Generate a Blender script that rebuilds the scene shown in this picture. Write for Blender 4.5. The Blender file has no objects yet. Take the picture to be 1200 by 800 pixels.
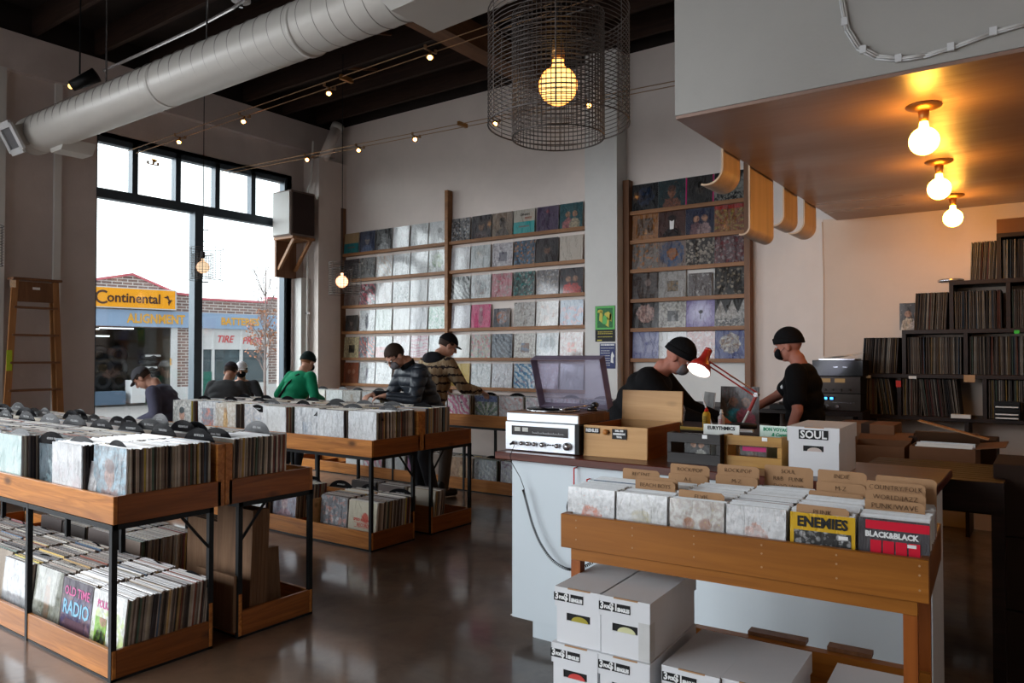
import bpy, bmesh, math, random
from math import sin, cos, pi, radians, sqrt, atan2
from mathutils import Vector, Matrix, Euler
random.seed(7)
SC = bpy.context.scene
COL = SC.collection
# ---------------------------------------------------------------- camera
cam_d = bpy.data.cameras.new('camera'); cam = bpy.data.objects.new('camera', cam_d); COL.objects.link(cam)
cam.location = (0, 0, 1.5)
cam.rotation_euler = (radians(90) + math.atan(17 / 881), 0, radians(35.7))
cam_d.sensor_width = 36; cam_d.lens = 36 * 881 / 1200; cam_d.clip_start = .05; cam_d.clip_end = 200
SC.camera = cam
SC.view_settings.view_transform = 'Standard'; SC.view_settings.look = 'None'
SC.view_settings.exposure = 0.0; SC.view_settings.gamma = 1.0; SC.view_settings.use_curve_mapping = False
# ---------------------------------------------------------------- sky: white overcast, with two brighter lobes added to light the room
w = bpy.data.worlds.new('overcast_sky'); SC.world = w; w.use_nodes = True
nt = w.node_tree; nt.nodes.clear()
def wn(t, **k):
    n = nt.nodes.new(t)
    for a, b in k.items(): setattr(n, a, b)
    return n
tc = wn('ShaderNodeTexCoord'); dot = wn('ShaderNodeVectorMath', operation='DOT_PRODUCT')
sd = Vector((-.50, -.74, .46)).normalized(); dot.inputs[1].default_value = sd
nt.links.new(tc.outputs['Generated'], dot.inputs[0])
mr = wn('ShaderNodeMapRange'); mr.interpolation_type = 'SMOOTHERSTEP'
mr.inputs[1].default_value = .45; mr.inputs[2].default_value = .98; mr.inputs[3].default_value = 1.05; mr.inputs[4].default_value = 9.5
nt.links.new(dot.outputs['Value'], mr.inputs[0])
dot2 = wn('ShaderNodeVectorMath', operation='DOT_PRODUCT'); dot2.inputs[1].default_value = Vector((-.92, .36, .16)).normalized()
nt.links.new(tc.outputs['Generated'], dot2.inputs[0])
m2 = wn('ShaderNodeMapRange'); m2.interpolation_type = 'SMOOTHSTEP'; m2.inputs[1].default_value = .25; m2.inputs[2].default_value = .9; m2.inputs[3].default_value = 0; m2.inputs[4].default_value = 1.5
nt.links.new(dot2.outputs['Value'], m2.inputs[0]); ad = wn('ShaderNodeMath', operation='ADD'); nt.links.new(mr.outputs[0], ad.inputs[0]); nt.links.new(m2.outputs[0], ad.inputs[1])
bg = wn('ShaderNodeBackground'); bg.inputs[0].default_value = (.90, .95, 1.0, 1)
nt.links.new(ad.outputs[0], bg.inputs[1])
ou = wn('ShaderNodeOutputWorld'); nt.links.new(bg.outputs[0], ou.inputs[0])
w.cycles.sampling_method = 'MANUAL'; w.cycles.sample_map_resolution = 512
def portal(name, loc, sx, sy, rot):
    l = bpy.data.lights.new(name, 'AREA'); l.shape = 'RECTANGLE'; l.size = sx; l.size_y = sy; l.cycles.is_portal = True
    o = bpy.data.objects.new(name, l); o.location = loc; o.rotation_euler = rot; COL.objects.link(o)
portal('daylight_opening_street', (-8.99, 5.55, 2.15), 4.0, 2.75, (0, radians(-90), 0))
portal('daylight_opening_front', (-5.4, -2.69, 2.2), 5.8, 3.4, (radians(90), 0, 0))
portal('added_opening_side', (-8.89, .1, 2.15), 3.8, 3.7, (0, radians(-90), 0))  # unseen side opening, added to bring in more daylight
# ---------------------------------------------------------------- mesh helpers
class MB:
    def __init__(s): s.v = []; s.f = []; s.mi = []
    def add(s, vs, fs, m=0):
        b = len(s.v); s.v += [tuple(v) for v in vs]
        for f in fs: s.f.append(tuple(b + i for i in f)); s.mi.append(m)
        return s
    def box(s, x0, x1, y0, y1, z0, z1, m=0, T=None):
        vs = [Vector((x, y, z)) for z in (z0, z1) for y in (y0, y1) for x in (x0, x1)]
        if T: vs = [T @ v for v in vs]
        return s.add(vs, [(0, 2, 3, 1), (4, 5, 7, 6), (0, 1, 5, 4), (2, 6, 7, 3), (0, 4, 6, 2), (1, 3, 7, 5)], m)
    def cyl(s, p, q, r0, r1=None, n=12, m=0, caps=True):
        p = Vector(p); q = Vector(q); r1 = r0 if r1 is None else r1
        d = (q - p).normalized(); a = d.orthogonal().normalized(); b = d.cross(a)
        vs = []
        for c, r in ((p, r0), (q, r1)):
            for i in range(n):
                t = 2 * pi * i / n; vs.append(c + (a * cos(t) + b * sin(t)) * r)
        fs = [(i, (i + 1) % n, n + (i + 1) % n, n + i) for i in range(n)]
        if caps: fs += [tuple(reversed(range(n))), tuple(range(n, 2 * n))]
        return s.add(vs, fs, m)
    def tube(s, pts, r, n=6, m=0):
        for a, b in zip(pts, pts[1:]): s.cyl(a, b, r, r, n, m)
        return s
    def ball(s, c, r, nu=16, nv=10, m=0, T=None):
        r = (r, r, r) if not hasattr(r, '__len__') else r; c = Vector(c)
        vs = [Vector((0, 0, -r[2]))]
        for j in range(1, nv):
            ph = -pi / 2 + pi * j / nv
            for i in range(nu):
                t = 2 * pi * i / nu; vs.append(Vector((r[0] * cos(ph) * cos(t), r[1] * cos(ph) * sin(t), r[2] * sin(ph))))
        vs.append(Vector((0, 0, r[2])))
        if T: vs = [T @ v for v in vs]
        vs = [v + c for v in vs]; N = len(vs) - 1
        fs = [(0, 1 + (i + 1) % nu, 1 + i) for i in range(nu)]
        for j in range(nv - 2):
            a = 1 + j * nu; b = a + nu
            fs += [(a + i, a + (i + 1) % nu, b + (i + 1) % nu, b + i) for i in range(nu)]
        a = 1 + (nv - 2) * nu
        fs += [(a + i, a + (i + 1) % nu, N) for i in range(nu)]
        return s.add(vs, fs, m)
    def lathe(s, prof, c=(0, 0, 0), n=24, m=0, T=None):
        vs = []; fs = []; k = len(prof)
        for r, z in prof:
            for i in range(n):
                t = 2 * pi * i / n; v = Vector((r * cos(t), r * sin(t), z))
                if T: v = T @ v
                vs.append(v + Vector(c))
        for j in range(k - 1):
            fs += [(j * n + i, j * n + (i + 1) % n, (j + 1) * n + (i + 1) % n, (j + 1) * n + i) for i in range(n)]
        fs += [tuple(reversed(range(n))), tuple(range((k - 1) * n, k * n))]
        return s.add(vs, fs, m)
    def prism(s, pts, a, b, axis='y', m=0, T=None):      # 2-D outline swept along an axis
        n = len(pts); vs = []
        for h in (a, b):
            for p, q in pts:
                v = {'y': Vector((p, h, q)), 'x': Vector((h, p, q)), 'z': Vector((p, q, h))}[axis]
                vs.append(T @ v if T else v)
        fs = [tuple(reversed(range(n))), tuple(range(n, 2 * n))] + [(i, (i + 1) % n, n + (i + 1) % n, n + i) for i in range(n)]
        return s.add(vs, fs, m)
    def mesh(s, name, mats, smooth=False):
        me = bpy.data.meshes.new(name); me.from_pydata(s.v, [], s.f)
        for m in (mats if isinstance(mats, (list, tuple)) else [mats]): me.materials.append(m)
        for p, i in zip(me.polygons, s.mi): p.material_index = i; p.use_smooth = smooth
        bm = bmesh.new(); bm.from_mesh(me); bmesh.ops.recalc_face_normals(bm, faces=bm.faces); bm.to_mesh(me); bm.free()
        return me
    def build(s, name, mats, parent=None, smooth=False, bevel=0, **kw):
        return obj(name, s.mesh(name, mats, smooth), parent, bevel=bevel, **kw)
def obj(name, me, parent=None, loc=None, rot=None, bevel=0, label=None):
    o = bpy.data.objects.new(name, me); COL.objects.link(o)
    if parent: o.parent = parent
    if loc is not None: o.location = loc
    if rot is not None: o.rotation_euler = rot
    if bevel:
        b = o.modifiers.new('bevel', 'BEVEL'); b.width = bevel; b.segments = 1; b.limit_method = 'ANGLE'
    if label: o['label'] = label
    return o
def thing(name, label, cat, loc=(0, 0, 0), rz=0, group=None):
    o = bpy.data.objects.new(name, None); COL.objects.link(o); o.empty_display_size = .05
    o.location = loc; o.rotation_euler = (0, 0, rz); return tag(o, label, cat, group)
def tag(o, label, cat, group=None, kind=None):
    o['label'] = label; o['category'] = cat
    if group: o['group'] = group
    if kind: o['kind'] = kind
    return o
def struct(name, mb, mat, **k):
    o = mb.build(name, mat, **k); o['kind'] = 'structure'; return o
def copy_tree(o, parent=None):
    c = o.copy(); COL.objects.link(c)
    if parent: c.parent = parent
    for ch in list(o.children): copy_tree(ch, c)
    return c
def text_mesh(s, size, mat, extrude=.0008, align='CENTER', sx=1.0, shear=0, bold=0):
    cu = bpy.data.curves.new('lettering', 'FONT'); cu.body = s; cu.size = size; cu.extrude = extrude
    cu.align_x = align; cu.align_y = 'CENTER'; cu.resolution_u = 2; cu.shear = shear; cu.offset = bold
    t = bpy.data.objects.new('lettering', cu); COL.objects.link(t)
    me = bpy.data.meshes.new_from_object(t.evaluated_get(bpy.context.evaluated_depsgraph_get()))
    bpy.data.objects.remove(t)
    me.transform(Matrix.Scale(sx, 4, (1, 0, 0))); me.transform(Matrix.Rotation(pi / 2, 4, 'X'))   # stands upright, reads from -Y
    me.materials.clear(); me.materials.append(mat)
    return me
# ---------------------------------------------------------------- materials
class NT:
    def __init__(s, name):
        s.m = bpy.data.materials.new(name); s.m.use_nodes = True; s.t = s.m.node_tree; s.t.nodes.clear()
        s.out = s.n('ShaderNodeOutputMaterial'); s.b = s.n('ShaderNodeBsdfPrincipled'); s.l(s.b.outputs[0], s.out.inputs[0])
    def n(s, t, **k):
        n = s.t.nodes.new(t)
        for a, b in k.items(): setattr(n, a, b)
        return n
    def l(s, a, b): s.t.links.new(a, b)
    def set(s, i, v):
        if hasattr(v, 'is_output'): s.l(v, s.b.inputs[i])
        else: s.b.inputs[i].default_value = (*v, 1) if hasattr(v, '__len__') and len(v) == 3 else v
    def math(s, op, a, b=0, c=None, clamp=False):
        n = s.n('ShaderNodeMath', operation=op); n.use_clamp = clamp
        for i, x in enumerate((a, b, c)):
            if x is None: continue
            if hasattr(x, 'is_output'): s.l(x, n.inputs[i])
            else: n.inputs[i].default_value = x
        return n.outputs[0]
    def mix(s, f, a, b, mode='MIX'):
        n = s.n('ShaderNodeMix', data_type='RGBA', blend_type=mode)
        for i, x in ((0, f), (6, a), (7, b)):
            if hasattr(x, 'is_output'): s.l(x, n.inputs[i])
            else: n.inputs[i].default_value = x if i == 0 else (*x[:3], 1)
        return n.outputs[2]
    def coord(s, which='Object', scale=(1, 1, 1), rot=(0, 0, 0), loc=(0, 0, 0)):
        c = s.n('ShaderNodeTexCoord'); m = s.n('ShaderNodeMapping'); s.l(c.outputs[which], m.inputs[0])
        m.inputs[1].default_value = loc; m.inputs[2].default_value = rot; m.inputs[3].default_value = scale
        return m.outputs[0]
    def noise(s, vec, scale=5, detail=3, rough=.5, dist=0):
        n = s.n('ShaderNodeTexNoise'); s.l(vec, n.inputs['Vector']); n.inputs['Scale'].default_value = scale
        n.inputs['Detail'].default_value = detail; n.inputs['Roughness'].default_value = rough; n.inputs['Distortion'].default_value = dist
        return n.outputs['Fac']
    def ramp(s, f, *st):
        n = s.n('ShaderNodeValToRGB'); s.l(f, n.inputs[0]); e = n.color_ramp.elements
        while len(e) < len(st): e.new(.5)
        for k, (p, c) in zip(e, st): k.position = p; k.color = (*c, 1) if hasattr(c, '__len__') else (c, c, c, 1)
        return n.outputs[0]
    def bump(s, h, st=.3, dist=.01):
        n = s.n('ShaderNodeBump'); s.l(h, n.inputs['Height']); n.inputs['Strength'].default_value = st; n.inputs['Distance'].default_value = dist
        s.l(n.outputs[0], s.b.inputs['Normal'])
def flat(name, c, rough=.5, metal=0, var=.08, scale=30, coat=0, bump=0, spec=None):
    if spec is None: spec = .5 if metal or rough < .35 else .22
    t = NT(name); v = t.coord(); f = t.noise(v, scale, 3)
    t.set('Base Color', t.mix(f, [x * (1 - var) for x in c], [min(1, x * (1 + var)) for x in c]))
    t.set('Roughness', rough); t.set('Metallic', metal); t.set('Coat Weight', coat); t.set('Coat Roughness', .1); t.set('Specular IOR Level', spec)
    if bump: t.bump(f, bump, .002)
    return t.m
def wood(name, c1, c2, axis=0, rough=.42, scale=1.0, knots=True, coat=.06):
    t = NT(name); sc = [26, 26, 26]; sc[axis] = 1.6
    oi = t.n('ShaderNodeObjectInfo'); off = t.n('ShaderNodeVectorMath', operation='ADD')
    v = t.coord(scale=[x * scale for x in sc]); t.l(v, off.inputs[0])
    rr = t.n('ShaderNodeCombineXYZ')
    for i in range(3): t.l(t.math('MULTIPLY', oi.outputs['Random'], 37.0 + i * 11), rr.inputs[i])
    t.l(rr.outputs[0], off.inputs[1]); v = off.outputs[0]
    g = t.noise(v, 1.0, 5, .6, 1.4); g2 = t.noise(v, .22, 2, .5, .5)
    col = t.mix(t.ramp(g, (.3, 0.), (.7, 1.)), c1, c2)
    col = t.mix(t.math('MULTIPLY', t.ramp(g2, (.45, 0.), (.62, 1.)), .45), col, [x * .62 for x in c1])
    if knots:
        vo = t.n('ShaderNodeTexVoronoi'); sk = [7, 7, 7]; sk[axis] = 3.2
        t.l(t.coord(scale=sk), vo.inputs['Vector']); vo.inputs['Scale'].default_value = .8
        col = t.mix(t.ramp(vo.outputs['Distance'], (.05, .85), (.17, 0.)), col, [x * .22 for x in c1])
    t.set('Base Color', col); t.set('Roughness', rough); t.set('Coat Weight', coat); t.set('Coat Roughness', .25); t.set('Specular IOR Level', .25)
    t.bump(g, .15, .002)
    return t.m
def emit(name, c, s):
    t = NT(name); t.set('Base Color', (0, 0, 0)); t.set('Emission Color', c); t.set('Emission Strength', s); return t.m
M = {}
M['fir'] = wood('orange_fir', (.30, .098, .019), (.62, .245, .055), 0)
M['fir_y'] = wood('orange_fir_shaded_side', (.19, .056, .012), (.37, .12, .025), 1)  # same fir for the sides, their shade put into the colour
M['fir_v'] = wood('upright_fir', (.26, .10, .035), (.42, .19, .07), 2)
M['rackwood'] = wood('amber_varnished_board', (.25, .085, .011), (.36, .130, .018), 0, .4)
M['rackwood_y'] = wood('amber_varnished_shaded_side', (.14, .042, .007), (.22, .07, .011), 1, .4)  # darker copy of the amber board, side shade put into the colour
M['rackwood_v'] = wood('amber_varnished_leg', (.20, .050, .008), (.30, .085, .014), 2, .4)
M['shelfwood'] = wood('brown_shelf_wood', (.22, .095, .035), (.36, .165, .065), 0, .5, knots=False)
M['shelfpost'] = wood('brown_post_wood', (.14, .06, .028), (.22, .10, .045), 2, .5, knots=False)
M['darkshelf'] = wood('dark_walnut_shelf', (.012, .005, .0035), (.026, .012, .008), 0, .5, knots=False)
M['worktop'] = wood('red_brown_worktop', (.055, .012, .008), (.12, .030, .016), 0, .3, coat=.2)
M['lightbox'] = wood('pale_birch_box', (.50, .27, .10), (.62, .36, .15), 0, .5, .6)
M['birch'] = wood('bent_birch_ply', (.56, .39, .25), (.64, .46, .31), 2, .45, knots=False)
M['yellowwood'] = wood('yellow_pine_crate', (.34, .17, .035), (.46, .25, .06), 0, .45, knots=False)
M['darkcrate'] = wood('black_stained_crate', (.008, .005, .0045), (.014, .010, .009), 0, .45, knots=False)
M['ladderwood'] = wood('ladder_wood', (.30, .13, .045), (.44, .21, .08), 2, .5, knots=False)
M['kraftboard'] = wood('ribbed_cardboard', (.15, .080, .042), (.20, .115, .065), 2, .8, 2.0, knots=False, coat=0)
M['joist'] = wood('dark_stained_joist', (.020, .010, .007), (.045, .022, .014), 0, .8, knots=False, coat=0)
M['glulam'] = wood('brown_beam_wood', (.12, .05, .02), (.18, .08, .034), 1, .6, knots=False, coat=0)
M['steel'] = flat('black_steel', (.008, .009, .010), .5)
M['mullion'] = flat('blue_black_window_frame', (.035, .055, .075), .4, .2)
M['white'] = flat('white_painted_panel', (.58, .645, .685), .45, 0, .03, 3)
M['boxwhite'] = flat('white_carton', (.66, .67, .69), .6, 0, .04, 8)
M['sleeve_edge'] = flat('plastic_sleeve_edges', (.74, .77, .79), .3, 0, .15, 60, .4)
M['paper'] = flat('white_paper', (.72, .72, .70), .7, 0, .05)
M['black'] = flat('black_paint', (.006, .006, .0065), .5)
M['blackgloss'] = flat('black_gloss_plastic', (.010, .010, .012), .18, 0, .05, 20, .5)
M['letterwhite'] = flat('white_lettering', (.75, .76, .76), .6)
M['letterblack'] = flat('black_lettering', (.02, .02, .02), .6)
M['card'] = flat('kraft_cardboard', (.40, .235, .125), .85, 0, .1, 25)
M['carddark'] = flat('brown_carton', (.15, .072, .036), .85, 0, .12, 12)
M['cardshade'] = flat('shaded_brown_carton', (.028, .015, .010), .85, 0, .12, 12)  # brown carton with the unlit corner's shade put into its colour
M['silver'] = flat('brushed_silver', (.70, .74, .78), .32, .35, .03, 40)
M['chrome'] = flat('chrome', (.6, .6, .62), .2, .9)
M['darkmetal'] = flat('dark_wire', (.035, .026, .022), .4, .6)
M['brass'] = flat('aged_brass', (.42, .20, .06), .35, .8)
M['copper'] = flat('copper_cable', (.42, .26, .14), .4, .7)
M['red'] = flat('red_enamel', (.42, .025, .018), .3, 0, .05, 10, .4)
M['redplastic'] = flat('bright_red_plastic', (.62, .03, .02), .4)
M['yellow'] = flat('yellow_plastic', (.62, .40, .03), .4)
M['pinkwhite'] = flat('pale_bottle_plastic', (.70, .62, .62), .4)
M['skin'] = flat('skin', (.50, .27, .19), .5, 0, .06, 40)
M['skinred'] = flat('ruddy_skin', (.42, .17, .12), .5, 0, .06, 40)
M['rubber'] = flat('dark_rubber', (.006, .006, .006), .6)
def plaster(name, c, stain=.12, scale=1.0):
    t = NT(name); v = t.coord(); a = t.noise(v, .9 * scale, 4, .6, .4); b = t.noise(v, 7 * scale, 5, .65)
    col = t.mix(t.ramp(a, (.3, 0.), (.75, 1.)), [x * (1 - stain) for x in c], c)
    col = t.mix(t.math('MULTIPLY', t.ramp(b, (.45, 0.), (.8, 1.)), .18), col, [x * .75 for x in c])
    t.set('Base Color', col); t.set('Roughness', .75); t.bump(b, .35, .01); return t.m
M['wall'] = plaster('old_white_plaster', (.80, .71, .66), .16)
M['walldark'] = plaster('rough_concrete_wall', (.64, .56, .53), .26)
M['paintwall'] = plaster('smooth_white_paint', (.70, .69, .67), .10)
M['cream'] = plaster('cream_wall_paint', (.68, .55, .46), .10)
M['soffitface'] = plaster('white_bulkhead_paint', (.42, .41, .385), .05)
def soffit_mat():
    t = NT('glossy_brown_ceiling_paint'); v = t.coord(scale=(.5, 2.2, 1)); a = t.noise(v, 1.3, 3, .5, .6)
    t.set('Base Color', t.mix(a, (.27, .165, .125), (.33, .205, .155))); t.set('Roughness', t.ramp(a, (.3, .26), (.7, .42)))
    t.bump(t.noise(t.coord(scale=(.8, 3.5, 1)), 2.2, 3, .5), .35, .012); return t.m
M['soffit'] = soffit_mat()
def floor_mat():
    t = NT('polished_stained_concrete'); v = t.coord()
    a = t.noise(v, .55, 6, .62, .8); b = t.noise(v, 3.2, 6, .68, .3); c = t.noise(v, 28, 3)
    col = t.mix(t.ramp(a, (.38, 0.), (.62, 1.)), (.040, .023, .014), (.155, .095, .060))
    col = t.mix(t.math('MULTIPLY', t.ramp(b, (.52, 0.), (.72, 1.)), .6), col, (.020, .011, .007))
    col = t.mix(t.ramp(t.noise(v, 60, 2), (.74, 0.), (.79, .3)), col, (.4, .36, .32))
    t.set('Base Color', col); t.set('Roughness', t.ramp(b, (.3, .30), (.75, .5))); t.set('Coat Weight', .75); t.set('Coat Roughness', t.ramp(a, (.35, .07), (.7, .16)))
    t.bump(c, .03, .003); return t.m
M['floor'] = floor_mat()
M['ceil'] = flat('black_roof_deck', (.020, .014, .012), .9, 0, .5, 3)
def glass_mat(name, tint=(1, 1, 1), refl=.08, opaque=0, ocol=(.5, .5, .6)):
    m = bpy.data.materials.new(name); m.use_nodes = True; t = m.node_tree; t.nodes.clear()
    o = t.nodes.new('ShaderNodeOutputMaterial'); tr = t.nodes.new('ShaderNodeBsdfTransparent'); g = t.nodes.new('ShaderNodeBsdfGlossy'); mx = t.nodes.new('ShaderNodeMixShader')
    tr.inputs[0].default_value = (*tint, 1); g.inputs['Roughness'].default_value = .03; mx.inputs[0].default_value = refl
    t.links.new(tr.outputs[0], mx.inputs[1]); t.links.new(g.outputs[0], mx.inputs[2]); last = mx
    if opaque:
        d = t.nodes.new('ShaderNodeBsdfDiffuse'); d.inputs[0].default_value = (*ocol, 1); m2 = t.nodes.new('ShaderNodeMixShader'); m2.inputs[0].default_value = opaque
        t.links.new(mx.outputs[0], m2.inputs[1]); t.links.new(d.outputs[0], m2.inputs[2]); last = m2
    t.links.new(last.outputs[0], o.inputs[0]); return m
M['glass'] = glass_mat('window_glass', (.97, .99, .98), .05)
M['smoke'] = glass_mat('lavender_acrylic', (.78, .77, .86), .05, .17, (.62, .60, .72))
M['smoke_edge'] = glass_mat('lavender_acrylic_edge', (.45, .42, .52), .08, .5, (.30, .25, .33))
def duct_mat():
    t = NT('pale_galvanised_duct'); v = t.coord(); a = t.noise(v, 3, 3)
    t.set('Base Color', t.mix(a, (.52, .50, .465), (.60, .575, .53))); t.set('Metallic', .12); t.set('Roughness', .42); return t.m
M['duct'] = duct_mat()
# ---------------------------------------------------------------- setting
XW, YB, ZC, YF, XR = -8.9, 7.66, 4.9, -2.7, 1.5
struct('floor', MB().box(XW - .3, XR, YF - .3, YB + .2, -.1, 0), M['floor'])
struct('ceiling', MB().box(XW - .4, XR, YF - .3, YB + .3, 5.22, 5.34), M['ceil'])
for i, y in enumerate([-2.0, -1.2, -.4, .4, 1.2, 2.0, 2.8, 3.5, 4.15, 4.8, 5.45, 6.1, 6.75, 7.35]):
    struct('ceiling_joist', MB().box(XW, XR, y, y + .05, 4.95, 5.22), M['joist'])
struct('ceiling_beam', MB().box(-5.05, -4.80, -2.6, YB, 4.70, 4.95), M['glulam'])
for x, y in ((-7.3, 3.55), (-6.1, 4.2), (-6.1, 5.5), (-7.0, 6.15), (-3.9, 4.9), (-3.3, 6.15)):
    struct('ceiling_bridging', MB().cyl((x, y, 5.0), (x + .02, y + .65, 5.18), .02, n=4), M['glulam'])
# back wall, street wall with the window opening, front wall behind the camera with unseen shop windows sized for the light, right wall
struct('wall_back', MB().box(XW - .3, XR + .1, YB, YB + .2, 0, 4.93), M['wall'])
struct('ceiling_edge', MB().box(XW - .3, XR + .1, YB, YB + .2, 4.931, 5.22), M['ceil']); struct('ceiling_edge', MB().box(XW - .3, XW + .02, YF, YB, 4.901, 5.22), M['ceil'])
wl = MB(); wy0, wy1, wz1 = 4.2, 6.88, 4.06
wl.box(XW - .25, XW, YF, -1.8, 0, 4.90).box(XW - .25, XW, 2.0, wy0, 0, 4.90).box(XW - .25, XW, -1.8, 2.0, 4.0, 4.9).box(XW - .25, XW, -1.8, 2.0, 0, .3).box(XW - .25, XW, wy1, YB, 0, 4.90).box(XW - .25, XW, wy0, wy1, wz1, 4.90).box(XW - .25, XW, wy0, wy1, 0, .22)  # includes a second opening out of view, added for its daylight
struct('wall_left', wl, M['walldark'])
struct('trim_1', MB().box(XW - .02, XW + .09, YF, YB, 4.50, 4.90), M['walldark'])                       # deeper course above the window
struct('trim_2', MB().box(XW - .01, XW + .10, 3.02, 3.24, 0, 4.5), M['paintwall'])
struct('trim_3', MB().box(XW - .01, XW + .04, 3.74, 3.81, 0, 4.5), M['paintwall'])
struct('trim_4', MB().box(XW, XW + .34, 7.14, YB, 0, 4.36), M['wall'])                                   # boxed column in the corner
struct('trim_5', MB().box(XW, XW + .16, 6.98, 7.14, 0, 2.62), M['paintwall'])
struct('trim_6', MB().box(-4.31, -3.90, 7.42, YB, 0, 4.93), M['paintwall'])                               # pilaster between the record shelves
wf = MB(); wf.box(XW, XR, YF - .2, YF, 0, .5).box(XW, XR, YF - .2, YF, 3.9, 5.2).box(XW, -8.3, YF - .2, YF, .5, 3.9).box(-2.5, XR, YF - .2, YF, .5, 3.9)
for x in (-6.4, -4.5): wf.box(x - .08, x + .08, YF - .2, YF, .5, 3.9)
struct('wall_front', wf, M['cream'])
struct('wall_right', MB().box(XR, XR + .15, YF, YB, 0, 5.2), M['cream'])
# bulkhead over the counter
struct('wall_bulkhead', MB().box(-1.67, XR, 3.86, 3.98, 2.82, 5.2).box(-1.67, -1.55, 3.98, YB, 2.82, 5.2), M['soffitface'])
struct('ceiling_lowered', MB().box(-1.665, XR, 3.862, YB, 2.80, 2.818), M['soffit'])
# street window
MU = M['mullion']; gx = XW - .08
fr = MB()
fr.box(gx - .06, gx + .04, wy0, wy1, wz1 - .07, wz1).box(gx - .06, gx + .04, wy0, wy1, .22, .30).box(gx - .06, gx + .04, wy0, wy0 + .03, .3, wz1).box(gx - .06, gx + .05, wy1 - .05, wy1, .3, wz1)
fr.box(gx - .06, gx + .05, wy0, wy1, 3.34, 3.45)
fr.box(gx - .07, gx + .06, 5.44, 5.55, .3, 3.36)
for y in (4.67, 5.22, 5.77, 6.32): fr.box(gx - .06, gx + .04, y - .035, y + .035, 3.4, wz1)
win = struct('window_1', fr, MU)
for a, b, z0, z1 in ((wy0, 5.46, .28, 3.36), (5.54, wy1, .28, 3.36), (wy0, wy1, 3.44, 4.0)):
    MB().box(gx - .012, gx - .006, a + .01, b - .01, z0, z1).build('window_glass', M['glass'], win)
struct('trim_7', MB().box(XW - .16, XW + .0, wy1, wy1 + .05, .2, wz1 + .03).box(XW - .16, XW, wy0, wy1 + .05, wz1, wz1 + .04), M['paintwall'])
# electric conduit pipe in the corner
P = thing('conduit_pipe', 'thin grey pipe running down the column beside the window', 'pipe', (XW + .2, 7.06, 0))
MB().tube([(0, 0, .2), (0, 0, 3.9), (.05, .02, 4.05), (.06, .04, 4.6)], .014, 8).build('pipe', M['paintwall'], P)
for z in (1.35, 2.1, 3.2): MB().box(-.03, .03, -.02, .02, z, z + .03).build('clip', M['chrome'], P)
# ---------------------------------------------------------------- street outside
asph = flat('grey_street_asphalt', (.20, .19, .185), .8, 0, .15, 2)
struct('ground_street', MB().box(-60, XW - .31, -40, 60, -.14, -.04), asph)
struct('ground_sidewalk', MB().box(-12.2, XW - .32, -40, 60, -.05, .02), flat('pale_sidewalk', (.46, .43, .40), .85, 0, .08, 4))
fA = -radians(9.911)
def brick_mat():
    t = NT('brown_painted_brick'); c = t.coord(rot=(0, 0, 0)); sp = t.n('ShaderNodeSeparateXYZ'); t.l(c, sp.inputs[0])
    cb = t.n('ShaderNodeCombineXYZ'); t.l(sp.outputs[1], cb.inputs[0]); t.l(sp.outputs[2], cb.inputs[1])
    b = t.n('ShaderNodeTexBrick'); t.l(cb.outputs[0], b.inputs['Vector']); b.inputs['Scale'].default_value = 1
    b.inputs['Brick Width'].default_value = .30; b.inputs['Row Height'].default_value = .095; b.inputs['Mortar Size'].default_value = .014
    b.inputs['Color1'].default_value = (.30, .19, .165, 1); b.inputs['Color2'].default_value = (.20, .135, .125, 1); b.inputs['Mortar'].default_value = (.62, .58, .55, 1)
    t.set('Base Color', b.outputs['Color']); t.set('Roughness', .85); return t.m
M['brick'] = brick_mat()
M['band'] = flat('pale_blue_fascia', (.30, .42, .60), .5, 0, .04, 2)
M['signyel'] = flat('amber_sign_face', (.95, .40, .015), .4, 0, .03)
M['signbrown'] = flat('dark_brown_sign_ink', (.07, .03, .02), .5)
M['pinktrim'] = flat('faded_red_coping', (.62, .16, .19), .5)
M['outwhite'] = flat('white_shopfront_frame', (.66, .67, .68), .5)
M['redink'] = flat('red_sign_paint', (.65, .08, .09), .5)
M['letteryel'] = flat('yellow_letters', (.80, .42, .06), .5)
T = thing('tire_garage', 'brick tire garage across the street with a yellow sign and open bay', 'building', (-23.057, 13.614, 0), fA)
def fb(name, y0, y1, z0, z1, mat, d=.1, x0=0, parent=None):
    return MB().box(x0 - .02, x0 + d, y0, y1, z0, z1).build(name, mat, parent or T)
# local: y along the facade, x towards our shop
wb_ = MB()
wb_.prism([(-7.5, 2.4), (-7.5, 3.0), (-4.8, 3.28), (-1.52, 4.02), (-.17, 3.50), (.62, 3.45), (.62, 2.4)], -.3, 0, 'x')
wb_.box(-.3, 0, .62, 2.95, 2.4, 3.36).box(-.3, 0, 2.95, 9, 2.4, 3.52).box(-.3, 0, -.16, .42, .5, 2.4).box(-.3, 0, 2.99, 9, .5, 2.4).box(-.3, 0, -7.5, -3.6, 0, 2.4)
wb_.build('brick_wall', M['brick'], T)
cp = MB()
for (a, za), (b, zb) in (((-7.5, 3.0), (-4.8, 3.28)), ((-4.8, 3.28), (-1.52, 4.02)), ((-1.52, 4.02), (-.17, 3.50)), ((-.17, 3.50), (.62, 3.45)), ((.62, 3.36), (2.95, 3.36)), ((2.95, 3.52), (9, 3.52))):
    cp.prism([(a, za), (b, zb), (b, zb + .07), (a, za + .07)], -.32, .05, 'x')
cp.build('coping', M['pinktrim'], T)
fb('fascia_band', -7.5, 9, 2.42, 2.93, M['band'], .12)
fb('base_wall', -.34, .62, 0, .5, M['outwhite'], .06); fb('base_wall', 2.99, 9, 0, .52, M['outwhite'], .06)
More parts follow.
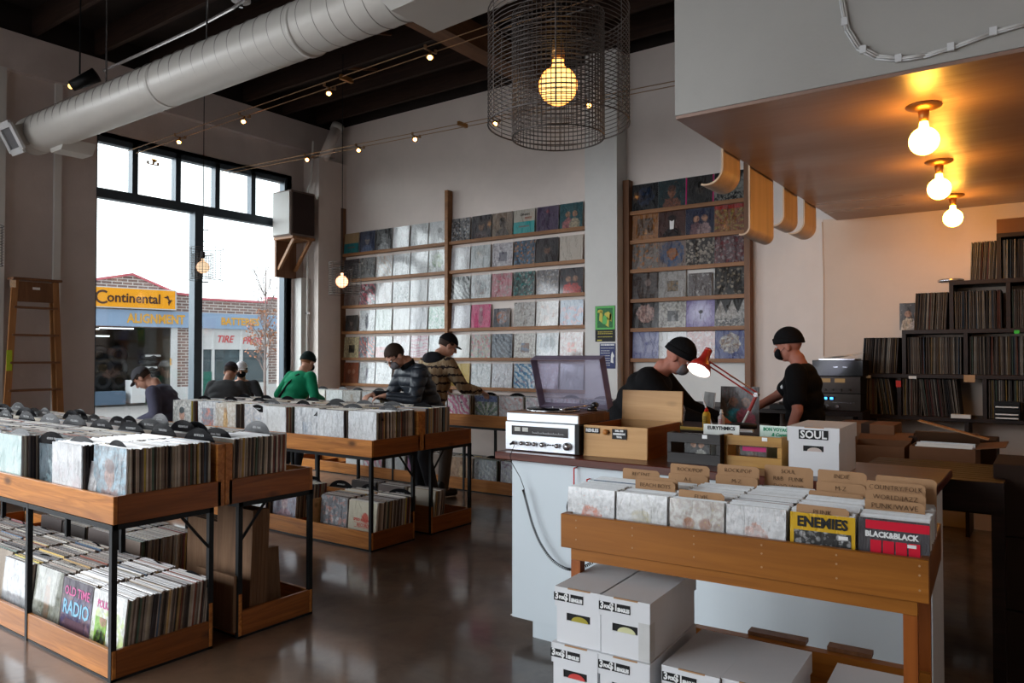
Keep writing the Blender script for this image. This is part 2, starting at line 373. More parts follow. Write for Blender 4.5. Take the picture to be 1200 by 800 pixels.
s = fb('yellow_sign', -3.05, -.25, 2.97, 3.61, M['outwhite'], .22)
MB().box(.20, .225, -3.01, -.29, 3.0, 3.58).build('sign_face', M['signyel'], s)
def wtext(body, size, y, z, mat, x, parent, sx=1, shear=0, ext=.004, bold=.0, name='lettering'):
    me = text_mesh(body, size, mat, ext, 'CENTER', sx, shear, bold); me.transform(Matrix.Rotation(pi / 2, 4, 'Z'))
    return obj(name, me, parent, loc=(x, y, z))
wtext('ontinental', .42, -1.52, 3.28, M['signbrown'], .232, s, .92, bold=.008)
sc_ = MB()
for k in range(16):
    t0 = radians(50 + k * 16.5); t1 = radians(50 + (k + 1) * 16.5)
    sc_.prism([(-2.42 + .21 * cos(t0), 3.29 + .21 * sin(t0)), (-2.42 + .21 * cos(t1), 3.29 + .21 * sin(t1)), (-2.42 + .15 * cos(t1), 3.29 + .15 * sin(t1)), (-2.42 + .15 * cos(t0), 3.29 + .15 * sin(t0))], .228, .236, 'x')
sc_.build('letter_c', M['signbrown'], s)
# rearing horse emblem
hp = [(-.52, 3.20), (-.50, 3.26), (-.545, 3.33), (-.60, 3.34), (-.64, 3.37), (-.60, 3.385), (-.56, 3.39), (-.545, 3.43), (-.50, 3.40), (-.485, 3.33), (-.455, 3.28), (-.41, 3.29), (-.38, 3.25), (-.42, 3.24), (-.44, 3.19), (-.475, 3.16), (-.47, 3.12), (-.50, 3.12), (-.50, 3.17)]
MB().prism(hp, .228, .236, 'x').build('horse_emblem', M['signbrown'], s)
wtext('ALIGNMENT', .40, -.82, 2.66, M['letteryel'], .13, T, .78, bold=.012)
wtext('BATTERIES', .34, 1.93, 2.66, M['letteryel'], .13, T, .84, bold=.01)
# open bay with stock inside
bay = MB(); bay.box(-6, -5.9, -3.6, -.16, 0, 2.5).box(-6, -.3, -3.7, -3.6, 0, 2.5).box(-6, -.3, -.26, -.16, 0, 2.5).box(-6, -.3, -3.6, -.2, 2.45, 2.6)
bay.build('bay_interior', flat('dim_bay_walls', (.13, .12, .10), .8), T)
fb('bay_jamb', -.34, -.14, 0, 2.42, M['outwhite'], .05)
MB().box(.01, .05, -.36, -.30, 1.2, 1.42).build('bay_sensor', M['letteryel'], T)
for (y0, y1, z, x) in ((-2.6, -1.9, 2.36, -2.0), (-2.2, -1.2, 2.36, -.9), (-2.8, -2.0, 2.10, -.6)):
    MB().box(x, x + .08, y0, y1, z, z + .04).build('strip_light', emit('bay_tube_light', (.9, .95, 1), 2.2), T)
# tyres stacked in the bay, each tread pile its own part
tyre = flat('tyre_rubber', (.016, .017, .02), .6)
def torus(mb, c, R, r, axis='z', nu=18, nv=8):
    vs = []; fs = []
    for i in range(nu):
        a = 2 * pi * i / nu
        for j in range(nv):
            b = 2 * pi * j / nv; rr = R + r * cos(b)
            p = {'z': (rr * cos(a), rr * sin(a), r * sin(b)), 'x': (r * sin(b), rr * cos(a), rr * sin(a)), 'y': (rr * cos(a), r * sin(b), rr * sin(a))}[axis]
            vs.append(Vector(p) + Vector(c))
    for i in range(nu):
        for j in range(nv):
            fs.append((i * nv + j, ((i + 1) % nu) * nv + j, ((i + 1) % nu) * nv + (j + 1) % nv, i * nv + (j + 1) % nv))
    mb.add(vs, fs)
random.seed(3)
for k in range(16):
    y = -2.45 + (k % 4) * .62 * .8 + random.uniform(-.05, .05); z = .28 + (k // 4) * .42
    if k % 4 >= 3: continue
    mb = MB(); torus(mb, (-1.6 + random.uniform(-.3, .3), y, z), .22, .10, 'x'); mb.build('tyre', tyre, T, True)
for k in range(8):
    z = .15 + k * .19
    mb = MB(); torus(mb, (-.8, -.72 + random.uniform(-.04, .04), z), .23, .09, 'z'); mb.build('tyre', tyre, T, True)
    MB().box(-.62, -.50, -.95 + random.uniform(-.08, .08), -.55 + random.uniform(-.1, .1), z, z + .06).build('wrapped_part', M['outwhite'] if k % 2 else M['steel'], T)
MB().box(-.3, .3, -1.6, -1.2, .05, .75).build('white_bin', M['outwhite'], T)
MB().box(-.2, .25, -2.6, -1.75, .02, .42).build('blue_pallet', flat('slate_blue_pallet', (.10, .15, .22), .7), T)
# shopfront
sf = MB(); sf.box(-.1, .03, .62, 2.99, 1.72, 2.42).box(-.1, .03, .62, 2.99, 0, .58)
for y in (.62, 1.0, 1.98, 2.92): sf.box(-.1, .06, y, y + .07, .4, 2.42)
sf.build('shopfront_frame', M['outwhite'], T)
MB().box(-.09, -.06, .65, 2.95, .55, 1.75).build('shopfront_glass', flat('dark_shop_glass', (.05, .09, .11), .1, 0, .6, 2), T)
MB().box(-.05, .04, .70, .98, .10, .98).build('green_door_panel', flat('green_panel', (.02, .16, .12), .5), T)
wtext('TIRE', .34, 1.42, 2.06, M['redink'], .04, T, .85, .3, bold=.004); wtext('PROS', .34, 2.38, 2.02, M['redink'], .04, T, .85, .3, bold=.004)
# aerial on the roof
A = thing('roof_aerial', 'dark comb aerial mast on the garage roof', 'aerial', (-23.6, 14.4, 3.4), fA)
MB().cyl((0, 0, -.3), (0, 0, 2.6), .025, n=6).build('mast', M['steel'], A)
for z in (.6, 1.0, 1.5, 2.0, 2.4): MB().cyl((0, -.05, z), (0, .45, z + .03), .015, n=5).build('aerial_arm', M['steel'], A)
# street tree, bare with a few dry leaves
TR = thing('street_tree', 'slender bare street tree with a few dry brown leaves', 'tree', (-19.6, 14.3, 0))
bark = flat('grey_bark', (.20, .16, .15), .9); leafm = flat('dry_brown_leaf', (.34, .15, .08), .8)
random.seed(11); tb = MB(); lf = MB()
def branch(p, d, L, r, k):
    q = p + d * L; tb.cyl(p, q, r, r * .65, 5)
    if k == 0:
        for _ in range(2):
            c = p.lerp(q, random.random()) + Vector([random.uniform(-.12, .12) for _ in range(3)])
            if c.z < 2.9 and random.random() < .8:
                a = Vector([random.uniform(-1, 1) for _ in range(3)]).normalized() * .05; b = a.orthogonal().normalized() * .03; lf.add([c - a, c + b, c + a, c - b], [(0, 1, 2, 3)])
        return
    for _ in range(3 if k > 1 else 4):
        e = (d + Vector([random.uniform(-.55, .55), random.uniform(-.55, .55), random.uniform(-.1, .35)])).normalized()
        branch(p.lerp(q, random.uniform(.55, 1)), e, L * random.uniform(.5, .75), r * .55, k - 1)
tb.cyl((0, 0, -.1), (0, 0, 1.0), .05, .042, 8)
for z0 in (.95, 1.3, 1.7, 2.2, 2.8, 3.3):
    for _ in range(4):
        a = random.uniform(0, 2 * pi); branch(Vector((0, 0, z0)), Vector((cos(a) * .5, sin(a) * .5, 1)).normalized(), .62, .013, 2)
tb.cyl((0, 0, 1.0), (.03, 0, 4.6), .042, .008, 6)
tb.build('trunk', bark, TR); lf.build('leaves', leafm, TR)['kind'] = 'stuff'
# ---------------------------------------------------------------- spiral duct
D = thing('spiral_duct', 'large pale spiral duct running under the dark ceiling', 'air duct', (0, 3.38, 3.78))
R0 = .186
d = MB(); d.cyl((-8.32, 0, -.02), (.6, 0, .02), R0, n=40, caps=False); d.build('duct_tube', M['duct'], D, True)
rb = MB()
x = -8.3
while x < .5:
    n = 40; lead = .075
    prof = []
    for i in range(n + 1):
        a = 2 * pi * i / n
        prof.append((x + lead * i / n, a))
    vs = []
    for xx, a in prof:
        for dx, rr in ((-.004, R0 - .002), (0, R0 + .0035), (.004, R0 - .002)): vs.append((xx + dx, rr * cos(a), rr * sin(a) + .005 * (xx + 4) / 4))
    fs = []
    for i in range(n):
        for j in range(2): fs.append((i * 3 + j, i * 3 + j + 1, i * 3 + 4 + j, i * 3 + 3 + j))
    rb.add(vs, fs); x += .155
rb.build('spiral_seam', flat('duct_seam', (.30, .28, .26), .5), D, True)
MB().cyl((-8.50, 0, -.02), (-8.30, 0, -.02), R0 + .004, n=32).build('duct_end_cap', M['duct'], D, True)
for x in (-6.0, -4.2): MB().cyl((x, 0, -.01), (x + .04, 0, -.01), R0 + .0035, n=40).build('duct_collar', M['duct'], D, True)
# supply boots: one at the blind end facing the camera side, one under it, one flat box near the middle
def boot(c, dirv, wd, hd, ln, name='supply_register'):
    dirv = Vector(dirv).normalized(); up = Vector((1, 0, 0)); sd_ = dirv.cross(up).normalized(); c = Vector(c)
    mb = MB(); T_ = Matrix((( *sd_, 0), ( *up, 0), ( *dirv, 0), (0, 0, 0, 1))).transposed(); T_ = Matrix.Translation(c) @ T_
    o = mb.box(-wd * .4, wd * .4, -hd * .4, hd * .4, 0, ln, T=T_).build(name, M['duct'], D)
    f2 = MB()
    for a in (-1, 1):
        f2.box(-wd / 2, wd / 2, a * hd / 2 - .03, a * hd / 2 + .03, ln, ln + .03, T=T_); f2.box(a * wd / 2 - .03, a * wd / 2 + .03, -hd / 2, hd / 2, ln, ln + .03, T=T_)
    f2.build('register_frame', M['outwhite'], o)
    MB().box(-wd / 2, wd / 2, -hd / 2, hd / 2, ln - .01, ln + .01, T=T_).build('grille', flat('grey_grille', (.17, .17, .18), .5), o)
boot((-8.40, -.10, -.04), (.22, -.80, -.42), .26, .26, .17)
MB().prism([(-8.15, -.15), (-7.80, -.15), (-7.88, -.25), (-8.10, -.25)], .0, .30, 'y').build('supply_register', M['duct'], D)
MB().prism([(-3.30, -.10), (-2.30, -.10), (-2.30, -.20), (-3.15, -.24)], -.22, .16, 'y').build('supply_register', M['duct'], D)
for x in (-7.0, -5.4, -3.8, -2.2): MB().cyl((x, 0, .18), (x, 0, 1.35), .008, n=5).build('hanger_rod', M['chrome'], D)
# ---------------------------------------------------------------- lamp bulbs
GL = emit('glowing_warm_bulb', (1.0, .44, .055), 42)
def rim_bulb(name, ci, ce, s):
    t = NT(name); lw = t.n('ShaderNodeLayerWeight'); lw.inputs[0].default_value = .35
    t.set('Base Color', (0, 0, 0)); t.set('Emission Color', t.mix(t.ramp(lw.outputs['Facing'], (.25, 0.), (.85, 1.)), ci, ce)); t.set('Emission Strength', s); return t.m
GLP = rim_bulb('amber_globe_glow', (1.0, .56, .17), (1.0, .30, .03), 3.0)
GLS = emit('small_lamp_glow', (1.0, .42, .10), 30)
GLD = rim_bulb('window_side_bulb_glow', (1.0, .74, .48), (1.0, .45, .16), 1.15)
def globe(mb, c, r, up=1): mb.ball(c, r, 20, 14); return mb.cyl((c[0], c[1], c[2] + r * .85), (c[0], c[1], c[2] + r * 1.5), r * .36, r * .30, 12)
for i, (x, y) in enumerate(((-.528, 4.40), (-.600, 5.72), (-.640, 7.00))):
    L = thing('ceiling_bulb_light', ('nearest', 'middle', 'furthest')[i] + ' of the three bare globe bulbs on the brown lowered ceiling', 'ceiling light', (x, y, 2.80), 0, 'globe bulbs under the lowered ceiling')
    MB().lathe([(.085, 0), (.085, -.008), (.05, -.025), (.03, -.03)], n=24).build('ceiling_rose', M['brass'], L, True)
    MB().cyl((0, 0, -.02), (0, 0, -.085), .028, .022, 14).build('lamp_holder', M['brass'], L, True)
    b = MB(); b.ball((0, 0, -.185), .072, 24, 16); b.cyl((0, 0, -.085), (0, 0, -.125), .020, .026, 14); b.build('bulb', GL, L, True)
# ---------------------------------------------------------------- wire mesh pendants
def cage(R, z0, z1, nv, nh, wr, c=(0, 0)):
    mb = MB(); n = 40
    for j in range(nh + 1):
        z = z0 + (z1 - z0) * j / nh; rr = wr * (1.8 if j in (0, nh) else 1)
        for i in range(n):
            a, b = 2 * pi * i / n, 2 * pi * (i + 1) / n
            mb.cyl((c[0] + R * cos(a), c[1] + R * sin(a), z), (c[0] + R * cos(b), c[1] + R * sin(b), z), rr, n=4, caps=False)
    for i in range(nv):
        a = 2 * pi * i / nv; mb.cyl((c[0] + R * cos(a), c[1] + R * sin(a), z0), (c[0] + R * cos(a), c[1] + R * sin(a), z1), wr, n=4, caps=False)
    return mb
bx, by, bz = -1.475, 2.345, 2.50
P = thing('mesh_pendant_lamp', 'large pendant lamp with two dark wire mesh drums and an amber globe bulb', 'pendant lamp', (bx, by, bz))
cage(.170, -.195, .255, 60, 25, .0017).build('inner_mesh_shade', M['darkmetal'], P)
cage(.266, -.130, .295, 6, 26, .0017, (-.027, .045)).build('outer_mesh_shade', flat('grey_wire', (.075, .06, .055), .5, .2), P)
MB().ball((0, 0, 0), .072, 28, 18).cyl((0, 0, .060), (0, 0, .098), .024, .022, 16).build('bulb', GLP, P, True)
MB().cyl((0, 0, .10), (0, 0, .17), .026, .020, 16).build('lamp_holder', M['brass'], P, True)
MB().cyl((0, 0, .165), (0, 0, 2.7), .004, n=6).build('cord', M['black'], P)
s_ = MB()
for a in (0, pi / 2): s_.cyl((.17 * cos(a), .17 * sin(a), .255), (-.17 * cos(a), -.17 * sin(a), .255), .003, n=5)
s_.cyl((-.292, .045, .295), (.238, .045, .295), .003, n=5).cyl((0, -.2, .295), (0, .32, .295), .003, n=5); s_.build('shade_bracket', M['darkmetal'], P)
def small_pendant(loc, label, dim):
    P = thing('mesh_pendant_lamp', label, 'pendant lamp', loc, 0, 'small wire mesh pendants')
    cage(.115, -.12, .15, 22, 9, .0016, (0, 0)).build('inner_mesh_shade', M['darkmetal'], P)
    cage(.185, -.15, .22, 8, 14, .0020, (.02, .03)).build('outer_mesh_shade', M['darkmetal'], P)
    MB().ball((0, 0, 0), .072, 20, 14).cyl((0, 0, .05), (0, 0, .10), .018, n=12).build('bulb', dim, P, True)
    MB().cyl((0, 0, .11), (0, 0, .18), .024, n=12).build('lamp_holder', M['black'], P, True)
    MB().cyl((0, 0, .17), (0, 0, 5.05 - loc[2]), .005, n=5).build('cord', M['black'], P)
small_pendant((-8.0, 4.98, 2.53), 'small wire mesh pendant lamp hanging in front of the window mullion', GLD)
small_pendant((-6.74, 5.97, 2.37), 'small wire mesh pendant lamp hanging before the left end of the record wall', rim_bulb('corner_bulb_glow', (1.0, .66, .42), (1.0, .25, .06), 2.6))
small_pendant((-8.10, 2.74, 2.50), 'wire mesh pendant lamp cut by the left edge, above the stepladder', GLD)
# ---------------------------------------------------------------- cable lights
def cable_light(p, tgt, label, group):
    L = thing('cable_spot', label, 'spotlight', p, 0, group)
    MB().cyl((0, -.06, .0), (0, .06, 0), .006, n=6).cyl((0, -.06, 0), (0, -.06, .03), .012, n=8).cyl((0, .06, 0), (0, .06, .03), .012, n=8).build('cable_clamp', M['copper'], L)
    t = Vector(tgt).normalized(); MB().cyl((0, 0, 0), t * .035, .010, .012, 10).cyl(t * .03, t * .06, .014, .034, 14).build('reflector', M['brass'], L, True)
    MB().ball(t * .062, .020, 10, 8).build('bulb', GLS, L, True)
g = 'halogen spots on the cable near the duct'
n1 = ['leftmost of the four glowing halogen spots on the nearer cable pair', 'second from the left of the glowing halogen spots on the nearer cable pair', 'third from the left of the glowing halogen spots on the nearer cable pair', 'rightmost of the four glowing halogen spots on the nearer cable pair, beside the duct']
for p, s in zip(((-7.757, 4.544, 3.9), (-6.553, 4.52, 3.9), (-5.232, 4.48, 3.9), (-3.954, 4.40, 3.9)), n1): cable_light(p, (.25, -.35, -1), s, g)
def cables(y0, y1, z, x0, x1, label, sp=.055):
    C = thing('cable_pair', label, 'lighting cable', (0, 0, 0))
    for s in (-1, 1):
        MB().cyl((x0, y0 + s * sp, z + .02), (x1, y1 + s * sp, z + .02), .0045, n=5).build('cable', M['copper'], C)
    MB().box(-5.0, -4.97, -.07, .07, -.02, .02, T=Matrix.Translation((0, (y0 + y1) / 2, z + .02))).build('spreader', M['brass'], C)
cables(4.58, 4.33, 3.9, -8.85, -1.62, 'nearer pair of copper lighting cables strung under the ceiling')
cables(5.80, 6.30, 3.9, -8.85, -1.72, 'further pair of lighting cables strung before the record wall')
g = 'halogen spots on the cable before the record wall'
n2 = ['small halogen spot over the corner column by the window', 'leftmost small halogen spot in front of the blank wall above the record shelves', 'small halogen spot in front of the middle of the blank wall', 'small halogen spot seen through the left side of the big mesh drum', 'small halogen spot seen through the mesh drum, right of the amber bulb']
for p, s in zip(((-7.262, 5.90, 3.9), (-6.445, 5.97, 3.9), (-5.623, 6.03, 3.9), (-4.583, 6.10, 3.9), (-3.533, 6.17, 3.9)), n2): cable_light(p, (.3, -.6, -.7), s, g)
cable_light((-8.45, 4.62, 3.72), (.2, .2, 1), 'odd halogen spot hanging tilted against the bright top window pane', 'stray halogen spot')
# cable run and fittings above the duct
K = thing('hanging_spotlight', 'black spotlight hung on a rod above the left end of the duct', 'spotlight', (-7.6, 3.42, 4.22))
MB().cyl((0, 0, .0), (0, 0, 1.0), .008, n=6).build('rod', M['steel'], K)
MB().cyl((-.05, -.05, -.12), (.12, .10, .0), .05, .07, 12).build('lamp_housing', M['black'], K, True)
MB().ball((-.055, -.055, -.12), .026, 10, 8).build('bulb', emit('spot_lamp_glow', (1, .55, .15), 4), K, True)
K = thing('electric_conduit', 'grey conduit and junction boxes strung above the duct', 'conduit', (0, 3.75, 4.3))
MB().tube([(-7.4, -.2, -.05), (-6.2, 0, .12), (-5.6, 0, .15), (-4.6, .0, .30), (-4.0, .05, .34)], .014, 6).build('conduit_tube', M['chrome'], K)
for x, z in ((-5.0, .22), (-4.75, .30), (-4.9, .42)): MB().box(x - .06, x + .06, -.05, .05, z - .04, z + .05).build('junction_box', M['outwhite'], K, bevel=.008)
K = thing('sprinkler_plate', 'round white ceiling fitting seen at the top edge over the duct', 'ceiling fitting', (-6.3, 4.3, 4.93))
MB().lathe([(.09, 0), (.09, -.02), (.05, -.04), (.02, -.05)], n=20).build('plate', M['outwhite'], K, True); MB().cyl((0, 0, -.04), (0, 0, -.08), .02, n=8).build('nozzle', M['chrome'], K)
# cable clipped on the bulkhead face
K = thing('bulkhead_cable', 'pale cable bundle clipped in a curve on the white bulkhead', 'cable', (0, 3.845, 0))
pts = [(-.83, 0, 3.6), (-.82, 0, 3.25), (-.79, 0, 3.06), (-.74, 0, 2.96), (-.66, 0, 2.895), (-.56, 0, 2.862), (-.46, 0, 2.855), (-.34, 0, 2.868), (-.2, 0, 2.895), (-.06, 0, 2.905), (.3, 0, 2.91), (1.3, 0, 2.92)]
for k in range(3): MB().tube([(x + .008 * k, -.006 * (k % 2), z + .007 * k) for x, y, z in pts], .0045, 6).build('cable_strand', M['paintwall'] if k else M['outwhite'], K, True)
for x, z in ((-.80, 3.1), (-.72, 2.945), (-.57, 2.868), (-.36, 2.87), (-.2, 2.9)): MB().box(x - .006, x + .022, -.012, .002, z - .012, z + .024).build('cable_clip', M['outwhite'], K)
# bent plywood sheets hung beside the bulkhead
def jsheet(y0, y1, zb, rad, label, x=-1.69):
    B = []; th = .012; n = 14
    out = [(x, 2.95)] + [(x - rad + rad * cos(a), zb + rad - rad * sin(a)) for a in [pi * .62 * i / n for i in range(n + 1)]]
    inn = [(x - rad + (rad - th) * cos(a), zb + rad - (rad - th) * sin(a)) for a in [pi * .62 * i / n for i in range(n, -1, -1)]] + [(x - th, 2.95)]
    o = MB().prism(out + inn, y0, y1, 'y').build('plywood_baffle', M['birch'])
    return tag(o, label, 'ply sheet', 'bent plywood sheets under the bulkhead edge')
jsheet(4.66, 4.98, 2.60, .11, 'bent plywood sheet nearest the bulkhead corner, only its short curl showing')
jsheet(5.18, 5.72, 2.34, .06, 'tallest bent plywood sheet beside the post of the right record shelf')
jsheet(6.0, 6.38, 2.52, .08, 'narrow flat bent plywood sheet, third along the bulkhead edge')
jsheet(6.60, 6.98, 2.54, .10, 'last bent plywood sheet, curled over the blank wall')
# ================================================================ record sleeves
LP = .315
def cover_mat(style, c1, c2, c3, wrap=.3, seed=0, size=LP, rough=.32, name=None):
    t = NT(name or ('cover_' + style)); oc = t.n('ShaderNodeTexCoord').outputs['Object']; sp = t.n('ShaderNodeSeparateXYZ'); t.l(oc, sp.inputs[0])
    u = t.math('MULTIPLY_ADD', sp.outputs[0], 1 / size, .5); v = t.math('MULTIPLY', sp.outputs[2], 1 / size)
    uv = t.n('ShaderNodeCombineXYZ'); t.l(u, uv.inputs[0]); t.l(v, uv.inputs[1]); uv.inputs[2].default_value = seed * 1.37; uv = uv.outputs[0]
    nz = lambda s, d=3, ds=0: t.noise(uv, s, d, .55, ds)
    st = lambda x, a, w=.03: t.math('MULTIPLY_ADD', t.math('SUBTRACT', x, a), 1 / w, .5, True)          # soft step up at a
    def disc(cx, cy, r, sx=1, sy=1, w=.04):
        dx = t.math('MULTIPLY', t.math('SUBTRACT', u, cx), 1 / sx); dy = t.math('MULTIPLY', t.math('SUBTRACT', v, cy), 1 / sy)
        q = t.math('SQRT', t.math('ADD', t.math('MULTIPLY', dx, dx), t.math('MULTIPLY', dy, dy)))
        q = t.math('ADD', q, t.math('MULTIPLY', t.math('SUBTRACT', nz(7, 3), .5), r * .8))
        return t.math('SUBTRACT', 1, st(q, r, w)), q
    def rect(x0, x1, y0, y1, w=.015):
        return t.math('MULTIPLY', t.math('MULTIPLY', st(u, x0, w), t.math('SUBTRACT', 1, st(u, x1, w))), t.math('MULTIPLY', st(v, y0, w), t.math('SUBTRACT', 1, st(v, y1, w))))
    art = t.mix(st(nz(5, 4, .8), .52, .1), c2, c3)
    if style == 'plain': col = t.mix(t.math('MULTIPLY', st(nz(3, 4), .6, .15), .5), c1, c2)
    elif style == 'band': col = t.mix(st(v, .52, .01), c2, c1); col = t.mix(t.math('MULTIPLY', rect(.25, .75, .30, .36), .7), col, c3)
    elif style == 'blob': col = t.mix(disc(.5, .55, .33)[0], c1, art)
    elif style == 'frame': col = t.mix(rect(.2, .8, .2, .8), c1, art)
    elif style == 'square': col = t.mix(rect(.33, .72, .25, .62), c1, art)
    elif style == 'portrait':
        col = t.mix(st(nz(3, 3, .5), .5, .2), c1, [x * .6 for x in c1]); b_, _ = disc(.5, .02, .36, 1, 1); col = t.mix(b_, col, c2); b_, _ = disc(.5, .56, .17, .85, 1.15); col = t.mix(b_, col, c3); b_, _ = disc(.5, .70, .15, 1, .7); col = t.mix(b_, col, [x * .5 for x in c2])
    elif style == 'pair':
        col = t.mix(st(nz(3, 3), .5, .3), c1, [x * .7 for x in c1])
        for cx, c in ((.36, c2), (.66, c3)):
            b_, _ = disc(cx, .12, .26, .9, 1.2); col = t.mix(b_, col, c); b_, _ = disc(cx, .58, .11); col = t.mix(b_, col, (.35, .18, .11))
    elif style == 'crowd':
        vo = t.n('ShaderNodeTexVoronoi'); t.l(uv, vo.inputs['Vector']); vo.inputs['Scale'].default_value = 7.5
        col = t.mix(st(vo.outputs['Distance'], .38, .12), c2, c1); col = t.mix(st(nz(9, 3), .56, .06), col, c3)
    elif style == 'streak':
        wv = t.n('ShaderNodeTexWave'); t.l(uv, wv.inputs['Vector']); wv.inputs['Scale'].default_value = 2.3; wv.inputs['Distortion'].default_value = 9; wv.inputs['Detail'].default_value = 3; wv.bands_direction = 'DIAGONAL'
        col = t.mix(st(wv.outputs['Fac'], .5, .3), c1, c2); col = t.mix(st(nz(6, 2), .62, .04), col, c3)
    elif style == 'ring':
        _, q = disc(.5, .5, .4); col = t.mix(st(q, .45, .02), c2, c1); col = t.mix(t.math('SUBTRACT', 1, st(q, .2, .03)), col, c3); col = t.mix(t.math('MULTIPLY', st(nz(10, 3), .55, .1), .5), col, c1)
    elif style == 'glow':
        _, q = disc(.5, .58, .4); col = t.mix(t.math('MULTIPLY_ADD', q, 2.0, -.25, True), c2, c1); col = t.mix(disc(.52, .55, .075, 1, .85)[0], col, c3); col = t.mix(rect(.495, .52, .3, .5), col, c3)
    elif style == 'tents':
        a_ = t.math('PINGPONG', t.math('MULTIPLY', u, 2.6), .5); col = t.mix(st(t.math('ADD', v, t.math('MULTIPLY', a_, -.9)), .46, .02), c2, c1); col = t.mix(t.math('MULTIPLY', t.math('SUBTRACT', 1, st(v, .3, .02)), st(nz(14, 2), .5, .05)), col, c3)
    elif style == 'burst':
        an = t.math('ARCTAN2', t.math('SUBTRACT', v, .25), t.math('SUBTRACT', u, .5)); col = t.mix(st(t.math('SINE', t.math('MULTIPLY', an, 13)), 0, .5), c2, c3); col = t.mix(st(v, .80, .02), col, c1); col = t.mix(t.math('MULTIPLY', st(nz(12, 2), .55, .05), .6), col, (.03, .03, .02))
    elif style == 'lines':
        col = t.mix(st(t.math('SINE', t.math('MULTIPLY', t.math('ADD', v, t.math('MULTIPLY', nz(2, 2), .5)), 42)), .2, .3), c1, c2); col = t.mix(disc(.6, .6, .12)[0], col, c3)
    elif style == 'figure':
        col = t.mix(st(nz(4, 3), .55, .2), c1, [x * .82 for x in c1]); b_, _ = disc(.5, .45, .2, .55, 1.7); col = t.mix(b_, col, c2); b_, _ = disc(.5, .80, .07); col = t.mix(b_, col, c3)
    elif style == 'bandtop':
        col = t.mix(st(v, .74, .012), art, c1)
    else: col = t.mix(.5, c1, c2)
    if style not in ('plain', 'band', 'lines', 'glow'): col = t.mix(t.math('MULTIPLY', st(nz(11, 5), .5, .2), .55), col, [x * .5 for x in (c1 if sum(c1) < 1 else c2)]); col = t.mix(t.math('MULTIPLY', st(nz(17, 3), .66, .05), .35), col, c3)
    # creases of the clear plastic outer bag, their glare painted on as pale streaks
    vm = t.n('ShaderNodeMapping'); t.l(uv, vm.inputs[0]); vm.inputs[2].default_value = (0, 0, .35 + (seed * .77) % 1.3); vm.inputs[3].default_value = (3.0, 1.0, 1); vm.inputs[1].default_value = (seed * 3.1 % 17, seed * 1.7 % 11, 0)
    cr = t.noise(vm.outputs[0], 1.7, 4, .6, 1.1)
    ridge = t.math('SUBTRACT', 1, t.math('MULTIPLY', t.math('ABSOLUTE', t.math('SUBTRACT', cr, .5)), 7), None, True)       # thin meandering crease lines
    painted_glare = t.math('MULTIPLY', t.math('ADD', t.math('MULTIPLY', t.math('POWER', ridge, 3), .8), t.math('MULTIPLY', st(cr, .60 - wrap * .10, .12), .7)), min(.8, wrap * (.5 + 1.1 * (sum(c1) / 3))), None, True)
    col = t.mix(painted_glare, col, (.74, .77, .79))
    cr2 = t.noise(vm.outputs[0], 2.6, 3, .6, 2.2); painted_shade = t.math('SUBTRACT', 1, t.math('MULTIPLY', t.math('ABSOLUTE', t.math('SUBTRACT', cr2, .52)), 9), None, True)
    if wrap > .15 and size > .2: col = t.mix(t.math('MULTIPLY', t.math('POWER', painted_shade, 2), min(.55, wrap)), col, [x * .45 for x in c1])       # crease shading painted into the cover colour
    t.set('Base Color', col); t.set('Roughness', rough); t.set('Specular IOR Level', .2); t.set('Coat Weight', .9 if wrap > .12 else .2); t.set('Coat Roughness', .08)
    t.bump(t.math('ADD', cr, t.math('MULTIPLY', ridge, .15)), .75 if size > .2 else .4, .03 if size > .2 else .015)
    return t.m
def spine_mat():
    t = NT('printed_sleeve'); oi = t.n('ShaderNodeObjectInfo'); v = t.coord(scale=(20, 1, 9)); f = t.noise(v, 1.2, 3)
    hs = t.mix(t.ramp(f, (.4, 0.), (.6, .5)), oi.outputs['Color'], (.5, .46, .4), 'MULTIPLY')
    t.set('Base Color', hs); t.set('Roughness', .6); t.set('Specular IOR Level', .15); return t.m
M['sleeve'] = spine_mat()
def edge_mat():
    t = NT('sleeve_top_edge'); oi = t.n('ShaderNodeObjectInfo'); r = t.math('GREATER_THAN', oi.outputs['Random'], .86)
    r2 = t.math('MULTIPLY_ADD', oi.outputs['Random'], .45, .45)
    cc = t.n('ShaderNodeCombineXYZ')
    for i in range(3): t.l(r2, cc.inputs[i])
    t.set('Base Color', t.mix(t.math('MULTIPLY', r, .7), cc.outputs[0], oi.outputs['Color'])); t.set('Roughness', .35); t.set('Coat Weight', .4); return t.m
M['topedge'] = edge_mat()
# packed record: flat square sleeve, slightly rounded open top, faces/spines in the sleeve's colour, top edge painted pale for the light its plastic catches
def sleeve_mesh(size, th, mats, puff=.0):
    b = MB(); h = size / 2; k = .004
    b.add([(-h, 0, 0), (h, 0, 0), (h, th, 0), (-h, th, 0), (-h, 0, size - k), (h, 0, size - k), (h, th, size - k), (-h, th, size - k), (-h + .002, th * .35, size), (h - .002, th * .35, size), (h - .002, th * .65, size), (-h + .002, th * .65, size)],
          [(0, 3, 2, 1), (0, 1, 5, 4), (1, 2, 6, 5), (2, 3, 7, 6), (3, 0, 4, 7)], 0)
    b.f += [(4, 5, 9, 8), (6, 7, 11, 10), (8, 9, 10, 11), (5, 6, 10, 9), (7, 4, 8, 11)]; b.mi += [1] * 5
    return b.mesh('record_sleeve', mats)
ME_PACK = sleeve_mesh(LP, .0085, [M['sleeve'], M['topedge']])
ME_THICK = sleeve_mesh(LP, .012, [M['sleeve'], M['topedge']])
